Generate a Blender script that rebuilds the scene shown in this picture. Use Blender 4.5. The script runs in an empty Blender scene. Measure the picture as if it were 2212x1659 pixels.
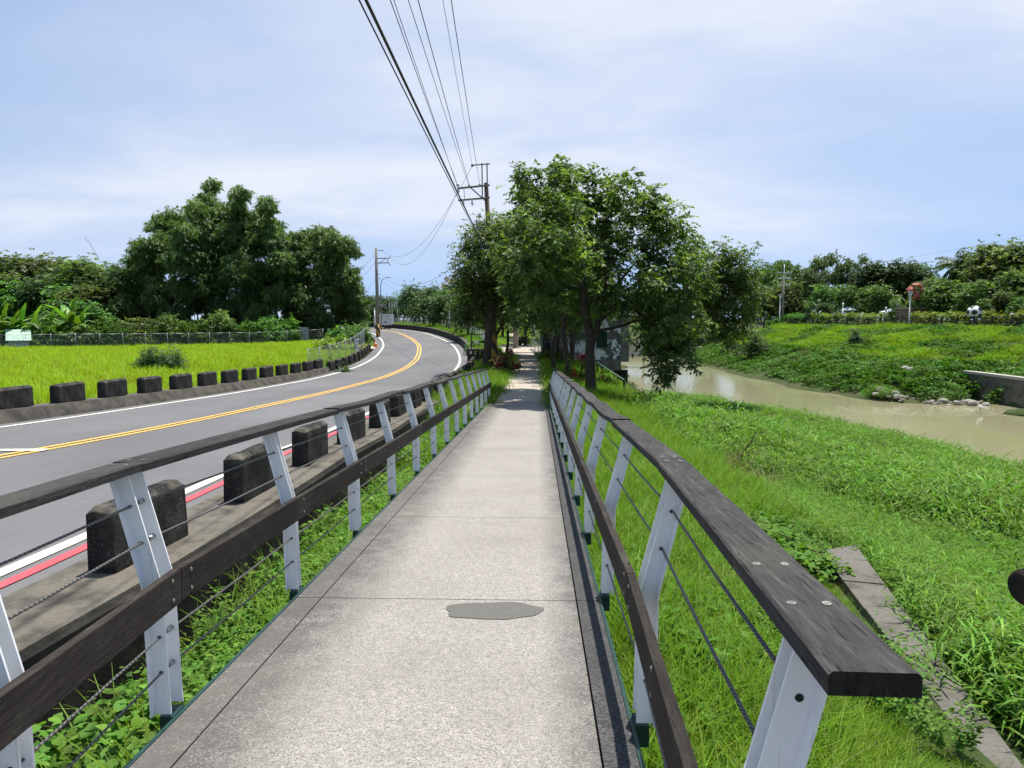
import bpy, math, random
import numpy as np
from mathutils import Vector

R = math.radians
rng = np.random.default_rng(7)
random.seed(7)
scene = bpy.context.scene
COL = scene.collection

# ------------------------------------------------------------------ camera
F, CX, CY = 1580.0, 1106.0, 829.5          # photograph measured on a 2212 x 1659 grid
EYE = 1.6
PITCH = math.atan(139.5 / F)
YAW = math.atan(54.0 / math.hypot(F, 139.5))
cam_d = bpy.data.cameras.new('camera')
cam = bpy.data.objects.new('camera', cam_d)
COL.objects.link(cam)
cam.location = (0, 0, EYE)
cam.rotation_euler = (math.pi / 2 - PITCH, 0, YAW)
cam_d.sensor_width = 36.0
cam_d.lens = 36.0 * F / 2212.0
cam_d.clip_start = 0.05
cam_d.clip_end = 6000
scene.camera = cam

# ------------------------------------------------------------------ sun, sky, exposure
SUN_DIR = Vector((0.10, 0.22, 1.0)).normalized()
SUN_EL = math.asin(SUN_DIR.z)
SUN_AZ = math.atan2(SUN_DIR.x, SUN_DIR.y)
sun_d = bpy.data.lights.new('sun', 'SUN')
sun_d.energy = 4.3
sun_d.angle = R(0.53)
sun_d.color = (1.0, 0.95, 0.87)
sun = bpy.data.objects.new('sun', sun_d)
COL.objects.link(sun)
sun.rotation_euler = (-SUN_DIR).to_track_quat('-Z', 'Y').to_euler()

world = bpy.data.worlds.new('World')
scene.world = world
world.use_nodes = True
wn, wl = world.node_tree.nodes, world.node_tree.links
wn.clear()
sky = wn.new('ShaderNodeTexSky')
sky.sky_type = 'NISHITA'
sky.sun_disc = False
sky.sun_elevation = SUN_EL
sky.sun_rotation = SUN_AZ
sky.air_density = 1.0
sky.dust_density = 0.6
sky.ozone_density = 2.5
tc = wn.new('ShaderNodeTexCoord')
sep = wn.new('ShaderNodeSeparateXYZ')
wl.new(tc.outputs['Generated'], sep.inputs[0])


def wmath(op, a, b=None, clamp=False):
    n = wn.new('ShaderNodeMath')
    n.operation = op
    n.use_clamp = clamp
    for i, v in enumerate((a, b)):
        if v is None:
            continue
        if isinstance(v, (int, float)):
            n.inputs[i].default_value = v
        else:
            wl.new(v, n.inputs[i])
    return n.outputs[0]


zc = wmath('ADD', wmath('MAXIMUM', sep.outputs[2], 0.0), 0.16)
u = wmath('DIVIDE', sep.outputs[0], zc)
v = wmath('DIVIDE', sep.outputs[1], zc)
comb = wn.new('ShaderNodeCombineXYZ')
wl.new(u, comb.inputs[0])
wl.new(v, comb.inputs[1])
comb.inputs[2].default_value = 3.7


def wnoise(scale, detail, rough, offs, sx=1.0, sy=1.0, dist=0.0):
    mp = wn.new('ShaderNodeMapping')
    mp.inputs['Location'].default_value = offs
    mp.inputs['Scale'].default_value = (sx, sy, 1)
    wl.new(comb.outputs[0], mp.inputs[0])
    n = wn.new('ShaderNodeTexNoise')
    n.inputs['Scale'].default_value = scale
    n.inputs['Detail'].default_value = detail
    n.inputs['Roughness'].default_value = rough
    n.inputs['Distortion'].default_value = dist
    wl.new(mp.outputs[0], n.inputs['Vector'])
    return n.outputs['Fac']


def wramp(fac, lo, hi):
    n = wn.new('ShaderNodeMapRange')
    n.interpolation_type = 'SMOOTHSTEP'
    n.inputs['From Min'].default_value = lo
    n.inputs['From Max'].default_value = hi
    wl.new(fac, n.inputs['Value'])
    return n.outputs[0]


OX, OY = 3.5, 3.3
big = wramp(wnoise(0.50, 2, 0.45, (OX, OY, 0), 0.55, 1.0), 0.36, 0.66)
fine = wnoise(1.5, 7, 0.55, (3.1, 1.2, 0), 0.8, 1.2, 0.3)
fine2 = wramp(fine, 0.3, 0.75)
cl = wmath('MULTIPLY', big, wmath('ADD', wmath('MULTIPLY', fine2, 0.55), 0.45))
cl = wmath('ADD', wmath('MULTIPLY', cl, 0.74), 0.16, True)
sv = wn.new('ShaderNodeCombineXYZ')
wl.new(sep.outputs[0], sv.inputs[0])
wl.new(sep.outputs[1], sv.inputs[1])
wl.new(wmath('ADD', wmath('MULTIPLY', wmath('MAXIMUM', sep.outputs[2], 0.0), 0.55), 0.27), sv.inputs[2])
wl.new(sv.outputs[0], sky.inputs[0])
mixc = wn.new('ShaderNodeMix')
mixc.data_type = 'RGBA'
wl.new(cl, mixc.inputs[0])
tint = wn.new('ShaderNodeMix')
tint.data_type = 'RGBA'
tint.blend_type = 'MULTIPLY'
tint.inputs[0].default_value = 1.0
tint.inputs[7].default_value = (1.0, 1.02, 1.02, 1)
wl.new(sky.outputs[0], tint.inputs[6])
wl.new(tint.outputs[2], mixc.inputs[6])
mixc.inputs[7].default_value = (5.2, 5.4, 5.85, 1)
bg = wn.new('ShaderNodeBackground')
bg.inputs['Strength'].default_value = 0.1
wl.new(mixc.outputs[2], bg.inputs[0])
wo = wn.new('ShaderNodeOutputWorld')
wl.new(bg.outputs[0], wo.inputs[0])

scene.view_settings.view_transform = 'Standard'
scene.view_settings.look = 'None'
scene.view_settings.gamma = 1.0
scene.view_settings.exposure = 0.78
scene.render.engine = 'CYCLES'
scene.cycles.max_bounces = 5
scene.cycles.diffuse_bounces = 2
scene.cycles.glossy_bounces = 2
scene.cycles.transmission_bounces = 3
scene.cycles.use_adaptive_sampling = True
scene.cycles.adaptive_threshold = 0.03
scene.cycles.transparent_max_bounces = 12
scene.cycles.caustics_reflective = False
scene.cycles.caustics_refractive = False

# ------------------------------------------------------------------ picture -> place helpers


def ray(px, py):
    x, y0, z0 = (px - CX) / F, 1.0, -(py - CY) / F
    c, s = math.cos(PITCH), math.sin(PITCH)
    y, z = y0 * c + z0 * s, -y0 * s + z0 * c
    c, s = math.cos(YAW), math.sin(YAW)
    return (x * c - y * s, x * s + y * c, z)


def at(px, py, Y):
    d = ray(px, py)
    return Vector((d[0] / d[1] * Y, Y, EYE + d[2] / d[1] * Y))


def on(px, py, z):
    d = ray(px, py)
    t = (z - EYE) / d[2]
    return Vector((d[0] * t, d[1] * t, z))


def tag(o, label=None, cat=None, group=None, kind=None):
    if label:
        o['label'] = label
    if cat:
        o['category'] = cat
    if group:
        o['group'] = group
    if kind:
        o['kind'] = kind
    elif cat and 'wall' in o.name:
        o['kind'] = 'thing'
    return o


def empty(name, loc=(0, 0, 0), rz=0.0):
    o = bpy.data.objects.new(name, None)
    COL.objects.link(o)
    o.location = loc
    o.rotation_euler = (0, 0, rz)
    o.empty_display_size = 0.2
    return o


def link(name, me, mat=None, parent=None, loc=None):
    o = bpy.data.objects.new(name, me)
    COL.objects.link(o)
    if mat is not None:
        me.materials.clear()
        me.materials.append(mat)
    if parent is not None:
        o.parent = parent
    if loc is not None:
        o.location = loc
    return o


def np_mesh(name, V, Fq, attr=None, smooth=False):
    """V (n,3), Fq (m,k) all faces with k corners."""
    me = bpy.data.meshes.new(name)
    V = np.asarray(V, dtype=np.float32)
    Fq = np.asarray(Fq, dtype=np.int32)
    m, k = Fq.shape
    me.vertices.add(len(V))
    me.vertices.foreach_set('co', V.ravel())
    me.loops.add(m * k)
    me.loops.foreach_set('vertex_index', Fq.ravel())
    me.polygons.add(m)
    me.polygons.foreach_set('loop_start', np.arange(m, dtype=np.int32) * k)
    me.polygons.foreach_set('loop_total', np.full(m, k, dtype=np.int32))
    if smooth:
        me.polygons.foreach_set('use_smooth', np.ones(m, dtype=bool))
    if attr is not None:
        a = me.attributes.new('rnd', 'FLOAT', 'POINT')
        a.data.foreach_set('value', np.asarray(attr, dtype=np.float32))
    me.update(calc_edges=True)
    return me


class MB:
    def __init__(s):
        s.v, s.f, s.sm = [], [], []

    def add(s, verts, faces, smooth=False):
        o = len(s.v)
        s.v += [tuple(p) for p in verts]
        s.f += [tuple(i + o for i in f) for f in faces]
        s.sm += [smooth] * len(faces)
        return s

    def box(s, c, d, rz=0.0, top=1.0, rx=0.0):
        """centre, full size, optional taper of the top"""
        out = []
        for z in (-.5, .5):
            t = top if z > 0 else 1.0
            for x, y in ((-.5, -.5), (.5, -.5), (.5, .5), (-.5, .5)):
                p = Vector((x * d[0] * t, y * d[1] * t, z * d[2]))
                if rx:
                    p = Vector((p.x, p.y * math.cos(rx) - p.z * math.sin(rx), p.y * math.sin(rx) + p.z * math.cos(rx)))
                if rz:
                    p = Vector((p.x * math.cos(rz) - p.y * math.sin(rz), p.x * math.sin(rz) + p.y * math.cos(rz), p.z))
                out.append((c[0] + p.x, c[1] + p.y, c[2] + p.z))
        s.add(out, [(3, 2, 1, 0), (4, 5, 6, 7), (0, 1, 5, 4), (1, 2, 6, 5), (2, 3, 7, 6), (3, 0, 4, 7)])
        return s

    def bar(s, a, b, w, h, up=(0, 0, 1)):
        """rectangular bar from a to b, w across, h along up"""
        a, b = Vector(a), Vector(b)
        d = (b - a).normalized()
        side = d.cross(Vector(up))
        if side.length < 1e-4:
            side = d.cross(Vector((1, 0, 0)))
        side.normalize()
        u2 = side.cross(d).normalized()
        vs = []
        for p in (a, b):
            for i, j in ((-.5, -.5), (.5, -.5), (.5, .5), (-.5, .5)):
                vs.append(p + side * (w * i) + u2 * (h * j))
        s.add(vs, [(3, 2, 1, 0), (4, 5, 6, 7), (0, 1, 5, 4), (1, 2, 6, 5), (2, 3, 7, 6), (3, 0, 4, 7)])
        return s

    def tube(s, pts, rad, n=8, cap=True, smooth=True):
        pts = [Vector(p) for p in pts]
        if isinstance(rad, (int, float)):
            rad = [rad] * len(pts)
        o = len(s.v)
        ref = Vector((0.31, 0.17, 0.93))
        for i, p in enumerate(pts):
            d = (pts[min(i + 1, len(pts) - 1)] - pts[max(i - 1, 0)])
            d = d.normalized() if d.length > 1e-9 else Vector((0, 0, 1))
            a = d.cross(ref)
            if a.length < 0.15:
                a = d.cross(Vector((1, 0, 0)))
            a.normalize()
            b = d.cross(a)
            for k in range(n):
                t = 2 * math.pi * k / n
                q = p + (a * math.cos(t) + b * math.sin(t)) * rad[i]
                s.v.append((q.x, q.y, q.z))
        for i in range(len(pts) - 1):
            for k in range(n):
                k2 = (k + 1) % n
                s.f.append((o + i * n + k, o + i * n + k2, o + (i + 1) * n + k2, o + (i + 1) * n + k))
                s.sm.append(smooth)
        if cap:
            s.f.append(tuple(o + k for k in reversed(range(n))))
            s.sm.append(False)
            e = o + (len(pts) - 1) * n
            s.f.append(tuple(e + k for k in range(n)))
            s.sm.append(False)
        return s

    def prism(s, prof, y0, y1, ax='y'):
        """profile of (a,b) extruded; ax y: (x,z) profile along y; ax x: (y,z) along x; ax z: (x,y) along z"""
        n = len(prof)
        vs = []
        for t in (y0, y1):
            for a, b in prof:
                vs.append({'y': (a, t, b), 'x': (t, a, b), 'z': (a, b, t)}[ax])
        fs = [tuple(range(n)), tuple(reversed(range(n, 2 * n)))]
        for i in range(n):
            j = (i + 1) % n
            fs.append((i, j, n + j, n + i)[::-1])
        s.add(vs, fs)
        return s

    def ball(s, c, r, seg=12, rings=8):
        o = len(s.v)
        rx, ry, rz = r if isinstance(r, (tuple, list)) else (r, r, r)
        for i in range(rings + 1):
            t = math.pi * i / rings
            for k in range(seg):
                p = 2 * math.pi * k / seg
                s.v.append((c[0] + rx * math.sin(t) * math.cos(p), c[1] + ry * math.sin(t) * math.sin(p), c[2] + rz * math.cos(t)))
        for i in range(rings):
            for k in range(seg):
                k2 = (k + 1) % seg
                s.f.append((o + i * seg + k, o + (i + 1) * seg + k, o + (i + 1) * seg + k2, o + i * seg + k2))
                s.sm.append(True)
        return s

    def mesh(s, name, bevel=0.0):
        me = bpy.data.meshes.new(name)
        me.from_pydata(s.v, [], s.f)
        me.polygons.foreach_set('use_smooth', s.sm)
        me.validate()
        if bevel:
            import bmesh
            bm = bmesh.new()
            bm.from_mesh(me)
            bmesh.ops.remove_doubles(bm, verts=bm.verts, dist=1e-5)
            bmesh.ops.recalc_face_normals(bm, faces=bm.faces)
            ed = [e for e in bm.edges if len(e.link_faces) == 2 and e.calc_face_angle(0) > 0.5]
            bmesh.ops.bevel(bm, geom=ed, offset=bevel, segments=2, profile=0.6, affect='EDGES')
            bm.to_mesh(me)
            bm.free()
        me.update()
        return me

    def build(s, name, mat, parent=None, bevel=0.0, loc=None):
        return link(name, s.mesh(name, bevel), mat, parent, loc)


# ------------------------------------------------------------------ materials
class NT:
    def __init__(s, name):
        s.m = bpy.data.materials.new(name)
        s.m.use_nodes = True
        s.t = s.m.node_tree
        s.n, s.l = s.t.nodes, s.t.links
        s.bsdf = s.n['Principled BSDF']
        s.out = s.n['Material Output']
        s.co = s.n.new('ShaderNodeTexCoord').outputs['Object']

    def new(s, t):
        return s.n.new('ShaderNode' + t)

    def mapping(s, sc=(1, 1, 1), rot=(0, 0, 0), src=None):
        m = s.new('Mapping')
        m.inputs['Scale'].default_value = sc
        m.inputs['Rotation'].default_value = rot
        s.l.new(src or s.co, m.inputs[0])
        return m.outputs[0]

    def noise(s, scale, detail=4, rough=0.55, vec=None, dist=0.0):
        n = s.new('TexNoise')
        n.inputs['Scale'].default_value = scale
        n.inputs['Detail'].default_value = detail
        n.inputs['Roughness'].default_value = rough
        n.inputs['Distortion'].default_value = dist
        s.l.new(vec or s.co, n.inputs['Vector'])
        return n.outputs['Fac']

    def voro(s, scale, feature='F1', vec=None, out='Distance'):
        n = s.new('TexVoronoi')
        n.feature = feature
        n.inputs['Scale'].default_value = scale
        s.l.new(vec or s.co, n.inputs['Vector'])
        return n.outputs[out]

    def ramp(s, fac, stops):
        r = s.new('ValToRGB')
        e = r.color_ramp.elements
        while len(e) < len(stops):
            e.new(0.5)
        for k, (p, c) in enumerate(stops):
            e[k].position = p
            e[k].color = (*c, 1) if len(c) == 3 else c
        s.l.new(fac, r.inputs[0])
        return r.outputs[0]

    def rng(s, fac, a, b, c=0.0, d=1.0, smooth=False):
        r = s.new('MapRange')
        if smooth:
            r.interpolation_type = 'SMOOTHSTEP'
        for k, v_ in zip(('From Min', 'From Max', 'To Min', 'To Max'), (a, b, c, d)):
            r.inputs[k].default_value = v_
        s.l.new(fac, r.inputs['Value'])
        return r.outputs[0]

    def mix(s, fac, a, b, mode='MIX'):
        m = s.new('Mix')
        m.data_type = 'RGBA'
        m.blend_type = mode
        for i, v_ in ((0, fac), (6, a), (7, b)):
            if isinstance(v_, (int, float)):
                m.inputs[i].default_value = v_
            elif isinstance(v_, tuple):
                m.inputs[i].default_value = (*v_, 1)
            else:
                s.l.new(v_, m.inputs[i])
        return m.outputs[2]

    def math(s, op, a, b=0.0):
        m = s.new('Math')
        m.operation = op
        for i, v_ in enumerate((a, b)):
            if isinstance(v_, (int, float)):
                m.inputs[i].default_value = v_
            else:
                s.l.new(v_, m.inputs[i])
        return m.outputs[0]

    def attr(s, name):
        a = s.new('Attribute')
        a.attribute_name = name
        return a.outputs['Fac']

    def orand(s):
        return s.new('ObjectInfo').outputs['Random']

    def xyz(s, src=None):
        x = s.new('SeparateXYZ')
        s.l.new(src or s.co, x.inputs[0])
        return x.outputs

    def bump(s, h, strength=0.3, dist=0.02):
        b = s.new('Bump')
        b.inputs['Strength'].default_value = strength
        b.inputs['Distance'].default_value = dist
        s.l.new(h, b.inputs['Height'])
        s.l.new(b.outputs[0], s.bsdf.inputs['Normal'])
        return b

    def set(s, col=None, rough=None, metal=None, spec=None):
        for k, v_ in (('Base Color', col), ('Roughness', rough), ('Metallic', metal), ('Specular IOR Level', spec)):
            if v_ is None:
                continue
            if isinstance(v_, (int, float)):
                s.bsdf.inputs[k].default_value = v_
            elif isinstance(v_, tuple):
                s.bsdf.inputs[k].default_value = (*v_, 1)
            else:
                s.l.new(v_, s.bsdf.inputs[k])
        return s.m


def simple(name, col, rough=0.6, metal=0.0, var=0.15, scale=6.0, spec=0.4):
    t = NT(name)
    n = t.noise(scale, 5, 0.6)
    d = tuple(c * (1 - var) for c in col)
    b = tuple(min(1, c * (1 + var)) for c in col)
    return t.set(t.mix(t.rng(n, 0.3, 0.7), d, b), rough, metal, spec)


def leaf_mat(name, dark, mid, light, trans=0.30, rough=0.5, spec=0.35, vary=0.25, tipcol=None):
    t = NT(name)
    a = t.attr('rnd')
    c = t.ramp(a, [(0.0, dark), (0.55, mid), (1.0, light)])
    hs = t.new('HueSaturation')
    o = t.orand()
    t.l.new(t.rng(o, 0, 1, 0.5 - 0.025, 0.5 + 0.02), hs.inputs['Hue'])
    t.l.new(t.rng(o, 0, 1, 1 - vary, 1 + vary), hs.inputs['Value'])
    t.l.new(c, hs.inputs['Color'])
    t.set(hs.outputs[0], rough, 0, spec)
    tr = t.new('BsdfTranslucent')
    t2 = t.mix(1.0, hs.outputs[0], (1.15, 1.35, 0.45), 'MULTIPLY')
    t.l.new(t2, tr.inputs[0])
    ms = t.new('MixShader')
    ms.inputs[0].default_value = trans
    t.l.new(t.bsdf.outputs[0], ms.inputs[1])
    t.l.new(tr.outputs[0], ms.inputs[2])
    t.l.new(ms.outputs[0], t.out.inputs[0])
    return t.m


M = {}
M['leaf_tree'] = leaf_mat('tree_leaf', (.052, .082, .028), (.108, .156, .048), (.26, .34, .07), .42)
M['leaf_mid'] = leaf_mat('mid_leaf', (.045, .090, .026), (.10, .185, .045), (.24, .37, .07), .40)
M['leaf_dark'] = leaf_mat('dark_leaf', (.030, .056, .020), (.060, .108, .034), (.11, .18, .05), .36)
M['leaf_light'] = leaf_mat('light_leaf', (.045, .10, .022), (.085, .185, .035), (.18, .32, .05), .35)
M['leaf_park'] = leaf_mat('park_leaf', (.045, .085, .030), (.075, .14, .045), (.13, .22, .06), .3)
M['leaf_bamboo'] = leaf_mat('bamboo_leaf', (.052, .102, .034), (.120, .210, .066), (.24, .36, .11), .42)
M['leaf_banana'] = leaf_mat('banana_leaf', (.06, .13, .02), (.12, .24, .03), (.24, .38, .05), .4, .4)
M['leaf_hedge'] = leaf_mat('hedge_leaf', (.08, .14, .015), (.19, .27, .02), (.35, .42, .03), .3)
M['leaf_vine'] = leaf_mat('vine_leaf', (.035, .085, .014), (.075, .165, .022), (.16, .29, .04), .3, .65, .15, .40)
M['leaf_weed'] = leaf_mat('weed_leaf', (.055, .12, .02), (.11, .23, .03), (.20, .34, .05), .35, .6, .15)
M['grass_bank'] = leaf_mat('bank_grass_blade', (.045, .105, .012), (.115, .235, .022), (.22, .38, .045), .34, .55, .2, .30)
M['grass_bright'] = leaf_mat('bright_grass_blade', (.055, .12, .008), (.14, .26, .014), (.25, .40, .03), .35, .55, .2, .25)
M['grass_field'] = leaf_mat('field_grass_blade', (.15, .26, .008), (.30, .43, .014), (.46, .55, .03), .35, .6, .2, .30)
M['grass_slope'] = leaf_mat('slope_grass_blade', (.075, .15, .010), (.17, .28, .018), (.29, .42, .03), .35, .6, .15, .35)
M['flower'] = leaf_mat('red_flower', (.30, .010, .010), (.46, .016, .014), (.58, .04, .03), .25)
M['flower_dull'] = leaf_mat('dull_flower', (.12, .008, .012), (.20, .012, .018), (.30, .02, .03), .25)
M['dry'] = leaf_mat('dry_stem', (.10, .06, .035), (.20, .13, .08), (.34, .24, .15), .1)


def bark(name, c1, c2):
    t = NT(name)
    v_ = t.mapping((6, 6, 1.2))
    n = t.noise(3.0, 6, 0.65, v_, 0.5)
    t.bump(n, 0.6, 0.03)
    return t.set(t.ramp(n, [(0.3, c1), (0.7, c2)]), 0.9, 0, 0.2)


M['bark'] = bark('bark', (.028, .022, .018), (.10, .078, .062))
M['bark_pale'] = bark('pale_bark', (.07, .06, .05), (.19, .165, .14))
M['bark_brown'] = bark('brown_twig', (.045, .032, .024), (.15, .105, .075))
M['culm'] = bark('bamboo_culm', (.05, .075, .03), (.13, .16, .06))


def concrete(name, base, dark, stain=0.5, speck=0.0, scale=1.0, streak=True):
    t = NT(name)
    n = t.noise(2.2 * scale, 8, 0.65)
    n2 = t.noise(30 * scale, 6, 0.7)
    c = t.mix(t.rng(n, 0.5 - stain * 0.35, 0.78 - stain * 0.35, 0, 1, True), dark, base)
    c = t.mix(t.rng(n2, 0.35, 0.65, 0.0, 0.55), c, tuple(x * 0.45 for x in base))
    if streak:
        sv = t.mapping((14, 14, 0.9))
        s_ = t.noise(1.0, 5, 0.6, sv)
        c = t.mix(t.rng(s_, 0.52, 0.7, 0, 0.5), c, tuple(x * 0.7 for x in dark))
    if speck:
        sp_ = t.noise(70, 3, .6)
        c = t.mix(t.rng(sp_, .60, .68, 0, speck), c, (.20, .19, .165))
        zz_ = t.xyz()[2]
        c = t.mix(t.math('MULTIPLY', t.rng(zz_, .45, .60), t.rng(n, .40, .62, .0, .8)), c, (.17, .155, .125))
    t.bump(n2, 0.7, 0.015)
    return t.set(c, 0.92, 0, 0.2)


M['block'] = concrete('weathered_block', (.085, .080, .070), (.016, .0155, .015), 0.15, speck=.8)
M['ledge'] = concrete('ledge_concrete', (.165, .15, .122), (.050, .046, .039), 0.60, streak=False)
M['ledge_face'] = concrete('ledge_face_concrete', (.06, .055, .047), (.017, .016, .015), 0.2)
M['kerb'] = concrete('kerb_concrete', (.125, .115, .095), (.045, .042, .036), 0.5)
M['wall_conc'] = concrete('retaining_concrete', (.155, .15, .135), (.075, .073, .068), 0.5)
M['pale_conc'] = concrete('pale_concrete', (.44, .41, .36), (.27, .25, .22), 0.9, streak=False)
M['strip_conc'] = concrete('old_wall_top', (.165, .155, .135), (.065, .061, .053), 0.65, streak=False)


def walkway_mat(name, lightc, darkc, spec_thr=0.5):
    t = NT(name)
    brush = t.noise(1.0, 3, 0.55, t.mapping((22, 260, 60)))      # broom lines run across the path
    agg = t.voro(200, 'F1', None, 'Color')
    aggv = t.xyz(agg)[0]
    fine = t.noise(330, 3, 0.7)
    blot = t.noise(1.1, 6, 0.65)
    xs = t.xyz()
    c = t.mix(t.rng(fine, 0.3, 0.7), tuple(x * 0.62 for x in lightc), lightc)
    c = t.mix(t.rng(aggv, 0.66, 0.72, 0, 0.8), c, tuple(x * 0.30 for x in lightc))
    c = t.mix(t.rng(aggv, 0.0, 0.12, 0.45, 0.0), c, (0.78, 0.72, 0.64))
    c = t.mix(t.rng(brush, 0.48, 0.64, 0, 0.42), c, tuple(x * 0.34 for x in lightc))
    # algae dirt that has gathered along both edges
    edge = t.math('MAXIMUM', t.rng(xs[0], -.95, -1.50, 0, 1), t.rng(xs[0], 0.02, 0.30, 0, 0.75))
    en = t.math('MULTIPLY', t.math('ADD', edge, 0.05), t.rng(t.math('ADD', t.math('MULTIPLY', t.noise(4.0, 9, 0.78), .45), t.math('MULTIPLY', t.noise(85.0, 4, 0.7), .55)), 0.36, 0.60, 0.1, 1.5))
    c = t.mix(t.rng(en, 0.02, 0.75, 0, 0.85), c, darkc)
    c = t.mix(t.rng(blot, 0.44, 0.70, 0, 0.42), c, (.19, .178, .155))
    mott = t.noise(26, 5, .7)
    c = t.mix(t.rng(mott, 0.46, 0.66, 0, 0.38), c, (.16, .15, .135))
    t.bump(t.math('ADD', fine, brush), 0.5, 0.004)
    return t.set(c, 0.93, 0, 0.25)


M['walk'] = walkway_mat('walkway_concrete', (.44, .415, .38), (.055, .053, .049))
t = NT('walkway_edge_concrete')
n = t.noise(1.0, 4, 0.6, t.mapping((60, 200, 60)))
n2 = t.noise(5, 6, 0.7)
t.bump(n, 0.5, 0.004)
M['walk_edge'] = t.set(t.mix(t.rng(n2, 0.35, 0.75, 0, 0.5), t.mix(t.rng(n, .4, .62), (.022, .022, .023), (.120, .118, .114)), (.026, .026, .026)), .93, 0, .2)
M['path'] = concrete('path_concrete', (.45, .40, .33), (.27, .24, .20), 0.95, streak=False)
M['patch'] = simple('cement_patch_grey', (.112, .110, .098), .95, 0, .40, 130)


def timber(name, c1, c2, c3, sc=(38, 2.2, 38)):
    t = NT(name)
    g = t.noise(1.0, 7, 0.68, t.mapping(sc), 0.8)
    g2 = t.noise(1.0, 4, 0.6, t.mapping((sc[0] * 5, sc[1] * 3, sc[2] * 5)))
    blot = t.noise(2.6, 6, 0.65)
    o = t.orand()
    c = t.ramp(g, [(0.28, c1), (0.55, c2), (0.8, c3)])
    c = t.mix(t.rng(g2, 0.55, 0.75, 0, 0.55), c, tuple(x * .35 for x in c1))
    c = t.mix(t.rng(blot, 0.5, 0.75, 0, 0.45), c, (.10, .10, .075))
    crk = t.noise(1.0, 2, .5, t.mapping((sc[0] * 2.6, sc[1] * .45, sc[2] * 2.6)))
    c = t.mix(t.rng(crk, .64, .68, 0, .85), c, (.006, .006, .006))
    hs = t.new('HueSaturation')
    t.l.new(t.rng(o, 0, 1, 0.8, 1.2), hs.inputs['Value'])
    t.l.new(c, hs.inputs['Color'])
    t.bump(t.math('ADD', g, g2), 0.55, 0.004)
    return t.set(hs.outputs[0], .85, 0, .14)


M['timber'] = timber('weathered_timber', (.020, .020, .020), (.052, .051, .049), (.125, .122, .112), (70, 3.2, 70))
M['timber_in'] = timber('brown_timber', (.016, .0135, .012), (.037, .031, .027), (.080, .070, .062), (70, 3.2, 70))
M['timber_cut'] = timber('timber_end_grain', (.010, .009, .008), (.028, .025, .021), (.06, .055, .045), (30, 30, 8))
t = NT('white_paint')
n = t.noise(18, 6, 0.7)
n2 = t.noise(2.0, 4, 0.6)
M['white'] = t.set(t.mix(t.rng(n, 0.66, 0.74, 0, 0.5), t.mix(n2, (.82, .83, .84), (.90, .90, .90)), (.42, .33, .24)), .42, 0, .4)
ws_ = t.noise(1.0, 5, .65, t.mapping((55, 55, 2.2)))
wc_ = t.mix(t.rng(ws_, .60, .72, 0, .45), t.bsdf.inputs['Base Color'].links[0].from_socket, (.46, .38, .28))
t.l.new(wc_, t.bsdf.inputs['Base Color'])
M['green_steel'] = simple('green_steel', (.010, .042, .035), .45, 0, .3, 20)
M['green_rail'] = simple('green_rail_paint', (.014, .060, .035), .45, 0, .3, 12)
M['steel'] = simple('galvanised_steel', (.36, .37, .38), .45, .7, .15, 30)
M['screw'] = simple('dull_screw', (.30, .285, .25), .5, .6, .2, 80)
t = NT('wire_rope')
w = t.new('TexWave')
w.inputs['Scale'].default_value = 26
w.inputs['Distortion'].default_value = 0.0
w.bands_direction = 'DIAGONAL'
t.l.new(t.mapping((2.0, 1.2, 2.0)), w.inputs['Vector'])
M['rope'] = t.set(t.mix(w.outputs['Fac'], (.045, .045, .043), (.19, .185, .175)), .5, .5, .4)
M['cable'] = simple('cable_black', (.02, .02, .022), .6)
M['cable_grey'] = simple('cable_grey', (.10, .11, .13), .6)
M['black'] = simple('black_paint', (.012, .013, .014), .5)
M['dark_metal'] = simple('dark_metal', (.03, .033, .036), .5)
M['grey_paint'] = simple('grey_paint', (.30, .31, .32), .5)
M['pole_wood'] = bark('pole_wood', (.06, .048, .038), (.17, .14, .115))
M['pole_conc'] = simple('pole_concrete', (.21, .19, .165), .85, 0, .2, 3)
M['porcelain'] = simple('porcelain', (.62, .62, .60), .25)
M['yellow_black'] = None
t = NT('hazard_stripes')
w = t.new('TexWave')
w.wave_profile = 'SAW'
w.inputs['Scale'].default_value = 0.62
w.bands_direction = 'DIAGONAL'
t.l.new(t.mapping((1.4, 1.4, 1.0)), w.inputs['Vector'])
st = t.math('GREATER_THAN', w.outputs['Fac'], 0.5)
M['hazard'] = t.set(t.mix(st, (.02, .02, .02), (.42, .26, .03)), .6)
t = NT('asphalt')
a1 = t.noise(90, 4, 0.75)
a2 = t.noise(0.5, 6, 0.6, t.mapping((1, .12, 1)))
a3 = t.noise(2.5, 6, 0.7)
c = t.mix(t.rng(a1, .25, .75), (.100, .100, .104), (.205, .204, .205))
c = t.mix(t.rng(a2, .38, .68, 0, .38), c, (.060, .060, .064))
c = t.mix(t.rng(a3, .55, .75, 0, .25), c, (.17, .165, .155))
a4 = t.noise(.22, 5, .6)
c = t.mix(t.rng(a4, .42, .62, 0, .35), c, (.075, .075, .078))
ck = t.voro(0.55, 'DISTANCE_TO_EDGE', t.mapping((1.3, .35, 1)))
ckm = t.math('MULTIPLY', t.rng(ck, 0.0, 0.006, 1, 0), t.rng(a3, .5, .6))
c = t.mix(t.math('MULTIPLY', ckm, .6), c, (.03, .03, .03))
t.bump(a1, .4, .01)
M['asphalt'] = t.set(c, .88, 0, .3)


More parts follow.
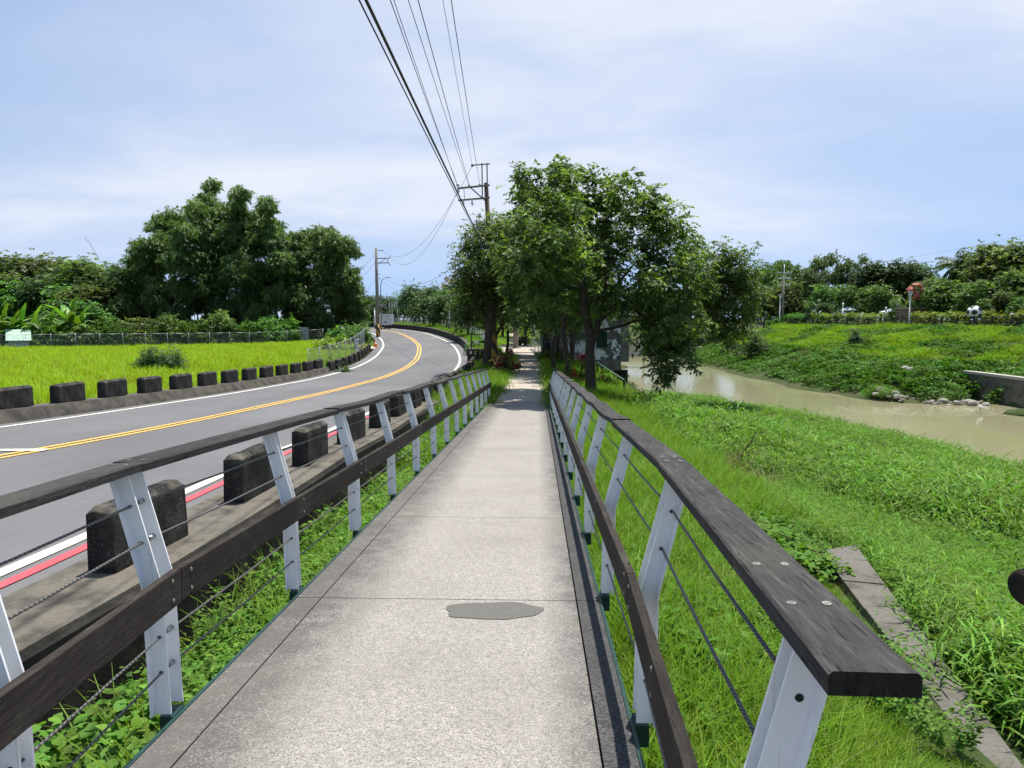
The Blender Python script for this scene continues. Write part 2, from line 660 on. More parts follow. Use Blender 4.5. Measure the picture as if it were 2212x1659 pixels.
def paint(name, col, wear=.5):
    t = NT(name)
    n = t.noise(14, 7, 0.75)
    n3 = t.noise(1.1, 6, .7)
    c = t.mix(t.rng(n, .54 + (1 - wear) * .12, .72, 0, .75), col, (.13, .13, .13))
    return t.set(t.mix(t.rng(n3, .5, .72, 0, .45), c, (.16, .155, .15)), .7, 0, .3)


M['p_white'] = paint('road_paint_white', (.72, .70, .64))
M['p_cream'] = paint('road_paint_cream', (.66, .62, .50))
M['p_yellow'] = paint('road_paint_yellow', (.66, .40, .075))
M['p_red'] = paint('road_paint_red', (.62, .075, .095))
t = NT('soil')
n = t.noise(.6, 8, .65)
n2 = t.noise(7, 6, .7)
c = t.mix(t.rng(n, .4, .6), (.040, .070, .016), (.075, .075, .035))
c = t.mix(t.rng(n2, .4, .65, 0, .6), c, (.035, .05, .015))
t.bump(n2, .8, .05)
M['ground'] = t.set(c, .95, 0, .15)
t = NT('muddy_water')
n = t.noise(1.0, 4, .55, t.mapping((.5, 1.1, 1)), .4)
n2 = t.noise(1.0, 3, .5, t.mapping((2.4, 6.0, 1)))
bl = t.noise(.09, 4, .55)
t.bump(t.math('ADD', n2, t.math('MULTIPLY', n, .6)), .045, .05)
M['water'] = t.set(t.mix(t.rng(bl, .4, .6), (.240, .228, .130), (.29, .272, .168)), .11, 0, .40)
t = NT('foam')
n = t.noise(1.0, 6, .7, t.mapping((2, 5, 1)))
al = t.rng(n, .54, .68, 0, .7)
t.set((.55, .54, .47), .5)
t.l.new(al, t.bsdf.inputs['Alpha'])
M['foam'] = t.m
t = NT('peeling_wall')
n = t.noise(1.1, 7, .62)
n2 = t.noise(6.0, 6, .7)
pz = t.math('ADD', n, t.math('MULTIPLY', t.math('SUBTRACT', n2, .5), .35))
c = t.mix(t.rng(pz, .49, .505), (.66, .70, .74), (.095, .095, .092))
c = t.mix(t.rng(t.noise(1, 5, .6, t.mapping((9, 9, .8))), .5, .7, 0, .45), c, (.06, .06, .058))
t.bump(t.rng(pz, .49, .505), .3, .01)
M['peel'] = t.set(c, .85)
M['house_conc'] = concrete('house_concrete', (.20, .195, .185), (.09, .088, .083), .6)
t = NT('mesh_wire')
xs = t.xyz()
t.set((.42, .44, .45), .5, .5)
k = 16.0


def diag(sgn):
    s_ = t.math('ADD', t.math('MULTIPLY', t.math('ADD', xs[0], xs[1]), k), t.math('MULTIPLY', xs[2], sgn * k))
    fr = t.math('FRACT', s_)
    return t.math('LESS_THAN', fr, .06)


al = t.math('MAXIMUM', diag(1), diag(-1))
t.l.new(al, t.bsdf.inputs['Alpha'])
M['chain'] = t.m
t = NT('grille_wire')
xs = t.xyz()
t.set((.30, .33, .36), .5, .4)
al = t.math('MAXIMUM', t.math('LESS_THAN', t.math('FRACT', t.math('MULTIPLY', t.math('ADD', xs[0], xs[1]), 14)), .22),
            t.math('LESS_THAN', t.math('FRACT', t.math('MULTIPLY', xs[2], 7)), .12))
t.l.new(al, t.bsdf.inputs['Alpha'])
M['grille'] = t.m
M['truck_white'] = simple('truck_white', (.84, .84, .82), .4, 0, .05)
M['truck_grey'] = simple('truck_side', (.42, .45, .49), .4, 0, .05)
M['tyre'] = simple('tyre', (.015, .015, .015), .8)
M['red_light'] = simple('tail_light', (.35, .02, .015), .3)
M['print'] = simple('printed_grey', (.30, .30, .31), .6)
M['cone'] = simple('cone_orange', (.72, .12, .03), .5, 0, .05)
M['banner'] = simple('banner_cloth', (.62, .64, .74), .8, 0, .06)
M['banner_ink'] = simple('banner_ink', (.10, .11, .22), .8)
M['roof_mint'] = simple('mint_roof', (.30, .42, .34), .6, 0, .15)
M['tin'] = simple('tin_sheet', (.28, .31, .36), .5, .3, .2, 3)
M['rust_red'] = simple('rust_red_steel', (.30, .075, .05), .6, 0, .25, 2)
M['tent'] = simple('tent_cloth', (.52, .62, .68), .7, 0, .05)
M['glass_dark'] = simple('dark_opening', (.018, .028, .024), .3)
M['ball_white'] = simple('ball_white', (.80, .80, .80), .4, 0, .03)
M['ball_black'] = simple('ball_black', (.03, .025, .03), .4)
M['rock'] = concrete('river_rock', (.40, .375, .325), (.16, .15, .13), .6, scale=1.6, streak=False)
M['egret'] = simple('egret_white', (.85, .85, .84), .7, 0, .03)
M['egret_bill'] = simple('egret_bill', (.03, .03, .02), .5)
M['sign'] = simple('sign_green', (.22, .34, .10), .5)
M['brick_red'] = simple('brick_base', (.26, .17, .13), .85)
M['temple'] = simple('temple_roof', (.11, .085, .075), .8)

# ================================================================== the lie of the land
ROADZ = np.array([(-30, -.72), (0, -.75), (10, -.8), (20, -1.1), (30, -1.45), (40, -1.7), (50, -1.75), (60, -1.5), (70, -1.1),
                  (80, -.75), (100, -.2), (130, .3), (170, .5), (260, .6)])
WATER_Z = -4.4
SLOPE = 0.0485


def smooth_profile(tab):
    ys = np.linspace(tab[0, 0], tab[-1, 0], 600)
    zs = np.interp(ys, tab[:, 0], tab[:, 1])
    kk = np.ones(13) / 13
    zs2 = np.convolve(np.pad(zs, 6, mode='edge'), kk, 'valid')
    return ys, zs2


_ry, _rz = smooth_profile(ROADZ)


def road_z(y):
    return np.interp(y, _ry, _rz)


def walk_z(y):
    return -SLOPE * np.clip(y, -3, 25)


def path_z(y):
    return np.interp(y, [25, 40, 60, 75, 100, 140], [-SLOPE * 25, -1.25, -1.15, -1.05, -.6, .2])


def spline(pts, step=1.0):
    p = np.array(pts, float)
    q = np.vstack([2 * p[0] - p[1], p, 2 * p[-1] - p[-2]])
    out = []
    for i in range(1, len(q) - 2):
        n_ = max(2, int(np.hypot(*(q[i + 1] - q[i])[:2]) / step))
        for k_ in range(n_):
            t_ = k_ / n_
            out.append(.5 * ((2 * q[i]) + (-q[i - 1] + q[i + 1]) * t_ + (2 * q[i - 1] - 5 * q[i] + 4 * q[i + 1] - q[i + 2]) * t_ ** 2
                             + (-q[i - 1] + 3 * q[i] - 3 * q[i + 1] + q[i + 2]) * t_ ** 3))
    out.append(q[-2])
    return np.array(out)


YEL = spline([(-15.5, -20), (-12.2, 0), (-10.0, 11), (-9.1, 18), (-8.85, 26), (-8.8, 36), (-8.85, 45), (-9.5, 57), (-11.3, 70), (-13.2, 79),
              (-15.8, 89), (-19.0, 99.5), (-23.2, 110), (-29, 121), (-37, 133), (-48, 146), (-64, 160), (-90, 176), (-130, 195)])


def normals(pl):
    d = np.gradient(pl, axis=0)
    d /= np.linalg.norm(d, axis=1)[:, None]
    return np.stack([d[:, 1], -d[:, 0]], 1)          # to the right of travel


def offset(pl, o):
    return pl + normals(pl) * (o if np.isscalar(o) else np.asarray(o)[:, None])


_yy = YEL[:, 1]
RIGHT_W = np.interp(_yy, [-20, 0, 8, 14, 20, 40, 60, 100, 200], [7.6, 6.8, 5.7, 4.6, 4.05, 3.6, 3.45, 3.3, 3.3])
LEFT_W = np.interp(_yy, [-20, 0, 14, 20, 30, 60, 100, 200], [4.0, 4.0, 3.9, 3.75, 3.65, 3.5, 3.45, 3.4])
NEARW = offset(YEL, RIGHT_W)
FARW = offset(YEL, -LEFT_W)

ctrl = []


def cp(x, y, z):
    ctrl.append((x, y, z))


for i in range(0, len(YEL), 6):
    for o in (-LEFT_W[i] - .6, -LEFT_W[i] * .5, 0, RIGHT_W[i] * .5, RIGHT_W[i] + .8):
        p = YEL[i] + normals(YEL)[i] * o
        cp(p[0], p[1], road_z(p[1]) - .22)
for y in (-15, -8, -3, 0, 3, 6, 9, 12, 15, 18, 21, 24):
    w = float(walk_z(y))
    k = float(np.interp(y, [0, 16, 25], [1, .8, .15]))
    cp(-3.3, y, w - 1.60 * k)
    cp(-2.5, y, w - 1.32 * k)
    cp(-1.5, y, w - .72 * k - .06)
    cp(-.6, y, w - .75 * k - .25)
    cp(.55, y, w - .72 * k - .10)
    cp(2.2, y, -1.28 - .006 * y)
    cp(3.6, y, -1.62 - .004 * y)
    cp(4.6, y, -1.95)
    cp(7.5, y, -2.75)
    cp(13, y, -3.75)
for y in (27, 32, 37, 42, 48):
    pz = float(path_z(y)) - .06
    cp(-3.2, y, pz - .02)
    cp(-1.5, y, pz)
    cp(.6, y, pz)
    cp(2.2, y, pz - .05)
    cp(3.6, y, -1.75)
    cp(5.0, y, -2.45)
    cp(7.5, y, -3.35 - (y - 27) * .03)
    cp(11.5, y, -4.05)
for y in (54, 62, 72, 85, 100, 120):
    pz = float(path_z(y)) - .06
    s_ = float(np.interp(y, [54, 80, 130], [0, 1, 6]))
    for x in (-3, 0, 3.5):
        cp(x, y, pz)
    cp(5.0 + s_, y, -1.9)
    cp(7.0 + s_, y, -4.0)
    cp(8.2 + s_, y, -5.0)
for x, y in ((17.6, 25.5), (17.6, 31), (16.6, 36.5), (13.4, 42), (10.2, 47), (8.4, 51), (7.2, 55), (21, 20), (28, 14), (40, 8), (60, 2)):
    cp(x, y, WATER_Z + .02)
for x, y in ((13.5, 26), (13.4, 32), (11.5, 38)):
    cp(x, y, -3.9)
for x, y, z in ((4.4, 50, -2.4), (5.4, 46, -3.2), (6.2, 50, -4.2), (5.0, 53, -3.6), (6.4, 54, -4.6), (4.6, 40, -2.3)):
    cp(x, y, z)
for x, y in ((14, 58), (15, 66), (15, 78), (16.5, 92), (18, 106), (20, 120), (18, 50), (14, 50), (21, 42), (25, 46), (23, 34), (24, 39), (29, 44), (29, 34), (29, 25), (36, 18), (48, 14), (64, 12)):
    cp(x, y, -5.4)
for x, y in ((21.8, 104), (22.6, 88), (23.6, 71), (24.6, 60), (25.4, 55.5), (27.5, 53.2), (30.4, 52.6), (32.3, 53.0)):
    cp(x, y, WATER_Z + .15)
for x, y, z in ((25.4, 104, -3.0), (26, 88, -2.9), (26.2, 72, -2.9), (27.2, 62, -2.7), (28.6, 57, -2.6), (30.6, 55.6, -2.9), (29.5, 74, -2.0), (31, 64, -2.1), (32, 59, -2.2),
                (29.0, 90, -1.8), (29.2, 106, -1.6), (33.5, 84, -.8), (34, 70, -1.2), (35, 62, -1.7), (32.5, 104, -.3)):
    cp(x, y, z)
for x, y in ((37, 112), (39.5, 98), (42, 86), (44, 77), (47, 68), (50, 58), (54, 46), (59, 34), (66, 22)):
    cp(x, y, .95)
    cp(x + 7, y + 3, 1.05)
    cp(x + 30, y + 14, 1.2)
for y in np.arange(16, 58, 3.0):
    cp(32.5, y, -5.4)
    cp(33.7, y, -2.6)
    cp(37.5, y, -2.2)
for x in (-18, -24, -32, -42, -55, -75, -110):
    for y in (-5, 10, 22, 34, 46, 58, 70, 85):
        if x > -26 and y > 72:
            continue
        cp(x, y, np.interp(y, [0, 30, 80], [-1.15, -1.3, -1.3]))
for x in (-150, -110, -75, -50):
    for y in (110, 140):
        cp(x, y, -.8)
for x, y, z in ((-8, 118, .3), (0, 130, .4), (10, 135, .2), (22, 145, -.5), (-10, 160, .8), (15, 170, .8), (35, 150, 1.0), (-40, 170, .6)):
    cp(x, y, z)
for a in range(0, 360, 20):
    for r_ in (230, 500, 1500, 4000):
        cp(r_ * math.cos(R(a)), r_ * math.sin(R(a)), .6 if math.sin(R(a)) > -.3 else -.8)
CP = np.array(ctrl)
_d = np.sqrt(((CP[:, None, :2] - CP[None, :, :2]) ** 2).sum(-1)) + 1e-9
_W = np.linalg.solve(_d + np.eye(len(CP)) * 1e-3, CP[:, 2] - .0)


def H(x, y):
    x = np.atleast_1d(np.asarray(x, float)).ravel()
    y = np.atleast_1d(np.asarray(y, float)).ravel()
    out = np.empty(len(x))
    for i in range(0, len(x), 4000):
        d = np.sqrt((x[i:i + 4000, None] - CP[None, :, 0]) ** 2 + (y[i:i + 4000, None] - CP[None, :, 1]) ** 2)
        out[i:i + 4000] = d @ _W
    return out


def hz(x, y):
    return float(H(x, y)[0])


def ground(px, py, lo=2.0, hi=400.0):
    """where the line of sight meets the land"""
    d = ray(px, py)
    Y = np.concatenate([np.arange(lo, 60, .25), np.arange(60, hi, 1.0)])
    zz = EYE + d[2] / d[1] * Y
    g = H(d[0] / d[1] * Y, Y)
    k_ = int(np.argmax(zz < g)) if (zz < g).any() else len(Y) - 1
    return Vector((d[0] / d[1] * Y[k_], Y[k_], g[k_]))


gx = np.concatenate([[-4000, -2000, -900, -450, -260], np.arange(-180, -60, 8), np.arange(-60, -20, 2.5), np.arange(-20, 10, .6), np.arange(10, 60, 1.4),
                     np.arange(60, 200, 10), [260, 450, 900, 2000, 4000]])
gy = np.concatenate([[-3000, -600, -150, -60, -25], np.arange(-10, 30, .7), np.arange(30, 80, 1.3), np.arange(80, 180, 3.5), [200, 240, 320, 500, 900, 1800, 4000]])
GX, GY = np.meshgrid(gx, gy)
gz = H(GX.ravel(), GY.ravel())
nz = .05 * np.sin(GX.ravel() * 1.7 + 1.3 * np.sin(GY.ravel())) * (np.abs(GX.ravel()) > 5)
nx_, ny_ = len(gx), len(gy)
idx = np.arange(nx_ * ny_).reshape(ny_, nx_)
quads = np.stack([idx[:-1, :-1].ravel(), idx[:-1, 1:].ravel(), idx[1:, 1:].ravel(), idx[1:, :-1].ravel()], 1)
terrain = link('ground', np_mesh('ground', np.stack([GX.ravel(), GY.ravel(), gz + nz], 1), quads, smooth=True), M['ground'])
tag(terrain, kind='structure')

wm = MB()
wm.add([(2, 8, WATER_Z), (120, -8, WATER_Z), (120, 60, WATER_Z), (40, 150, WATER_Z), (6, 150, WATER_Z)], [(0, 1, 2, 3, 4)])
tag(wm.build('river_water', M['water']), kind='structure')

# ------------------------------------------------------------------ road and its markings


def strip(pl, a, b, dz, name, mat, parent=None, rows=None, zf=road_z):
    """flat ribbon between the offsets a and b of a centre line"""
    sel = pl if rows is None else pl[(pl[:, 1] >= rows[0]) & (pl[:, 1] <= rows[1])]
    ia = a if np.isscalar(a) else np.asarray(a)[:len(sel)]
    ib = b if np.isscalar(b) else np.asarray(b)[:len(sel)]
    A, B = offset(sel, ia), offset(sel, ib)
    V = np.concatenate([np.c_[A, zf(A[:, 1]) + dz], np.c_[B, zf(B[:, 1]) + dz]])
    n_ = len(sel)
    i = np.arange(n_ - 1)
    return link(name, np_mesh(name, V, np.stack([i, i + n_, i + n_ + 1, i + 1], 1)), mat, parent)


road = strip(YEL, -LEFT_W - .75, RIGHT_W + .95, 0.0, 'road', M['asphalt'])
tag(road, kind='structure')
for s_ in (-1, 1):
    strip(YEL, s_ * .13 - .065, s_ * .13 + .065, .012, 'centre_line', M['p_yellow'], road)
strip(FARW, -.075, .075, .012, 'edge_line', M['p_white'], road)
strip(NEARW, -.085, .085, .012, 'edge_line', M['p_cream'], road)
strip(NEARW, .20, .33, .012, 'kerb_line', M['p_red'], road, rows=(-20, 30))
q0, q1 = on(-60, 975, float(road_z(13))), on(95, 974, float(road_z(13)))
mm = MB()
mm.add([(q0.x, q0.y, q0.z + .006), (q1.x, q1.y, q1.z + .008), (q1.x - .05, q1.y + .2, q1.z + .008), (q0.x - .1, q0.y + .2, q0.z + .006)], [(0, 1, 2, 3)])
mm.build('lane_line', M['p_white'], road)


def sweep(pl, prof, zf, name, mat, parent=None, cap=True):
    """closed (offset, height) profile swept along a line"""
    N = normals(pl)
    n_, m_ = len(pl), len(prof)
    V = []
    for o, z in prof:
        q_ = pl + N * o
        V.append(np.c_[q_, zf(q_[:, 1]) + z])
    V = np.stack(V, 1).reshape(-1, 3)
    Fs = []
    for i in range(n_ - 1):
        for k_ in range(m_):
            k2 = (k_ + 1) % m_
            Fs.append((i * m_ + k_, (i + 1) * m_ + k_, (i + 1) * m_ + k2, i * m_ + k2))
    me = bpy.data.meshes.new(name)
    if cap:
        Fs += [tuple(range(m_)), tuple(reversed(range((n_ - 1) * m_, n_ * m_)))]
    me.from_pydata(V.tolist(), [], Fs)
    me.update()
    return link(name, me, mat, parent)


def block_mesh(w, l, h, seed, cham=.06):
    r_ = random.Random(seed)
    m_ = MB()
    hw, hl = w / 2, l / 2
    prof = [(-hw, 0), (hw, 0), (hw * .96, h - cham), (hw * .96 - cham, h), (-hw * .96 + cham, h), (-hw * .96, h - cham)]
    n_ = 6
    vs = []
    ys = [-hl, -hl + cham * .8, -hl * .4, hl * .3, hl - cham * .8, hl]
    for i, y in enumerate(ys):
        end = i in (0, len(ys) - 1)
        for (x, z) in prof:
            zz = z - (cham * .8 if end and z > h - .01 else 0)
            j = .008
            vs.append((x + r_.uniform(-j, j), y + r_.uniform(-j, j), zz + (r_.uniform(-j, j) * 1.6 if z > .1 else 0)))
    fs = [tuple(range(n_)), tuple(reversed(range((len(ys) - 1) * n_, len(ys) * n_)))]
    for i in range(len(ys) - 1):
        for k_ in range(n_):
            k2 = (k_ + 1) % n_
            fs.append((i * n_ + k_, (i + 1) * n_ + k_, (i + 1) * n_ + k2, i * n_ + k2))
    m_.add(vs, fs)
    return m_.mesh('guard_block', .010)


def along(pl, y):
    i = int(np.argmin(np.abs(pl[:, 1] - y)))
    i = min(max(i, 1), len(pl) - 2)
    d = pl[i + 1] - pl[i - 1]
    t_ = (y - pl[i, 1]) / (d[1] if abs(d[1]) > 1e-6 else 1e-6)
    return pl[i] + d * t_, math.atan2(-d[0], d[1])


blocks_near = [block_mesh(.27, 1.25, .62, s_) for s_ in range(4)]
blocks_far = [block_mesh(.30, 1.15, .56, s_ + 9) for s_ in range(4)]
for b in blocks_near + blocks_far:
    b.materials.append(M['block'])

gw = empty('guard_barrier', (-3.9, 6, float(road_z(6))))
tag(gw, 'blackened concrete barrier with blocks between the road and the walkway railing', 'barrier')


def child_at(o, parent):
    """parent while keeping world coordinates of the mesh"""
    o.parent = parent
    o.matrix_parent_inverse = parent.matrix_world.inverted()
    return o


bpy.context.view_layer.update()
sel = NEARW[(NEARW[:, 1] > -12) & (NEARW[:, 1] < 53)]
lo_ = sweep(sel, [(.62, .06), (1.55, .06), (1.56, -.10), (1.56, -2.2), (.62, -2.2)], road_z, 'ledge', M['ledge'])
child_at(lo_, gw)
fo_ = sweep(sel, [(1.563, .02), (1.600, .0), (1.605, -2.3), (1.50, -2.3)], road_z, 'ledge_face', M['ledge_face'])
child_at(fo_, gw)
k = 0
y = 6.45 - 2.62 * 3
while y < 51:
    (bx, by), rz = along(sel, y + .62)
    nn = np.array([math.cos(rz), math.sin(rz)])
    o = link('guard_block', blocks_near[k % 4])
    o.location = (bx + nn[0] * 1.06, by + nn[1] * 1.06, float(road_z(y + .62)) + .055)
    o.rotation_euler = (random.uniform(-.01, .01) - math.atan((road_z(y) - road_z(y + 1)) / 1.0), random.uniform(-.015, .015), rz + random.uniform(-.02, .02))
    child_at(o, gw)
    y += 2.62
    k += 1

gw2 = empty('guard_barrier', (-13.9, 24, float(road_z(24))))
tag(gw2, 'dark concrete kerb wall with spaced blocks between the road and the yellow field', 'barrier')
bpy.context.view_layer.update()
sel = FARW[(FARW[:, 1] > -5) & (FARW[:, 1] < 46)]
o = sweep(sel, [(-.50, -.1), (-.60, .10), (-.74, .33), (-1.30, .33), (-1.30, -.8), (-.5, -.8)], road_z, 'kerb', M['kerb'])
child_at(o, gw2)
y, k = 13.8 - 2.15 * 6, 0
while y < 44.5:
    (bx, by), rz = along(FARW, y + .55)
    nn = np.array([math.cos(rz), math.sin(rz)])
    o = link('guard_block', blocks_far[k % 4])
    o.location = (bx - nn[0] * 1.02, by - nn[1] * 1.02, float(road_z(y + .5)) + .325)
    o.rotation_euler = (random.uniform(-.012, .012), random.uniform(-.012, .012), rz + random.uniform(-.03, .03))
    child_at(o, gw2)
    y += 2.15
    k += 1
gw3 = empty('guard_barrier', (-14, 56, float(road_z(56))))
tag(gw3, 'short run of low black blocks on the outside of the bend below the wire fence', 'barrier')
bpy.context.view_layer.update()
y = 47.2
while y < 67:
    (bx, by), rz = along(FARW, y + .55)
    nn = np.array([math.cos(rz), math.sin(rz)])
    o = link('guard_block', blocks_far[k % 4])
    o.location = (bx - nn[0] * 1.05, by - nn[1] * 1.05, float(road_z(y + .5)) - .02)
    o.rotation_euler = (0, random.uniform(-.02, .02), rz)
    o.scale = (.9, .95, 1.15)
    child_at(o, gw3)
    y += 2.05
    k += 1
# the wall that carries on round the bend, with its grass verge behind
gw4 = empty('guard_barrier', (-6, 62, float(road_z(62))))
tag(gw4, 'long dark concrete wall on the inside of the bend below the grass verge', 'barrier')
bpy.context.view_layer.update()
sel = NEARW[(NEARW[:, 1] > 54) & (NEARW[:, 1] < 172)]
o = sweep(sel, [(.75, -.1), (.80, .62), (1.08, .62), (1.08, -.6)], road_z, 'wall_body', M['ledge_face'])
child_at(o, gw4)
o = sweep(sel, [(.77, .61), (.77, .70), (1.12, .70), (1.12, .61)], road_z, 'wall_cap', M['kerb'])
child_at(o, gw4)
verge = sweep(sel, [(1.08, .3), (1.10, .62), (2.2, .70), (3.0, .74), (3.5, .45), (3.7, -.8), (1.08, -.8)], road_z, 'verge', M['ground'])
tag(verge, kind='structure')

# ------------------------------------------------------------------ walkway
WL, WJ, WR2, WR = -1.575, -1.412, .262, .405
walk = empty('walkway', (0, 0, 0))
tag(walk, kind='structure')
joints = [-3.2, -.2, 2.23, 4.63, 7.06, 9.5, 12.2, 14.7, 17.2, 19.7, 22.3, 25.0]
for i in range(len(joints) - 1):
    y0, y1 = joints[i] + .004, joints[i + 1] - .004
    for xa, xb, mat in ((WL, WJ - .004, 'walk'), (WJ + .004, WR2 - .004, 'walk'), (WR2 + .004, WR, 'walk_edge')):
        lift = .004 if mat == 'walk_edge' else 0
        z0, z1 = float(walk_z(y0)) + lift, float(walk_z(y1)) + lift
        m_ = MB()
        m_.add([(xa, y0, z0), (xb, y0, z0), (xb, y1, z1), (xa, y1, z1), (xa, y0, z0 - .12), (xb, y0, z0 - .12), (xb, y1, z1 - .12), (xa, y1, z1 - .12)],
               [(0, 1, 2, 3), (7, 6, 5, 4), (0, 4, 5, 1), (1, 5, 6, 2), (2, 6, 7, 3), (3, 7, 4, 0)])
        m_.build('slab', M[mat], walk, .003)
for x in (WL - .012, WR + .012):
    m_ = MB()
    m_.bar((x, -3, float(walk_z(-3)) - .13), (x, 25, float(walk_z(25)) - .13), .018, .26)
    m_.build('edge_beam', M['green_steel'], walk)
m_ = MB()
m_.add([(WL, -3, float(walk_z(-3)) - .125), (WR, -3, float(walk_z(-3)) - .125), (WR, 25, float(walk_z(25)) - .125), (WL, 25, float(walk_z(25)) - .125)], [(0, 1, 2, 3)])
m_.build('deck_plate', M['green_steel'], walk)

# grey repair patch
pc = on(1064, 1319, float(walk_z(4.4)))
m_ = MB()
pts = []
for a in range(120):
    t_ = 2 * math.pi * a / 120
    jg = .008 * math.sin(17 * t_ + 2 * math.sin(5 * t_)) + random.uniform(-.014, .014)
    sx = .30 * (1 + .06 * math.sin(3 * t_ + 1) + .04 * math.sin(7 * t_) + jg)
    sy = .150 * (1 + .08 * math.sin(2 * t_) + .06 * math.sin(5 * t_ + 2) + jg)
    cx, sy_ = math.copysign(abs(math.cos(t_)) ** .8, math.cos(t_)) * sx, math.copysign(abs(math.sin(t_)) ** .8, math.sin(t_)) * sy
    yy = pc.y + sy_
    pts.append((pc.x + cx, yy, float(walk_z(yy)) + .004))
m_.add(pts, [tuple(range(120))])
o = m_.build('repair_patch', M['patch'])
tag(o, 'oval grey repair patch on the concrete walkway', 'patch')

# path beyond the bridge
px_l = [-1.35, -1.35, -1.3, -1.25, -1.2, -1.2]
path_pts = spline([(-.5, 25.0), (-.42, 32), (-.50, 40), (-.75, 50), (-1.05, 60), (-1.6, 72), (-2.4, 86), (-3.4, 104), (-4.2, 130)], 1.2)
o = strip(path_pts, -.92, .88, 0.0, 'path', M['path'], zf=path_z)
tag(o, kind='structure')
pl0 = on(1080, 752, -1.1)
m_ = MB()
zc_ = -1.095
m_.add([(-4.3, 60, zc_), (.3, 60, zc_), (1.4, 70, zc_ + .06), (-1.2, 76, zc_ + .06), (-4.6, 75, zc_ + .06)], [(0, 1, 2, 3, 4)])
o = m_.build('platform', M['path'])
tag(o, kind='structure')

# ------------------------------------------------------------------ railings
POST_Y = [3.08 + 1.69 * k for k in range(-2, 14)]
RAIL_T = 1.13
WIRES = (.95, .79, .37, .21)


def lean_x(side, h):
    """outward offset of the post's inner edge at height h"""
    return .012 + (0 if h < .55 else (h - .55) / .55 * .14)


def post_mesh(side, gap):
    """two angle bars, upright to the board and leaning outwards above it"""
    s_ = side
    mbs = []
    for dy, flip in ((-gap / 2, -1), (gap / 2, 1)):
        m_ = MB()
        for (h0, h1, w0, w1) in ((.02, .60, .070, .066), (.60, 1.085, .066, .062)):
            a, b = lean_x(s_, h0), lean_x(s_, h1)
            th = .007
            for (o0, o1, yy0, yy1) in ((0, 1, dy, dy + th * flip), ):
                vs = []
                for (hh, off, ww) in ((h0, a, w0), (h1, b, w1)):
                    for (xx, yv) in ((0, yy0), (ww, yy0), (ww, yy1), (0, yy1)):
                        vs.append((s_ * (off + xx), yv, hh))
                m_.add(vs, [(3, 2, 1, 0), (4, 5, 6, 7), (0, 1, 5, 4), (1, 2, 6, 5), (2, 3, 7, 6), (3, 0, 4, 7)])
            vs = []
            fl = .040
            for (hh, off, ww) in ((h0, a, w0), (h1, b, w1)):
                x0, x1 = off + ww, off + ww + th
                for (xx, yv) in ((x0, dy), (x1, dy), (x1, dy + fl * flip), (x0, dy + fl * flip)):
                    vs.append((s_ * xx, yv, hh))
            m_.add(vs, [(3, 2, 1, 0), (4, 5, 6, 7), (0, 1, 5, 4), (1, 2, 6, 5), (2, 3, 7, 6), (3, 0, 4, 7)])
        mbs.append(m_)
    return mbs


def plank(m_, a, b, w, h, wob=.0):
    m_.bar(a, b, w, h)


SCREW = MB().tube([(0, 0, 0), (0, 0, .003)], .0088, 10)
SCREW.box((0, 0, .0035), (.010, .0024, .001)).box((0, 0, .0037), (.0024, .010, .001))
screw_me = SCREW.mesh('screw')
screw_me.materials.append(M['screw'])
FIT = MB().tube([(0, 0, 0), (0, .045, 0)], .011, 10)
fit_me = FIT.mesh('cable_fitting')
fit_me.materials.append(M['steel'])


def veer(side, y):
    """the first bay of both railings closes in towards the walkway"""
    if side > 0:
        return float(np.interp(y, [1.39, 3.08], [-.065, 0]))
    return float(np.interp(y, [-.5, 3.08], [.28, 0]))


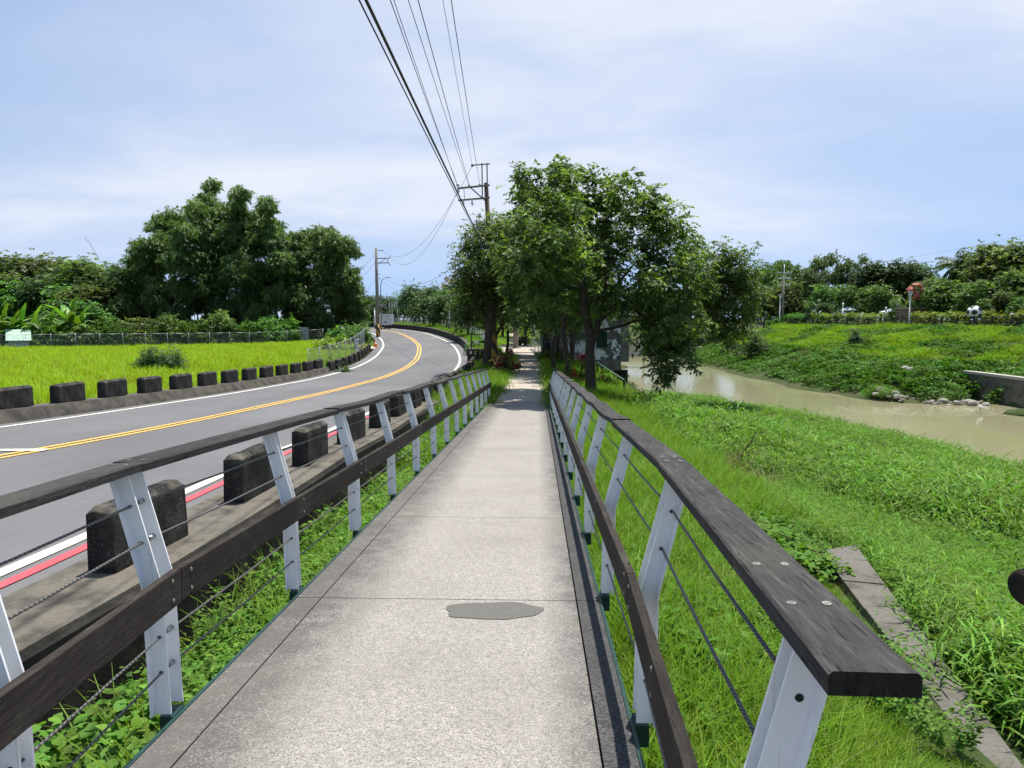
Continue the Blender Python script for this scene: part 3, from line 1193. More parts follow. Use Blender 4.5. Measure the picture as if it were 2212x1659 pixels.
def railing(side, label):
    """side -1: left of the walkway, +1: right"""
    edge = WL if side < 0 else WR
    root = empty('railing', (edge, 3.08, float(walk_z(3.08))))
    tag(root, label, 'railing')
    bpy.context.view_layer.update()

    def put(o):
        return child_at(o, root)

    meshes = {}
    for gap in (.05, .10):
        meshes[gap] = [x.mesh('post_bar') for x in post_mesh(side, gap)]
        for me in meshes[gap]:
            me.materials.append(M['white'])
    stub = MB().box((side * .038, 0, -.045), (.062, .10, .10)).mesh('post_foot')
    stub.materials.append(M['green_steel'])
    cutme = MB().tube([(0, -.004, 0), (0, .0035, 0)], .0085, 10).mesh('cable_hole')
    cutme.materials.append(M['black'])
    posts_ = POST_Y if side > 0 else [POST_Y[0]] + [.40, 2.04] + POST_Y[2:]
    for k_, y in enumerate(posts_):
        if side > 0 and y < 1:
            continue
        if side < 0:
            k_ -= 1
        z = float(walk_z(y))
        gap = .10 if k_ % 2 == 0 else .05
        x = edge + side * .015
        dx = veer(side, y)
        po = empty('post', (x + dx, y, z))
        put(po)
        po.rotation_euler = (random.uniform(-.006, .006), random.uniform(-.006, .006), random.uniform(-.03, .03))
        for me in meshes[gap]:
            link('post_bar', me, None, po)
        link('post_foot', stub, None, po)
        if y < 12:
            for h in WIRES:
                for s2 in (-1, 1):
                    o = link('cable_hole', cutme, None, po)
                    o.location = (side * (lean_x(side, h) + .036), s2 * gap / 2 - s2 * .0 + (-.0045 if s2 < 0 else .0045), h)
                if k_ % 2 == 0:
                    o = link('cable_fitting', fit_me, None, po)
                    o.location = (side * (lean_x(side, h) + .036), gap / 2 - .042, h)
    # cables, each from joint post to joint post
    y0 = POST_Y[0] if side < 0 else POST_Y[1]
    for h in WIRES:
        m_ = MB()
        ys = np.arange(y0, POST_Y[-1] + .01, .845)
        pts_ = []
        for j, yv in enumerate(ys):
            sag = -.006 if j % 2 else 0
            dx = veer(side, yv)
            pts_.append((edge + side * (.015 + lean_x(side, h) + .036) + dx, yv, float(walk_z(yv)) + h + sag))
        m_.tube(pts_, .0052, 8)
        put(m_.build('cable', M['rope']))
    # top rail and board, plank by plank
    starts = POST_Y[0::2] + [POST_Y[-1]] if True else POST_Y
    if side > 0:
        segs = [(1.06, 3.30)] + [(3.30 + 1.99 * k_ * 1.0, 3.30 + 1.99 * (k_ + 1)) for k_ in range(0, 11)]
    else:
        segs = [(-.5, 3.08)] + [(3.08 + 3.14 * k_, 3.08 + 3.14 * (k_ + 1)) for k_ in range(0, 7)]
    segs = [(a, min(b, 25.15)) for a, b in segs if a < 25]
    cx0 = edge + side * (.015 + lean_x(side, 1.1) + .038)

    def rail_x(yv):
        if side > 0:
            return cx0 + float(np.interp(yv, [1.06, 3.30, 6], [-.105, 0, .0]))
        return cx0 + veer(side, yv)

    wavy = {}
    for k_, (a, b) in enumerate(segs):
        wv0 = .0 if a < 5 else .012 * (-1) ** k_
        m_ = MB()
        za, zb = float(walk_z(a)) + RAIL_T - .02 + wavy.get(k_, 0), float(walk_z(b)) + RAIL_T - .02
        wob = random.uniform(-.006, .006)
        n_ = 8
        for i in range(n_):
            pass
        rows = np.linspace(a + .003, b - .003, n_ + 1)
        vs, fs = [], []
        hw, th, ch = .069, .038, .006
        prof = [(-hw, -th / 2), (hw, -th / 2), (hw, th / 2 - ch), (hw - ch, th / 2), (-hw + ch, th / 2), (-hw, th / 2 - ch)]
        for i, yv in enumerate(rows):
            t_ = (yv - a) / (b - a)
            zz = za + (zb - za) * t_ + (.010 * math.sin(math.pi * t_ * 2 + k_) if a > 4.5 else .002 * math.sin(math.pi * t_))
            xx = rail_x(yv) + (.006 * math.sin(math.pi * t_ + k_) if a > 4 else 0)
            for (ox, oz) in prof:
                vs.append((xx + ox + random.uniform(-.0008, .0008), yv, zz + oz + wob * (ox / hw) * .4))
        for i in range(n_):
            for j in range(6):
                j2 = (j + 1) % 6
                fs.append((i * 6 + j, (i + 1) * 6 + j, (i + 1) * 6 + j2, i * 6 + j2)[::-1])
        fs += [tuple(range(6)), tuple(reversed(range(n_ * 6, n_ * 6 + 6)))]
        m_.add(vs, fs)
        ro = m_.build('rail_plank', M['timber'])
        me = ro.data
        me.materials.append(M['timber_cut'])
        me.polygons[len(me.polygons) - 1].material_index = 1
        me.polygons[len(me.polygons) - 2].material_index = 1
        put(ro)
        if a < 9:
            spots = [(a + .07, -.03), (a + .07, .03), (b - .07, -.03), (b - .07, .03)]
            if side > 0 and k_ == 0:
                spots = [(1.36, -.036), (1.36, .03), (1.62, -.036), (1.62, .026), (b - .07, -.03), (b - .07, .03)]
            for (sy, sx) in spots:
                s_ = link('screw', screw_me)
                t_ = (sy - a) / (b - a)
                s_.location = (rail_x(sy) + sx, sy, za + (zb - za) * t_ + .0195)
                s_.rotation_euler = (-SLOPE, 0, random.uniform(0, 3))
                put(s_)
    bsegs = [(POST_Y[0] if side < 0 else 1.30, POST_Y[2])] + [(POST_Y[i], POST_Y[min(i + 2, len(POST_Y) - 1)]) for i in range(2, len(POST_Y) - 1, 2)]
    for k_, (a, b) in enumerate(bsegs):
        m_ = MB()
        dxa = veer(side, a)
        xa = edge + side * .010 - side * .006
        A = (xa + dxa, a + .003, float(walk_z(a)) + .585)
        B = (xa + veer(side, b), b - .003, float(walk_z(b)) + .585)
        m_.bar(A, B, .036, .150)
        put(m_.build('board_plank', M['timber_in'], None, .004))
        if a < 9:
            for yv in (a + .09, b - .09, (a + b) / 2):
                for dz in (-.04, .045):
                    s_ = link('screw', screw_me)
                    t_ = (yv - a) / (b - a)
                    s_.location = (A[0] + (B[0] - A[0]) * t_ - side * .0185, yv, A[2] + (B[2] - A[2]) * t_ + dz)
                    s_.rotation_euler = (0, -side * math.pi / 2, 0)
                    put(s_)
    return root


railing(-1, 'white steel and dark timber railing with wire ropes along the road side of the walkway')
railing(1, 'white steel and dark timber railing on the river side of the walkway')

# rounded dark end of another timber at the very edge of the picture
m_ = MB()
e0 = at(2216, 1270, 1.5)
m_.tube([(e0.x - .012, e0.y, e0.z), (e0.x + .0, e0.y, e0.z), (e0.x + .12, e0.y + .06, e0.z)], [.028, .038, .040], 20)
o = m_.build('timber_end', M['timber_cut'])
tag(o, 'dark rounded timber end just entering at the right edge above the grass', 'post end')

# ================================================================== vegetation tools


def unit(a):
    return a / (np.linalg.norm(a, axis=-1, keepdims=True) + 1e-9)


def leaves_mesh(name, P, U, N, L, W, droop=.25, rv=None):
    """one folded diamond per leaf: base P, direction U, normal hint N, length L, width W (arrays)"""
    n_ = len(P)
    U = unit(U)
    S = unit(np.cross(U, N))
    Nn = np.cross(S, U)
    L = np.broadcast_to(L, (n_,))[:, None]
    W = np.broadcast_to(W, (n_,))[:, None]
    mid = P + U * L * .45
    tip = P + U * L - Nn * L * droop
    V = np.stack([P, mid + S * W * .5 - Nn * W * .12, tip, mid - S * W * .5 - Nn * W * .12], 1).reshape(-1, 3)
    Q = np.arange(n_ * 4).reshape(-1, 4)
    if rv is None:
        rv = rng.random(n_)
    return V, Q, np.repeat(rv, 4)


def sprays(C, D, n_spray, slen, n_leaf, L, W, spread=1.0, droop=.35, vary=None):
    """compound sprays of leaflets round the clump centres C that point along D"""
    n_ = len(C)
    base = np.repeat(C, n_spray, 0) + rng.normal(0, 1, (n_ * n_spray, 3)) * spread
    d = unit(np.repeat(D, n_spray, 0) * .7 + rng.normal(0, .75, (n_ * n_spray, 3)) * np.array([1, 1, .55]))
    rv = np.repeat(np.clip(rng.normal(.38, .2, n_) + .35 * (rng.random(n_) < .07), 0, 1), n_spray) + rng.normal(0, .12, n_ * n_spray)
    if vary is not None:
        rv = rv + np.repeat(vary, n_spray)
    t_ = np.tile(np.linspace(.1, 1, n_leaf), n_ * n_spray)
    sl = np.repeat(slen * rng.uniform(.7, 1.25, n_ * n_spray), n_leaf)
    bp = np.repeat(base, n_leaf, 0)
    dd = np.repeat(d, n_leaf, 0)
    P = bp + dd * (t_ * sl)[:, None]
    P[:, 2] -= droop * sl * t_ ** 2
    side = unit(np.cross(dd, np.array([0, 0, 1.0]) + rng.normal(0, .25, dd.shape)))
    sgn = np.where(np.arange(len(P)) % 2 == 0, 1.0, -1.0)[:, None]
    U = side * sgn + dd * .55 + rng.normal(0, .28, P.shape)
    U[:, 2] -= .25
    N = np.array([0, 0, 1.0]) + rng.normal(0, .45, P.shape)
    Ls = L * rng.uniform(.7, 1.25, len(P))
    return leaves_mesh('', P, U, N, Ls, W * Ls / L, .25, np.clip(np.repeat(rv, n_leaf) + rng.normal(0, .06, len(P)), 0, 1))


def lobe_points(lobes, per, shell=.55):
    """points through ellipsoid lobes (cx,cy,cz,rx,ry,rz), denser towards the skin"""
    C, D = [], []
    for (x, y, z, rx, ry, rz) in lobes:
        vol = (rx * ry * rz) ** (2 / 3)
        n_ = max(3, int(per * vol))
        d = unit(rng.normal(0, 1, (n_, 3)))
        r_ = rng.uniform(shell, 1.0, (n_, 1))
        C.append(np.array([x, y, z]) + d * r_ * np.array([rx, ry, rz]))
        D.append(d)
    return np.concatenate(C), np.concatenate(D)


def grow(trunk, attract, r_tip=.012, expo=.60, step=.7, jit=.10, start=1):
    """branches that reach every attractor from a trunk polyline; returns (mesh builder)"""
    nodes = [np.array(p, float) for p in trunk]
    par = [-1] + list(range(len(trunk) - 1))
    top = nodes[-1]
    order = np.argsort(np.linalg.norm(attract - top, axis=1))
    for i in order:
        a = attract[i]
        P = np.array(nodes)
        d = np.linalg.norm(P - a, axis=1)
        d[:start] += 50
        cost = d + .8 * np.maximum(0, P[:, 2] - a[2]) + .25 * np.linalg.norm(P - top, axis=1)
        j = int(np.argmin(cost))
        s_ = nodes[j]
        m_ = max(1, int(d[j] / step))
        last = j
        bow = rng.normal(0, jit, 3) * d[j]
        bow[2] += .10 * d[j]
        for k_ in range(1, m_ + 1):
            t_ = k_ / m_
            nodes.append(s_ + (a - s_) * t_ + bow * math.sin(math.pi * t_) + (rng.normal(0, .03, 3) if k_ < m_ else 0))
            par.append(last)
            last = len(nodes) - 1
    n_ = len(nodes)
    cnt = np.zeros(n_)
    kids = [[] for _ in range(n_)]
    for i in range(n_):
        if par[i] >= 0:
            kids[par[i]].append(i)
    for i in range(n_ - 1, -1, -1):
        if not kids[i]:
            cnt[i] += 1
        if par[i] >= 0:
            cnt[par[i]] += cnt[i]
    return nodes, par, kids, cnt, r_tip, expo


def branches_mb(g, r_base, n_trunk, sides=6):
    nodes, par, kids, cnt, r_tip, expo = g
    scale_ = r_base / (r_tip * cnt[0] ** expo)
    rad = [max(r_tip, r_tip * c ** expo * scale_) for c in cnt]
    tr, br = MB(), MB()
    stack = [(0, None)]
    while stack:
        i, p = stack.pop()
        chain = [i]
        while kids[chain[-1]]:
            ks = sorted(kids[chain[-1]], key=lambda q: -cnt[q])
            for q in ks[1:]:
                stack.append((q, chain[-1]))
            chain.append(ks[0])
        pts_ = [nodes[q] for q in chain]
        rr = [rad[q] for q in chain]
        if p is not None:
            pts_ = [nodes[p]] + pts_
            rr = [min(rr[0] * 1.15, rad[p])] + rr
        if len(pts_) < 2:
            continue
        if p is None:
            rr[0] *= 1.35
            tr.tube(pts_, rr, max(sides, 9), cap=False)
        else:
            br.tube(pts_, rr, sides if rr[0] > .05 else 4, cap=False)
    return tr, br


def make_tree(name, label, trunk, lobes, r_base, leafmat, per=9, shell=.5, spray=(8, .42, 9, .12, .05), spread=.28, barkmat='bark', group=None,
              cat='tree', attract_max=170, r_tip=.007, droop=.35, toplight=.25, step=.7):
    root = empty(name, trunk[0])
    tag(root, label, cat, group)
    o3 = np.array(trunk[0], float)
    C, D = lobe_points(lobes, per, shell)
    C, trunk = C - o3, [np.array(p, float) - o3 for p in trunk]
    sel_ = rng.permutation(len(C))[:attract_max]
    g = grow(trunk, C[sel_], r_tip=r_tip, step=step)
    tr, br = branches_mb(g, r_base, len(trunk))
    link('trunk', tr.mesh('trunk'), M[barkmat], root)
    link('branches', br.mesh('branches'), M[barkmat], root)
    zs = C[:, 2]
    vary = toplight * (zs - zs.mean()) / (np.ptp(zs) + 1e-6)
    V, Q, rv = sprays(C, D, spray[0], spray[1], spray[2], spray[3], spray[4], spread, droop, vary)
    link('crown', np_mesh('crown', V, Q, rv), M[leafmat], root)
    return root


def lobes_px(lst, Y, depth=1.0, jitter=.6, flat=1.0):
    """lobes given in picture measure (x, y, radius[, dY]) at the depth Y"""
    out = []
    for e in lst:
        dy = e[3] if len(e) > 3 else random.uniform(-jitter, jitter)
        p = at(e[0], e[1], Y + dy)
        r_ = e[2] * (Y + dy) / F
        out.append((p.x, p.y, p.z, r_, r_ * depth, r_ * flat))
    return out


def copy_tree(root, loc, rz=0.0, sc=1.0, label=None, name=None):
    r_ = root.copy()
    COL.objects.link(r_)
    r_.location = loc
    r_.rotation_euler = (0, 0, rz)
    r_.scale = sc if isinstance(sc, tuple) else (sc, sc, sc)
    if label:
        r_['label'] = label
    for ch in root.children:
        c = ch.copy()
        COL.objects.link(c)
        c.parent = r_
        for g_ in ch.children:
            d = g_.copy()
            COL.objects.link(d)
            d.parent = c
    return r_


PROTO = bpy.data.collections.new('scatter_sources')


def proto(coll_name, meshes, mat):
    c = bpy.data.collections.new(coll_name)
    for i, me in enumerate(meshes):
        me.materials.clear()
        me.materials.append(mat)
        o = bpy.data.objects.new(f'{coll_name}_{i:02d}', me)
        c.objects.link(o)
    return c


def scatter(name, pts, coll, scl, label, cat, tilt=.12, rots=None):
    n_ = len(pts)
    me = bpy.data.meshes.new(name)
    me.vertices.add(n_)
    me.vertices.foreach_set('co', np.asarray(pts, np.float32).ravel())
    a = me.attributes.new('rot', 'FLOAT_VECTOR', 'POINT')
    r_ = np.c_[rng.normal(0, tilt, (n_, 2)), rng.uniform(0, 6.283, n_)] if rots is None else rots
    a.data.foreach_set('vector', r_.astype(np.float32).ravel())
    a = me.attributes.new('scl', 'FLOAT', 'POINT')
    a.data.foreach_set('value', np.broadcast_to(scl, (n_,)).astype(np.float32))
    o = bpy.data.objects.new(name, me)
    COL.objects.link(o)
    ng = bpy.data.node_groups.new(name, 'GeometryNodeTree')
    ng.interface.new_socket('Geometry', in_out='INPUT', socket_type='NodeSocketGeometry')
    ng.interface.new_socket('Geometry', in_out='OUTPUT', socket_type='NodeSocketGeometry')
    N_, L_ = ng.nodes, ng.links
    gi, go = N_.new('NodeGroupInput'), N_.new('NodeGroupOutput')
    iop = N_.new('GeometryNodeInstanceOnPoints')
    ci = N_.new('GeometryNodeCollectionInfo')
    ci.inputs['Collection'].default_value = coll
    ci.inputs['Separate Children'].default_value = True
    ci.inputs['Reset Children'].default_value = True
    iop.inputs['Pick Instance'].default_value = True
    ra = N_.new('GeometryNodeInputNamedAttribute')
    ra.data_type = 'FLOAT_VECTOR'
    ra.inputs['Name'].default_value = 'rot'
    sa = N_.new('GeometryNodeInputNamedAttribute')
    sa.data_type = 'FLOAT'
    sa.inputs['Name'].default_value = 'scl'
    e2r = N_.new('FunctionNodeEulerToRotation')
    L_.new(ra.outputs[0], e2r.inputs[0])
    L_.new(gi.outputs[0], iop.inputs['Points'])
    L_.new(ci.outputs[0], iop.inputs['Instance'])
    L_.new(e2r.outputs[0], iop.inputs['Rotation'])
    L_.new(sa.outputs[0], iop.inputs['Scale'])
    L_.new(iop.outputs[0], go.inputs[0])
    md = o.modifiers.new('scatter', 'NODES')
    md.node_group = ng
    return tag(o, label, cat, None, 'stuff')


def blades(n_, hgt, wid, rad, bend=.6, seg=3, lean=.35):
    """a tuft of curved grass blades"""
    base = rng.normal(0, rad, (n_, 2))
    az = rng.uniform(0, 6.283, n_)
    h = hgt * rng.uniform(.45, 1.1, n_)
    ln = np.abs(rng.normal(0, lean, n_))
    bd = bend * rng.uniform(.3, 1.5, n_)
    dirx, diry = np.cos(az), np.sin(az)
    Vs = []
    ts = np.linspace(0, 1, seg + 1)
    for t_ in ts:
        out = h * (ln * t_ + bd * t_ ** 2 * .8)
        z = h * (t_ - .35 * bd * t_ ** 2)
        w = wid * (1 - t_ ** 1.6) * rng.uniform(.8, 1.2, n_) + .0008
        cx, cy = base[:, 0] + dirx * out, base[:, 1] + diry * out
        Vs.append(np.c_[cx - diry * w, cy + dirx * w, z])
        Vs.append(np.c_[cx + diry * w, cy - dirx * w, z])
    V = np.stack(Vs, 1).reshape(-1, 3)
    k_ = 2 * (seg + 1)
    b = np.arange(n_)[:, None] * k_
    Q = np.concatenate([b + np.array([2 * i, 2 * i + 1, 2 * i + 3, 2 * i + 2]) for i in range(seg)])
    rv = np.repeat(np.clip(rng.normal(.5, .22, n_), 0, 1), k_)
    return np_mesh('grass_tuft', V, Q, rv)


def stems(n_, hgt, L, W, rad):
    """creeping grass: stalks that carry short arching blades"""
    nl = 7
    b = rng.normal(0, rad, (n_, 2))
    az = rng.uniform(0, 6.283, n_)
    h = hgt * rng.uniform(.55, 1.1, n_)
    ln = np.abs(rng.normal(0, .30, n_))
    t_ = np.tile(np.linspace(.25, 1, nl), n_)
    B, A, Hh, Ln = np.repeat(b, nl, 0), np.repeat(az, nl), np.repeat(h, nl), np.repeat(ln, nl)
    P = np.c_[B[:, 0] + np.cos(A) * Ln * Hh * t_ ** 1.5, B[:, 1] + np.sin(A) * Ln * Hh * t_ ** 1.5, Hh * t_ * (1 - .15 * Ln)]
    a2 = A + np.tile(np.arange(nl) * 2.6, n_) + rng.normal(0, .5, len(P))
    U = np.c_[np.cos(a2), np.sin(a2), rng.normal(.75, .35, len(P))]
    N = np.c_[rng.normal(0, .3, (len(P), 2)), np.ones(len(P))]
    U = unit(U)
    S = unit(np.cross(U, N))
    Nn = np.cross(S, U)
    Ls = (L * rng.uniform(.6, 1.25, len(P)))[:, None]
    W_ = W * Ls / L
    m1 = P + U * Ls * .35 + Nn * Ls * .02
    hx = np.c_[U[:, :2], np.zeros(len(P))]
    m2 = P + U * Ls * .62 + hx * Ls * .10 - np.array([0, 0, 1.0]) * Ls * .06
    tip = P + U * Ls * .75 + hx * Ls * .28 - np.array([0, 0, 1.0]) * Ls * .30
    V = np.stack([P - S * W_ * .2, P + S * W_ * .2, m1 + S * W_ * .5, m1 - S * W_ * .5, m2 + S * W_ * .4, m2 - S * W_ * .4, tip], 1).reshape(-1, 3)
    q = np.arange(len(P))[:, None] * 7
    T = np.concatenate([q + np.array(x) for x in ((0, 1, 2), (0, 2, 3), (3, 2, 4), (3, 4, 5), (5, 4, 6))])
    rv = np.repeat(np.clip(np.repeat(rng.normal(.45, .15, n_), nl) + .25 * (t_ - .6) + rng.normal(0, .12, len(P)), 0, 1), 7)
    return np_mesh('grass_tuft', V, T, rv)


def leafy(n_, rad, hgt, L, W, dome=True, updir=.6):
    """low leafy clump"""
    th = rng.uniform(0, 6.283, n_)
    r_ = rad * np.sqrt(rng.random(n_))
    z = hgt * (1 - (r_ / rad) ** 2) * rng.uniform(.45, 1.05, n_) if dome else hgt * rng.random(n_)
    P = np.c_[r_ * np.cos(th), r_ * np.sin(th), z]
    a = rng.uniform(0, 6.283, n_)
    U = np.c_[np.cos(a), np.sin(a), rng.normal(.1, .35, n_)]
    N = np.c_[rng.normal(0, .4, n_), rng.normal(0, .4, n_), np.ones(n_)]
    Ls = L * rng.uniform(.6, 1.3, n_)
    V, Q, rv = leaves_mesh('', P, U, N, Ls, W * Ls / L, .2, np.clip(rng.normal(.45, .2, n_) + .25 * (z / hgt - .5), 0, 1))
    return np_mesh('leafy_clump', V, Q, rv)


def weed(n_stem, hgt, L, W):
    """upright weed with stalks and pairs of broad leaves"""
    Ps, Us, Ns, Ls = [], [], [], []
    for s_ in range(n_stem):
        az, ln = rng.uniform(0, 6.283), rng.uniform(.1, .5)
        h = hgt * rng.uniform(.5, 1.1)
        nl = int(6 + rng.integers(0, 5))
        for i in range(nl):
            t_ = .2 + .8 * i / nl
            p = np.array([math.cos(az) * ln * h * t_ ** 1.5, math.sin(az) * ln * h * t_ ** 1.5, h * t_])
            a = i * 2.4 + rng.normal(0, .3)
            Ps.append(p)
            Us.append([math.cos(a), math.sin(a), rng.normal(.15, .25)])
            Ns.append([rng.normal(0, .25), rng.normal(0, .25), 1])
            Ls.append(L * rng.uniform(.6, 1.2) * (1.15 - .45 * t_))
    P, U, N, Ls = map(np.array, (Ps, Us, Ns, Ls))
    # a leaf of two halves with a rounder outline
    U = unit(U)
    S = unit(np.cross(U, N))
    Nn = np.cross(S, U)
    l = Ls[:, None]
    w = l * W / L
    P0 = P + U * l * .25
    rows = [(0, 0, 0), (.22, .42, .0), (.55, .5, .03), (.85, .22, .10), (1.0, 0, .16)]
    V = []
    mids = [P0 + U * l * a - Nn * l * dz for a, _, dz in rows]
    lft = [P0 + U * l * a + S * w * b - Nn * l * (dz - .05 * b) for a, b, dz in rows[1:4]]
    rgt = [P0 + U * l * a - S * w * b - Nn * l * (dz - .05 * b) for a, b, dz in rows[1:4]]
    V = np.stack(mids + lft + rgt, 1)          # 5 + 3 + 3 = 11 verts
    n_ = len(P)
    V = V.reshape(-1, 3)
    b = np.arange(n_)[:, None] * 11
    tri = [(0, 1, 5, 5), (1, 2, 6, 5), (2, 3, 7, 6), (3, 4, 7, 7), (0, 8, 1, 1), (8, 9, 2, 1), (9, 10, 3, 2), (10, 4, 3, 3)]
    T = []
    for q in tri:
        if q[2] == q[3]:
            T.append(b + np.array([q[0], q[1], q[2]]))
        else:
            T.append(b + np.array([q[0], q[1], q[2]]))
            T.append(b + np.array([q[0], q[2], q[3]]))
    rv = np.repeat(np.clip(rng.normal(.5, .2, n_), 0, 1), 11)
    return np_mesh('weed_plant', V, np.concatenate(T), rv)


def rand_in(x0, x1, y0, y1, n_):
    return np.c_[rng.uniform(x0, x1, n_), rng.uniform(y0, y1, n_)]


def with_z(p, dz=-.03):
    return np.c_[p, H(p[:, 0], p[:, 1]) + dz]


def in_view(p, marg=160, z=None):
    """keep what can be seen from the photograph's side of the place, with a wide margin"""
    c, s_ = math.cos(-YAW), math.sin(-YAW)
    x, y = p[:, 0] * c - p[:, 1] * s_, p[:, 0] * s_ + p[:, 1] * c
    u_ = F * x / np.maximum(y, .3)
    return (y > .3) & (np.abs(u_) < 1106 + marg + 600 / np.maximum(y, 1))


def vnoise(p, sc, seed=0):
    """cheap smooth random field 0..1"""
    r_ = np.random.default_rng(seed)
    out = np.zeros(len(p))
    for k_ in range(6):
        a = r_.uniform(0, 6.28)
        f = sc * r_.uniform(.6, 1.9)
        out += np.sin((p[:, 0] * math.cos(a) + p[:, 1] * math.sin(a)) * f + r_.uniform(0, 6.28))
    return .5 + out / 7.5


# ------------------------------------------------------------------ grass and weeds on the ground
G_BANK = proto('bank_tuft', [stems(17, .46, .21, .0125, .13) for _ in range(6)], M['grass_bank'])
G_BANKF = proto('bank_tuft_far', [stems(30, .52, .26, .019, .27) for _ in range(5)], M['grass_bank'])
G_BRIGHT = proto('bright_tuft', [blades(30, .42, .0045, .09, .65) for _ in range(5)], M['grass_bright'])
G_BRIGHTF = proto('bright_tuft_far', [blades(30, .45, .010, .2, .6, 2) for _ in range(4)], M['grass_bright'])
G_FIELD = proto('field_tuft', [blades(38, .46, .016, .30, .5, 2) for _ in range(4)], M['grass_field'])
G_REED = proto('reed_tuft', [blades(16, 1.05, .011, .10, .55, 4, .25) for _ in range(4)], M['grass_bank'])
V_BANK = proto('vine_clump', [leafy(95, .75, .38, .20, .15) for _ in range(5)], M['leaf_vine'])
G_SLOPE = proto('slope_tuft', [blades(60, .34, .022, .42, 1.1, 2, .7) for _ in range(4)], M['grass_slope'])
W_GULLY = proto('gully_weed', [weed(5, .42, .105, .075) for _ in range(5)], M['leaf_weed'])
W_FINE = proto('fine_weed', [weed(7, .40, .05, .028) for _ in range(4)], M['leaf_weed'])
W_CREEP = proto('creeper', [leafy(70, .28, .12, .07, .05) for _ in range(4)], M['leaf_weed'])

SHORE = np.array([(60, 6), (40, 12), (30, 18), (24, 24), (21.5, 29), (20.8, 36), (20.2, 43), (16.5, 47.5), (11.5, 51.5), (9.0, 53), (7.2, 55)])


def above_water(p, m=.12):
    return H(p[:, 0], p[:, 1]) > WATER_Z + m


STRIP = [on(1772, 1186, -1.56), on(2010, 1500, -1.58), on(2215, 1660, -1.58), on(1848, 1174, -1.56)]


def on_strip(p, m):
    """points standing on the old wall top; the line of its left and right edge"""
    a, b, c, d = STRIP
    xl = a.x + (p[:, 1] - a.y) / (b.y - a.y) * (b.x - a.x)
    xr = d.x + (p[:, 1] - d.y) / (c.y - d.y) * (c.x - d.x)
    ins = (p[:, 0] > xl - .10) & (p[:, 0] < xr + .20) & (p[:, 1] < a.y + .1)
    return ins & (rng.random(len(p)) < .97)


DEB = [ground(px_, py_) for px_, py_ in ((1385, 856), (1440, 890), (1480, 930), (1530, 975), (1570, 1010), (1600, 1060))]
_dy = np.array([q_.y for q_ in DEB][::-1])
_dx = np.array([q_.x for q_ in DEB][::-1])


def on_debris(p, w=.42):
    return (np.abs(p[:, 0] - np.interp(p[:, 1], _dy, _dx)) < w) & (p[:, 1] > _dy[0]) & (p[:, 1] < _dy[-1] + 2) & (rng.random(len(p)) < .85)


# bright shoulder next to the walkway
p = rand_in(.52, 4.3, .2, 26, 15500)
d_ = np.hypot(p[:, 0], p[:, 1])
p = p[(rng.random(len(p)) < np.clip(8 / d_, .22, 1)) & in_view(p)]
p = p[~on_strip(p, 1) & ~on_debris(p, .35)]
d_ = np.hypot(p[:, 0], p[:, 1])
_a, _b = STRIP[0], STRIP[1]
xl_ = _a.x + (p[:, 1] - _a.y) / (_b.y - _a.y) * (_b.x - _a.x)
low_ = np.where((p[:, 1] < _a.y + 1.2) & (p[:, 0] < xl_ + .8), np.clip((xl_ - p[:, 0]) / 1.5, .28, 1), 1)
scatter('bright_grass', with_z(p), G_BRIGHT, low_ * rng.uniform(.75, 1.35, len(p)) * np.interp(d_, [3, 10, 25], [.85, 1.0, 1.35]),
        'bright green grass on the shoulder beside the river side railing', 'grass')
# darker bank down to the river
p = rand_in(3.9, 26, 1.5, 56, 60000)
d_ = np.hypot(p[:, 0], p[:, 1])
dens = np.interp(d_, [4, 10, 20, 40, 60], [1, .85, .42, .22, .16])
p = p[(rng.random(len(p)) < dens) & in_view(p)]
p = p[above_water(p, .10)]
p = p[~on_strip(p, 0)]
p = p[~on_debris(p, .55)]
p = p[(p[:, 1] < 26) | (p[:, 0] > 5.0 + (p[:, 1] - 26) * .09)]
near = np.hypot(p[:, 0], p[:, 1]) < 17
hump = .75 + .7 * vnoise(p, .55, 3)
scatter('bank_grass', with_z(p[near], -.02), G_BANK, (rng.uniform(.75, 1.4, len(p)) * hump)[near] * 1.0,
        'deep green reedy grass covering the river bank below the walkway', 'grass')
scatter('far_bank_grass', with_z(p[~near], -.02), G_BANKF, (rng.uniform(.8, 1.45, len(p)) * hump)[~near] * 1.0,
        'deep green grass on the river bank running down to the water', 'grass')
p2 = rand_in(4.3, 24, 4, 50, 900)
p2 = p2[in_view(p2) & above_water(p2, .1)]
p2 = p2[(vnoise(p2, .45, 11) > .60) | (rng.random(len(p2)) < .12)]
scatter('reeds', with_z(p2), G_REED, rng.uniform(.55, 1.05, len(p2)), 'taller reed blades standing up out of the bank grass', 'reeds', .08)
# creeping leaves among the grass at the foot of the strip
p = rand_in(1.0, 5.2, 2.2, 12, 1900)
p = p[in_view(p) & (vnoise(p, .9, 5) > .5) & ~on_strip(p, 0)]
pw = rand_in(.8, 3.6, 1.6, 6.5, 420)
pw = pw[in_view(pw) & (vnoise(pw, 1.1, 15) > .48) & ~on_strip(pw, 0)]
scatter('bank_weeds', with_z(pw, .02), W_FINE, rng.uniform(.8, 1.4, len(pw)), 'small leafy weeds among the grass below the river side railing', 'weeds', .2)
scatter('bank_creeper', with_z(p, .08), W_CREEP, rng.uniform(.8, 1.6, len(p)), 'small leaved creeper spread through the grass by the old wall top', 'ground cover')
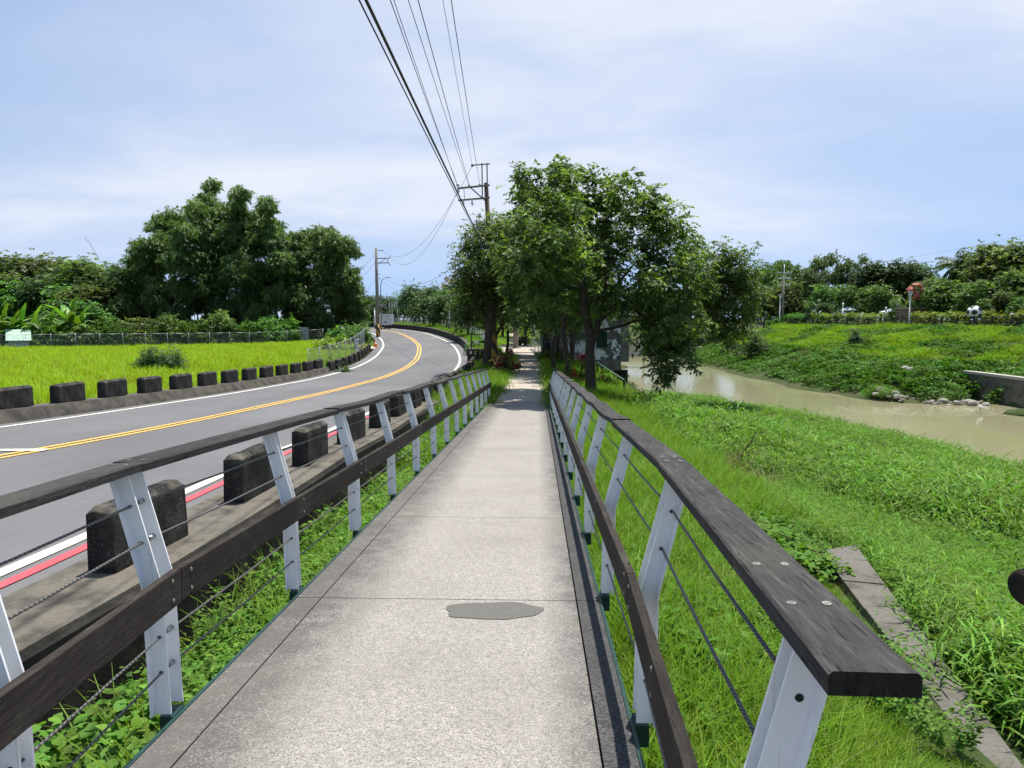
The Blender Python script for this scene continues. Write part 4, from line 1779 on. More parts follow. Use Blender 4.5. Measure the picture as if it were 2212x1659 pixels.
# grass beyond the bridge, both sides of the path
p = np.concatenate([rand_in(.55, 5.2, 24.5, 56, 5200), rand_in(-3.7, -1.5, 23, 56, 1500)])
pc_ = np.interp(p[:, 1], path_pts[:, 1], path_pts[:, 0])
p = p[(np.abs(p[:, 0] - pc_) > .80)]
scatter('path_grass', with_z(p), G_BRIGHTF, rng.uniform(.7, 1.2, len(p)), 'bright grass growing on both sides of the shaded path', 'grass')
# gully between walkway and guard wall
p = np.c_[-1.62 - 1.6 * rng.random(5600) ** 1.9, rng.uniform(.6, 25, 5600)]
p = p[rng.random(len(p)) < np.clip(6 / p[:, 1], .3, 1)]
k_ = vnoise(p, 1.4, 8)
scatter('gully_weeds', with_z(p[k_ > .42], -.03), W_GULLY, rng.uniform(.65, 1.3, (k_ > .42).sum()), 'broad leaved weeds filling the gully beside the walkway', 'weeds', .2)
scatter('gully_fine_weeds', with_z(p[k_ <= .55], -.03), W_FINE, rng.uniform(.8, 1.6, (k_ <= .55).sum()), 'small leaved yellow green weeds in the gully', 'weeds', .2)
p = rand_in(-2.9, -1.62, .8, 25, 700)
scatter('gully_grass', with_z(p), G_BRIGHT, rng.uniform(.8, 1.7, len(p)), 'long grass blades among the gully weeds', 'grass')
# yellow field
p = rand_in(-75, -14.8, 8, 92, 19000)
fx = np.interp(p[:, 1], FARW[:, 1], FARW[:, 0]) - 1.5
p = p[in_view(p) & (p[:, 0] < fx)]
f0, f1 = ground(0, 757), ground(660, 741)
fy = f0.y + (p[:, 0] - f0.x) / (f1.x - f0.x) * (f1.y - f0.y)
p = p[p[:, 1] < fy - .3]
scatter('field_grass', with_z(p), G_FIELD, rng.uniform(.75, 1.3, len(p)) * (.8 + .35 * vnoise(p, .3, 2)), 'yellow green grass of the open field', 'grass')
# verge on the bend
sel = NEARW[(NEARW[:, 1] > 56) & (NEARW[:, 1] < 150)]
Nn_ = normals(sel)
i_ = rng.integers(0, len(sel), 2600)
o_ = rng.uniform(1.25, 3.3, 2600)
q = sel[i_] + Nn_[i_] * o_[:, None] + rng.normal(0, .1, (2600, 2))
zv = road_z(sel[i_, 1]) + np.interp(o_, [1.1, 2.2, 3.0, 3.5], [.62, .70, .74, .45])
scatter('verge_grass', np.c_[q, zv - .04], G_BRIGHTF, rng.uniform(.5, .9, 2600), 'trimmed green grass on the verge above the bend wall', 'grass')
p = rand_in(-34, 12, 58, 150, 9000)
nx2 = np.interp(p[:, 1], NEARW[:, 1], NEARW[:, 0]) + 4.4
pc_ = np.interp(p[:, 1], path_pts[:, 1], path_pts[:, 0])
plat = (p[:, 0] > -7.4) & (p[:, 0] < 1.6) & (p[:, 1] > 60.5) & (p[:, 1] < 76.5)
p = p[(p[:, 0] > nx2) & (np.abs(p[:, 0] - pc_) > 1.1) & ~plat & above_water(p, 1.2)]
scatter('park_lawn', with_z(p), G_SLOPE, rng.uniform(.7, 1.2, len(p)), 'bright lawn under the park trees beyond the platform', 'grass', .15)
# the opposite bank
p = np.concatenate([rand_in(20, 62, 30, 118, 26000), rand_in(8, 40, 118, 170, 2500)])
zz = H(p[:, 0], p[:, 1])
p = p[(zz > WATER_Z + .35) & (p[:, 0] > 20) & in_view(p)]
topx = np.interp(p[:, 1], [22, 34, 46, 58, 68, 77, 86, 98, 112], [66, 59, 54, 50, 47, 44, 42, 39.5, 37])
keep = (p[:, 0] < topx - .5) & ~((p[:, 0] < 34.1) & (p[:, 1] < 52))
p, topx = p[keep], topx[keep]
bare = vnoise(p, .22, 21) + .25 * vnoise(p, .9, 22)
keep = (bare < .84) | (rng.random(len(p)) < .2)
p, topx = p[keep], topx[keep]
zz = H(p[:, 0], p[:, 1])
low = zz < -1.75 + .5 * (vnoise(p, .25, 31) - .5)
patch = vnoise(p, .55, 4) + .25 * (vnoise(p, 1.6, 14) - .5) > .56
vi = low | patch | (rng.random(len(p)) < .10)
scatter('bank_vines', with_z(p[vi], -.08), V_BANK, (rng.uniform(.45, 1.3, len(p)) * np.where(low, .95, .78))[vi],
        'leafy green vines on the lower part of the opposite river bank', 'ground cover', .25)
scatter('slope_grass', with_z(p[~vi], -.05), G_SLOPE, rng.uniform(.7, 1.25, (~vi).sum()) * (.75 + .5 * vnoise(p[~vi], .6, 9)),
        'yellow green grass and low vines on the upper slope of the opposite bank', 'grass', .2)

# ================================================================== trees
def base_at(px, py):
    g_ = ground(px, py)
    return g_


# --- the big tree beside the path
Yt = 27.8
b0 = at(1276, 830, Yt)
b0.z = hz(b0.x, b0.y) - .05
trunk = [b0, at(1275, 770, Yt), at(1274, 725, Yt), at(1268, 690, Yt), at(1262, 655, Yt - .1), at(1258, 615, Yt - .1), at(1250, 570, Yt), at(1245, 520, Yt)]
main_lobes = lobes_px([(1130, 372, 34), (1180, 385, 44), (1235, 362, 38), (1215, 395, 50), (1300, 392, 52), (1350, 395, 40), (1390, 425, 44), (1420, 440, 36), (1455, 470, 40),
                       (1475, 520, 42), (1490, 560, 36), (1135, 440, 50), (1115, 490, 46), (1180, 460, 60), (1250, 450, 66), (1330, 465, 66), (1400, 500, 60),
                       (1430, 560, 50), (1150, 540, 60), (1220, 540, 66), (1110, 560, 46), (1300, 545, 60), (1370, 590, 56), (1190, 610, 60), (1250, 625, 48), (1130, 620, 50),
                       (1330, 640, 44), (1430, 620, 46), (1470, 610, 42), (1410, 655, 36), (1385, 690, 30), (1440, 690, 36), (1465, 735, 32), (1430, 745, 30), (1450, 785, 26),
                       (1420, 800, 20), (1475, 770, 22), (1400, 720, 22), (1480, 660, 30), (1150, 470, 44, -3.6), (1190, 540, 48, -4.0), (1130, 580, 40, -3.4), (1215, 455, 50, -3.8), (1165, 600, 40, -2.8), (1100, 530, 36, -2.5), (1260, 560, 40, -4.6), (1185, 500, 44, -5.0), (1140, 540, 38, -4.6), (1505, 640, 30), (1515, 600, 26), (1500, 690, 26), (1510, 555, 24), (1425, 700, 38), (1455, 745, 40), (1435, 780, 32), (1470, 700, 34), (1395, 660, 34)], Yt, 1.25, 2.0)
main_lobes = [(a, b, c - .12, d * .84, e * .9, f * .78) for a, b, c, d, e, f in main_lobes]
main_tree = make_tree('shade_tree', 'large spreading green shade tree beside the path, with branches drooping over the river', trunk, main_lobes, .17, 'leaf_tree', per=28, shell=.35,
                      spray=(8, .36, 9, .185, .088), spread=.14, attract_max=260, r_tip=.006)
# second stem of the same tree
st = [np.array(at(1276, 752, Yt)) - np.array(b0), np.array(at(1288, 715, Yt)) - np.array(b0), np.array(at(1298, 680, Yt)) - np.array(b0), np.array(at(1306, 640, Yt)) - np.array(b0), np.array(at(1312, 590, Yt)) - np.array(b0), np.array(at(1330, 540, Yt)) - np.array(b0)]
m_ = MB()
m_.tube(st, [.13, .125, .11, .095, .075, .03], 9, cap=False)
m_.build('stem', M['bark'], main_tree)
for ptsb in ([(1300, 690), (1350, 655), (1400, 640), (1450, 640)], [(1290, 715), (1340, 705), (1390, 690), (1430, 720), (1445, 770)], [(1266, 690), (1235, 665), (1200, 650), (1165, 655)],
             [(1304, 650), (1345, 600), (1380, 560), (1420, 540)], [(1258, 620), (1230, 580), (1190, 545), (1150, 520)]):
    m_ = MB()
    pts_ = [np.array(at(a_, b_, Yt + .3 * math.sin(i * 1.7))) - np.array(b0) for i, (a_, b_) in enumerate(ptsb)]
    pts_ = [tuple(q_) for q_ in spline(np.array(pts_), .35)]
    m_.tube(pts_, list(np.linspace(.065, .018, len(pts_))), 7, cap=False)
    m_.build('limb', M['bark'], main_tree)

# --- tree leaning over the river behind it
Y2 = 42.0
b2 = at(1268, 790, Y2)
b2.z = hz(b2.x, b2.y) - .05
make_tree('shade_tree', 'tree leaning over the water just right of the large shade tree', [b2, at(1272, 720, Y2), at(1288, 682, Y2), at(1345, 662, Y2), at(1425, 650, Y2), at(1490, 625, Y2)],
          lobes_px([(1555, 560, 36), (1590, 565, 34), (1530, 590, 36), (1570, 600, 44), (1612, 595, 30), (1545, 640, 36), (1595, 640, 36), (1625, 625, 24), (1560, 690, 32),
                    (1600, 685, 28), (1575, 725, 24), (1500, 600, 34), (1610, 660, 24), (1515, 650, 30), (1490, 560, 26)], Y2, 1.1, 1.5), .15, 'leaf_mid', per=24, shell=.25, spray=(8, .45, 9, .19, .09), spread=.26, attract_max=90)

# --- trees on the left of the path
Y3 = 44.0
b3 = at(1050, 792, Y3)
b3.z = hz(b3.x, b3.y) - .05
make_tree('shade_tree', 'dark tree with a stout trunk beside the striped pole, left of the path', [b3, at(1054, 740, Y3), at(1058, 690, Y3), at(1060, 650, Y3), at(1058, 610, Y3), at(1055, 560, Y3)],
          lobes_px([(1062, 500, 26), (1035, 520, 28), (1085, 505, 30), (1030, 560, 36), (1075, 550, 42), (1110, 560, 34), (1015, 600, 32), (1055, 605, 42), (1100, 610, 40), (1003, 635, 26),
                    (1035, 645, 34), (1080, 650, 34), (1125, 640, 34), (1010, 540, 20), (1150, 610, 30), (1045, 488, 20), (998, 590, 18), (995, 660, 20), (1000, 690, 16), (1018, 675, 24), (1020, 510, 18), (1100, 500, 30)], Y3, 1.1, 1.8), .24, 'leaf_tree', per=26, shell=.25, spray=(8, .48, 8, .20, .09), spread=.30, attract_max=110)
specs = [  # base px, base py-ish Y, trunk lean, crown centre, r, label
    (1182, 55, (1178, 620), 40, 'slim tree nearest the mesh gate, right of the path', 'leaf_tree', .11),
    (1205, 50, (1205, 600), 44, 'slim twin stemmed tree in front of the grey house wall', 'leaf_tree', .12),
    (1232, 45, (1240, 610), 46, 'tree close behind the large shade tree, with a bare stub', 'leaf_tree', .15),
    (1226, 35, (1222, 585), 56, 'tree next behind the big shade tree, its crown over the path', 'leaf_tree', .13),
    (1198, 40, (1190, 590), 50, 'leaning slim tree closest to the right edge of the path', 'leaf_tree', .11),
    (1040, 50, (1120, 600), 40, 'tree whose crown arches over the path from the left', 'leaf_tree', .12),
    (1310, 110, (1310, 640), 34, 'distant tree behind the pump house roof', 'leaf_dark', .2),
    (1230, 115, (1230, 640), 34, 'distant dark tree behind the annexe', 'leaf_dark', .2),
    (1150, 112, (1150, 640), 34, 'distant dark tree at the end of the path', 'leaf_dark', .2),
    (1060, 118, (1055, 640), 34, 'distant dark tree left of the path end', 'leaf_mid', .2),
    (1270, 128, (1270, 645), 34, 'furthest tree in the gap right of the annexe', 'leaf_mid', .2),
    (1390, 125, (1390, 655), 30, 'far tree on the bank beyond the wing wall', 'leaf_mid', .2),
    (1460, 130, (1455, 655), 30, 'far tree seen under the drooping branches', 'leaf_mid', .2),
    (1540, 128, (1540, 650), 32, 'far tree behind the leaning tree', 'leaf_mid', .2),
    (1092, 56, (1105, 620), 40, 'thin branching tree behind the red flowers left of the path', 'leaf_tree', .10),
    (1135, 74, (1132, 612), 36, 'tree standing behind the pale concrete post', 'leaf_dark', .14),
    (1170, 84, (1165, 622), 32, 'far dark tree behind the mesh gate', 'leaf_dark', .16),
    (1262, 62, (1262, 600), 40, 'tree rising behind the peeling pump house', 'leaf_tree', .14),
    (1085, 92, (1085, 628), 30, 'distant dark tree behind the platform', 'leaf_dark', .16),
]
for (bx, Yb, (cx, cy), r_, lab, lm, rb) in specs:
    g_ = at(bx, 780, Yb)
    zb = hz(g_.x, g_.y) - .05
    b_ = Vector((g_.x, g_.y, zb))
    c_ = at(cx, cy, Yb)
    mid = b_ + (c_ - b_) * .45 + Vector((random.uniform(-.25, .25), 0, 0))
    q_ = b_ + (c_ - b_) * .2 + Vector((random.uniform(-.12, .12), 0, 0))
    lob = lobes_px([(cx + random.uniform(-1.1, 1.1) * r_, cy + random.uniform(-.9, 1.45) * r_, r_ * random.uniform(.5, .85)) for _ in range(13)], Yb, 1.1, 2.0)
    make_tree('shade_tree', lab, [b_, q_, mid, b_ + (c_ - b_) * .7, c_], lob, rb, lm, per=16, shell=.25, spray=(7, .5, 7, .25, .115), spread=.34, attract_max=60)

# bright young tree and the park trees along the bend
Yy = 78
by_ = at(1012, 740, Yy)
by_.z = hz(by_.x, by_.y) - .1
young = make_tree('young_tree', 'young light green layered tree left of the dark trunk, above the railing', [by_, at(1011, 715, Yy), at(1010, 690, Yy), at(1009, 660, Yy), at(1008, 640, Yy)],
                  lobes_px([(990, 640, 18), (1012, 632, 20), (985, 665, 20), (1012, 665, 24), (1030, 655, 18), (980, 690, 16), (1005, 692, 20), (1028, 685, 18)], Yy, 1.1, 1.0, .5), .10, 'leaf_light',
                  per=9, shell=.2, spray=(7, .6, 7, .26, .12), spread=.35, attract_max=50)


def proto_tree(name, label, hgt, crown_r, seed, leafmat, dens=5, trunk_h=.35, loose=.3, sp=(7, .6, 7, .28, .13), rb=.13, flat=.8, barkmat='bark', **kw):
    global rng
    keep = rng
    rng = np.random.default_rng(seed)
    r_ = random.Random(seed)
    trunk_ = [Vector((0, 0, 0)), Vector((.1, 0, hgt * trunk_h * .5)), Vector((-.05, .1, hgt * trunk_h)), Vector((.1, 0, hgt * .6)), Vector((0, 0, hgt * .8))]
    lob = []
    for k_ in range(13):
        a = r_.uniform(0, 6.283)
        t_ = r_.uniform(0, 1)
        rr = crown_r * (1 - .55 * t_ ** 1.5) * r_.uniform(.25, .85)
        rz_ = crown_r * r_.uniform(.32, .5)
        lob.append((math.cos(a) * rr, math.sin(a) * rr, hgt * (trunk_h + .12) + (hgt * (.88 - trunk_h)) * t_ - rz_ * .3, rz_ * 1.2, rz_ * 1.2, rz_ * flat))
    o = make_tree(name, label, trunk_, lob, rb, leafmat, per=dens, shell=loose, spray=sp, spread=crown_r * .13, attract_max=55, barkmat=barkmat, **kw)
    rng = keep
    return o


# park trees behind the bend
used = {}


def place(kind, maker, px, py_base, Y, hgt_px, label, group, wide=1.0, name=None, dz=0.0):
    """a tree of a kind at picture column px, standing on the land at depth Y, hgt_px tall"""
    p_ = at(px, py_base, Y)
    z_ = hz(p_.x, p_.y) if dz is None else p_.z
    h_ = hgt_px * Y / F
    if kind not in used:
        used[kind] = maker()
        used[kind]['h'] = 1.0
        o = used[kind]
        first = True
    else:
        o = copy_tree(used[kind], (0, 0, 0))
        first = False
    sc = h_ / KH[kind]
    o.location = (p_.x, p_.y, z_)
    o.scale = (sc * wide, sc * wide, sc)
    o.rotation_euler = (0, 0, random.uniform(0, 6.28))
    o['label'] = label
    if group:
        o['group'] = group
    elif 'group' in o.keys():
        del o['group']
    if 'h' in o.keys():
        del o['h']
    return o


KH = {'park': 6.0, 'park2': 6.0, 'dark': 9.0, 'light': 5.0, 'round': 9.0, 'bush': 2.0}
MK = {
    'park': lambda: proto_tree('park_tree', '', 6.0, 2.4, 31, 'leaf_park', 9, .34, .25, (7, .5, 7, .28, .14), .12, .7),
    'park2': lambda: proto_tree('park_tree', '', 6.0, 2.7, 32, 'leaf_park', 9, .30, .25, (7, .5, 7, .28, .14), .14, .75),
    'dark': lambda: proto_tree('broadleaf_tree', '', 9.0, 4.2, 33, 'leaf_dark', 8, .15, .25, (8, .65, 8, .36, .20), .22, .9),
    'light': lambda: proto_tree('young_tree', '', 5.0, 2.2, 34, 'leaf_light', 9, .24, .2, (7, .5, 7, .28, .15), .08, .6),
    'round': lambda: proto_tree('broadleaf_tree', '', 9.0, 4.4, 35, 'leaf_tree', 8, .15, .25, (8, .65, 8, .38, .20), .22, .85),
}
park = [(795, 640, 150), (822, 640, 158), (848, 642, 150), (872, 640, 140), (893, 618, 132), (915, 626, 126), (940, 622, 120), (962, 628, 116), (985, 618, 108), (805, 655, 128), (1030, 610, 112), (1000, 632, 98), (955, 640, 104), (928, 645, 112)]
park_lab = ['park tree furthest left behind the leaning pole', 'park tree left of the pergola fins', 'park tree above the pergola fins', 'park tree right above the pergola roof end',
            'tall loose park tree right of the pergola', 'park tree second right of the pergola', 'park tree midway along the bend railing', 'park tree under the temple roof',
            'park tree next to the large left crown', 'small park tree beside the bamboo edge', 'park tree behind the dark trunk of the path', 'park tree behind the young light tree',
            'low park tree in the front row along the railing', 'low park tree in the front row nearer the pergola']
for k_, ((px, ty, Y), lab) in enumerate(zip(park, park_lab)):
    ybase = 692 + 400 / Y * 0
    zb = hz(*at(px, 690, Y).xy) + .2
    pb = F * (EYE - zb) / Y + 690
    place('park' if k_ % 2 else 'park2', MK['park' if k_ % 2 else 'park2'], px, pb, Y, pb - ty, lab, 'park trees along the bend', 1.05)

# --- left: woods behind the field, bananas, shrubs
left_bg = [(-60, 560, 105, 'dark'), (10, 566, 108, 'round'), (60, 572, 100, 'dark'), (110, 570, 104, 'round'), (160, 582, 98, 'dark'), (205, 580, 96, 'round'), (-20, 600, 92, 'round'), (40, 610, 90, 'light'),
           (95, 612, 91, 'dark'), (150, 622, 88, 'light'), (190, 628, 88, 'round'), (235, 600, 92, 'dark'), (130, 650, 84, 'light'), (200, 655, 84, 'light')]
lab_l = ['tree at the far left edge of the woods behind the field', 'tall tree near the left edge with yellowish top', 'dark tall tree above the first banana plant', 'tall tree above the gap between the bananas',
         'dark tree above the second banana plant', 'tree touching the left flank of the bamboo, in the back row', 'mid height tree at the left edge behind the shed', 'bright small tree above the left banana plant',
         'dark mid height tree between the bananas', 'bright mid height tree above the right banana plant', 'mid height tree left of the bamboo skirt', 'dark tree tucked behind the bamboo edge',
         'low bright tree between the bananas', 'low bright tree right of the bananas']
for (px, ty, Y, kd), lab in zip(left_bg, lab_l):
    zb = hz(*at(px, 720, Y).xy)
    pb = F * (EYE - zb) / Y + 690
    place(kd, MK[kd], px, pb, Y, pb - ty, lab, None, 1.15)

# bamboo grove: several clumps of arching, plumed culms
bam = [
    # plume px, py, r  (tops measured along the outline)
    ('tall middle bamboo clump, its plumes the highest of the grove', 93,
     [(455, 398, 22), (450, 440, 34), (425, 455, 30), (478, 460, 30), (520, 420, 24), (512, 450, 26), (525, 480, 30), (575, 445, 26), (560, 470, 26), (585, 490, 34), (600, 520, 30), (440, 500, 44), (500, 510, 44),
      (555, 520, 46), (470, 545, 46), (610, 560, 34), (430, 560, 44), (520, 580, 50), (580, 590, 44), (460, 610, 50), (540, 640, 50), (600, 640, 40), (430, 650, 40), (490, 670, 44), (560, 685, 40), (450, 705, 34), (520, 712, 32), (590, 708, 30)]),
    ('left bamboo clump with low spreading plumes', 90,
     [(345, 485, 30), (375, 475, 30), (395, 500, 34), (300, 540, 26), (325, 530, 28), (360, 530, 40), (290, 570, 28), (330, 580, 44), (390, 560, 40), (260, 590, 26), (250, 620, 28), (290, 620, 38), (350, 630, 46),
      (400, 620, 40), (270, 660, 34), (320, 670, 40), (380, 680, 40), (240, 660, 22), (290, 705, 30), (350, 712, 30), (405, 712, 28)]),
    ('right bamboo clump leaning towards the road', 96,
     [(650, 545, 28), (670, 510, 26), (700, 505, 28), (720, 520, 24), (750, 525, 22), (765, 540, 16), (690, 545, 36), (735, 560, 30), (645, 590, 38), (700, 590, 42), (755, 590, 26), (760, 620, 30), (720, 630, 40),
      (660, 640, 42), (770, 650, 26), (740, 665, 34), (690, 680, 38), (640, 680, 36), (778, 675, 20), (622, 555, 28), (628, 600, 34), (622, 640, 32), (640, 520, 24), (660, 708, 28), (715, 705, 28), (765, 695, 18)]),
]


def bamboo(label, Y, plumes, per=27, leaf=(.55, .11), name='bamboo_clump', mat='leaf_bamboo', group='bamboo grove beside the field', culms=26):
    xs_ = [p_[0] for p_ in plumes]
    cx = sum(xs_) / len(xs_)
    g_ = at(cx, 735, Y)
    z0 = hz(g_.x, g_.y)
    root = empty(name, (g_.x, g_.y, z0))
    tag(root, label, 'bamboo', group)
    o3 = np.array((g_.x, g_.y, z0))
    lob = [(a, b, c, d * .68, e * .9, f * .74) for a, b, c, d, e, f in lobes_px(plumes, Y, 1.5, 2.5, 1.1)]
    C, D = lobe_points(lob, per, .25)
    C = C - o3
    cm = MB()
    for k_ in range(culms):
        l_ = lob[k_ % len(lob)]
        tip = np.array(l_[:3]) - o3 + rng.normal(0, .4, 3)
        b_ = np.array([rng.normal(0, 1.6) + tip[0] * .45, rng.normal(0, 1.2), 0])
        midp = b_ * .6 + tip * .4 + np.array([0, 0, tip[2] * .32])
        pts_ = [b_ * (1 - t_) ** 2 + 2 * midp * t_ * (1 - t_) + tip * t_ ** 2 for t_ in np.linspace(0, 1, 9)]
        cm.tube(pts_, list(np.linspace(.055, .012, 9)), 5, cap=False)
    cm.build('culms', M['culm'], root)
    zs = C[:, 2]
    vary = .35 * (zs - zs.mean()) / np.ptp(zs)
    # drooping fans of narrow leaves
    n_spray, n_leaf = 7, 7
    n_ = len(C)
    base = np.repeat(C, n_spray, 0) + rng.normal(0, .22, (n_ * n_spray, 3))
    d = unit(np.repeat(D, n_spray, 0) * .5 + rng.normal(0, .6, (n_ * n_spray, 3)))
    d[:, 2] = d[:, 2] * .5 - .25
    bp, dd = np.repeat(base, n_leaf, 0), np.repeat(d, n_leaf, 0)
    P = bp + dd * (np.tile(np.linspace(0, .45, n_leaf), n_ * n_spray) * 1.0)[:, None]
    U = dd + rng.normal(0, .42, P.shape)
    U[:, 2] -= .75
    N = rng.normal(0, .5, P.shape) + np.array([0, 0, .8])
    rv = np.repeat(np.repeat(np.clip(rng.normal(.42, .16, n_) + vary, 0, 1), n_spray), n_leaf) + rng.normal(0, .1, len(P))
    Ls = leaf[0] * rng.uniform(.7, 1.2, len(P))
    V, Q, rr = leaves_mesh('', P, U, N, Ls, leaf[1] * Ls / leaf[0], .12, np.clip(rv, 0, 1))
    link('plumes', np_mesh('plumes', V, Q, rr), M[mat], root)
    return root


for lab, Y, pl_ in bam:
    bamboo(lab, Y, pl_)
# bare whip that sticks out of the grove
m_ = MB()
wp = [at(214, 560, 80), at(205, 545, 80), at(195, 527, 80), at(184, 515, 80)]
m_.tube(wp, [.03, .025, .018, .008], 5)
for t_ in range(5):
    q_ = wp[2] + (wp[3] - wp[2]) * (t_ / 4)
    m_.bar(q_, q_ + Vector((.25 * (-1) ** t_, 0, .18)), .02, .01)
o = m_.build('bamboo_whip', M['dry'])
tag(o, 'bare pale bamboo whip sticking up left of the grove', 'bamboo')


def banana(px, py, Y, hgt, n_, label, seed):
    r_ = np.random.default_rng(seed)
    g_ = at(px, py, Y)
    z0 = hz(g_.x, g_.y)
    root = empty('banana_plant', (g_.x, g_.y, z0))
    tag(root, label, 'banana plant', 'banana plants behind the field')
    sm = MB()
    stems = [(0, 0, 1.0), (.9, .3, .85), (-.8, .2, .8), (.3, .8, .7)]
    for (sx, sy, sh) in stems:
        hs = hgt * .42 * sh
        sm.tube([(sx, sy, 0), (sx * 1.05, sy, hs * .5), (sx * 1.1, sy, hs)], [.16, .13, .10], 8)
    sm.build('stem', M['culm'], root)
    for (sx, sy, sh) in stems:
        hs = hgt * .42 * sh
        for i in range(n_):
            az = i * 2.4 + r_.uniform(-.3, .3)
            el = r_.uniform(.35, 1.35) if i else 1.5
            L = hgt * r_.uniform(.5, .72) * sh
            W = L * .11
            rows = 9
            vs, fs = [], []
            p = np.array([sx * 1.1, sy, hs])
            ang = el
            dirh = np.array([math.cos(az), math.sin(az), 0])
            side = np.array([-math.sin(az), math.cos(az), 0])
            for k_ in range(rows):
                t_ = k_ / (rows - 1)
                w = W * (math.sin(math.pi * min(1, t_ * .93 + .07)) ** .6) * (1 if t_ > .12 else .15)
                nrm = dirh * -math.sin(ang) + np.array([0, 0, math.cos(ang)])
                fold = .28 + .15 * math.sin(k_ * 2.1 + i)
                vs += [tuple(p + side * w - nrm * w * fold + nrm * .0), tuple(p), tuple(p - side * w - nrm * w * fold)]
                p = p + (dirh * math.cos(ang) + np.array([0, 0, math.sin(ang)])) * (L / (rows - 1))
                ang -= (.16 + .10 * t_) * r_.uniform(.6, 1.3) * (.45 if not i else 1)
            for k_ in range(rows - 1):
                a = k_ * 3
                fs += [(a, a + 1, a + 4, a + 3), (a + 1, a + 2, a + 5, a + 4)]
            me = np_mesh('leaf', np.array(vs), np.array(fs), np.full(len(vs), np.clip(r_.normal(.55, .25), 0, 1)))
            link('leaf', me, M['leaf_banana'], root)
    return root


banana(45, 722, 72, 5.0, 9, 'banana plant at the left edge behind the shed', 3)
banana(150, 722, 75, 5.4, 9, 'banana plant in front of the bamboo with one upright bright leaf', 5)
banana(105, 728, 73, 3.9, 8, 'smaller yellowing banana plant between the other two', 8)
banana(5, 726, 72, 4.3, 8, 'banana plant cut by the left edge of the picture', 12)


def bush(px, py, Y, w_px, h_px, label, mat, group=None, seed=1, leaf=(.16, .09), n_=9, name='shrub', dens=14, zoff=None, flowers=None):
    global rng
    keep = rng
    rng = np.random.default_rng(seed)
    g_ = at(px, py, Y)
    z0 = hz(g_.x, g_.y) if zoff is None else g_.z
    w, h = w_px * Y / F, h_px * Y / F
    root = empty(name, (g_.x, g_.y, z0))
    tag(root, label, 'shrub', group)
    lob = []
    for k_ in range(n_):
        x_ = rng.uniform(-.5, .5) * w
        hh = h * (1 - .5 * abs(2 * x_ / w) ** 2)
        rr = min(h, w) * rng.uniform(.22, .36)
        lob.append((x_ * .82, rng.uniform(-.3, .3) * min(w, 3 * h), max(rr * .5, hh * rng.uniform(.35, 1.05) - rr * .5), rr, rr, rr))
    C, D = lobe_points(lob, dens / max(.25, (min(h, w) * .29) ** 2) * (min(h, w) * .29) ** 2, .2)
    C[:, 2] = np.abs(C[:, 2])
    st_ = MB()
    for c_ in C[rng.permutation(len(C))[:24]]:
        st_.tube([(c_[0] * .15, c_[1] * .15, 0), tuple(c_ * np.array([.55, .55, .6])), tuple(c_)], [.03 * h ** .5, .02 * h ** .5, .008], 4, cap=False)
    st_.build('stems', M['bark'], root)
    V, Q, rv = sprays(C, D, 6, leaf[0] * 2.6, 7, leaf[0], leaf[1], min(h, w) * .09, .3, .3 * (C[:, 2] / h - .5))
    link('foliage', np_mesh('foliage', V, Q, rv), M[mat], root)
    if flowers:
        nf, fm, size = flowers
        for k_ in range(nf):
            c_ = C[rng.integers(0, len(C))] * np.array([1.1, 1.1, 1.05]) + np.array([0, -.12, .05])
            q = c_ + rng.normal(0, size * .55, (26, 3))
            dd = unit(rng.normal(0, 1, (26, 3)))
            V, Q, rv = leaves_mesh('', q, dd, rng.normal(0, 1, (26, 3)), size * .75, size * .6, .1)
            link('flower_head', np_mesh('flower_head', V, Q, rv), M[fm], root)
    rng = keep
    return root


shr = [(175, 748, 80, 70, 44, 'leaf_light'), (235, 744, 82, 70, 46, 'leaf_vine'), (300, 742, 84, 70, 48, 'leaf_tree'), (360, 742, 84, 66, 46, 'leaf_light'), (415, 741, 85, 70, 52, 'leaf_vine'),
       (470, 740, 86, 66, 50, 'leaf_tree'), (525, 740, 87, 60, 40, 'leaf_vine'), (575, 740, 87, 60, 42, 'leaf_light'), (625, 739, 88, 56, 36, 'leaf_vine'), (60, 750, 76, 60, 30, 'leaf_light'), (120, 752, 76, 50, 40, 'leaf_vine')]
lab_s = ['shrub right of the banana plants, behind the field fence', 'shrub behind the third fence post', 'dark shrub under the left bamboo clump', 'yellow green shrub under the left bamboo clump',
         'broad leaved shrub left of the middle of the fence', 'dark broad leaved shrub in the middle of the fence', 'vine covered shrub under the tall bamboo', 'yellow green shrub under the tall bamboo',
         'low shrub beside the tin fence panel', 'low shrub right behind the shed', 'shrub between the shed and the bananas']
for k_, (e, lab) in enumerate(zip(shr, lab_s)):
    bush(e[0], e[1], 69.8 + 16 * e[0] / 660, e[3] * 1.2, e[4] * 1.25, lab, e[5], 'shrubs along the field fence', 40 + k_, (.26, .16), 12, dens=26)
bush(345, 800, 41, 70, 56, 'feathery round bush standing alone in the field', 'leaf_park', None, 60, (.13, .045), 16, dens=120)
bush(725, 730, 66, 90, 34, 'yellow green creeper heap on the fence at the bend', 'leaf_hedge', None, 61, (.2, .13), 12)
bush(770, 722, 76, 60, 46, 'leafy vine mass beside the striped roadside pole', 'leaf_light', None, 62, (.24, .17), 12)
bush(745, 706, 80, 80, 40, 'tall vine mass between the bamboo and the road', 'leaf_light', None, 66, (.26, .18), 12)
bush(715, 776, 50, 44, 26, 'small dry bush in front of the wire fence at the bend', 'leaf_vine', None, 63, (.12, .05), 9)
bush(738, 782, 46, 22, 20, 'tuft of weeds in the gap between the guard blocks', 'leaf_light', None, 64, (.14, .07), 6)
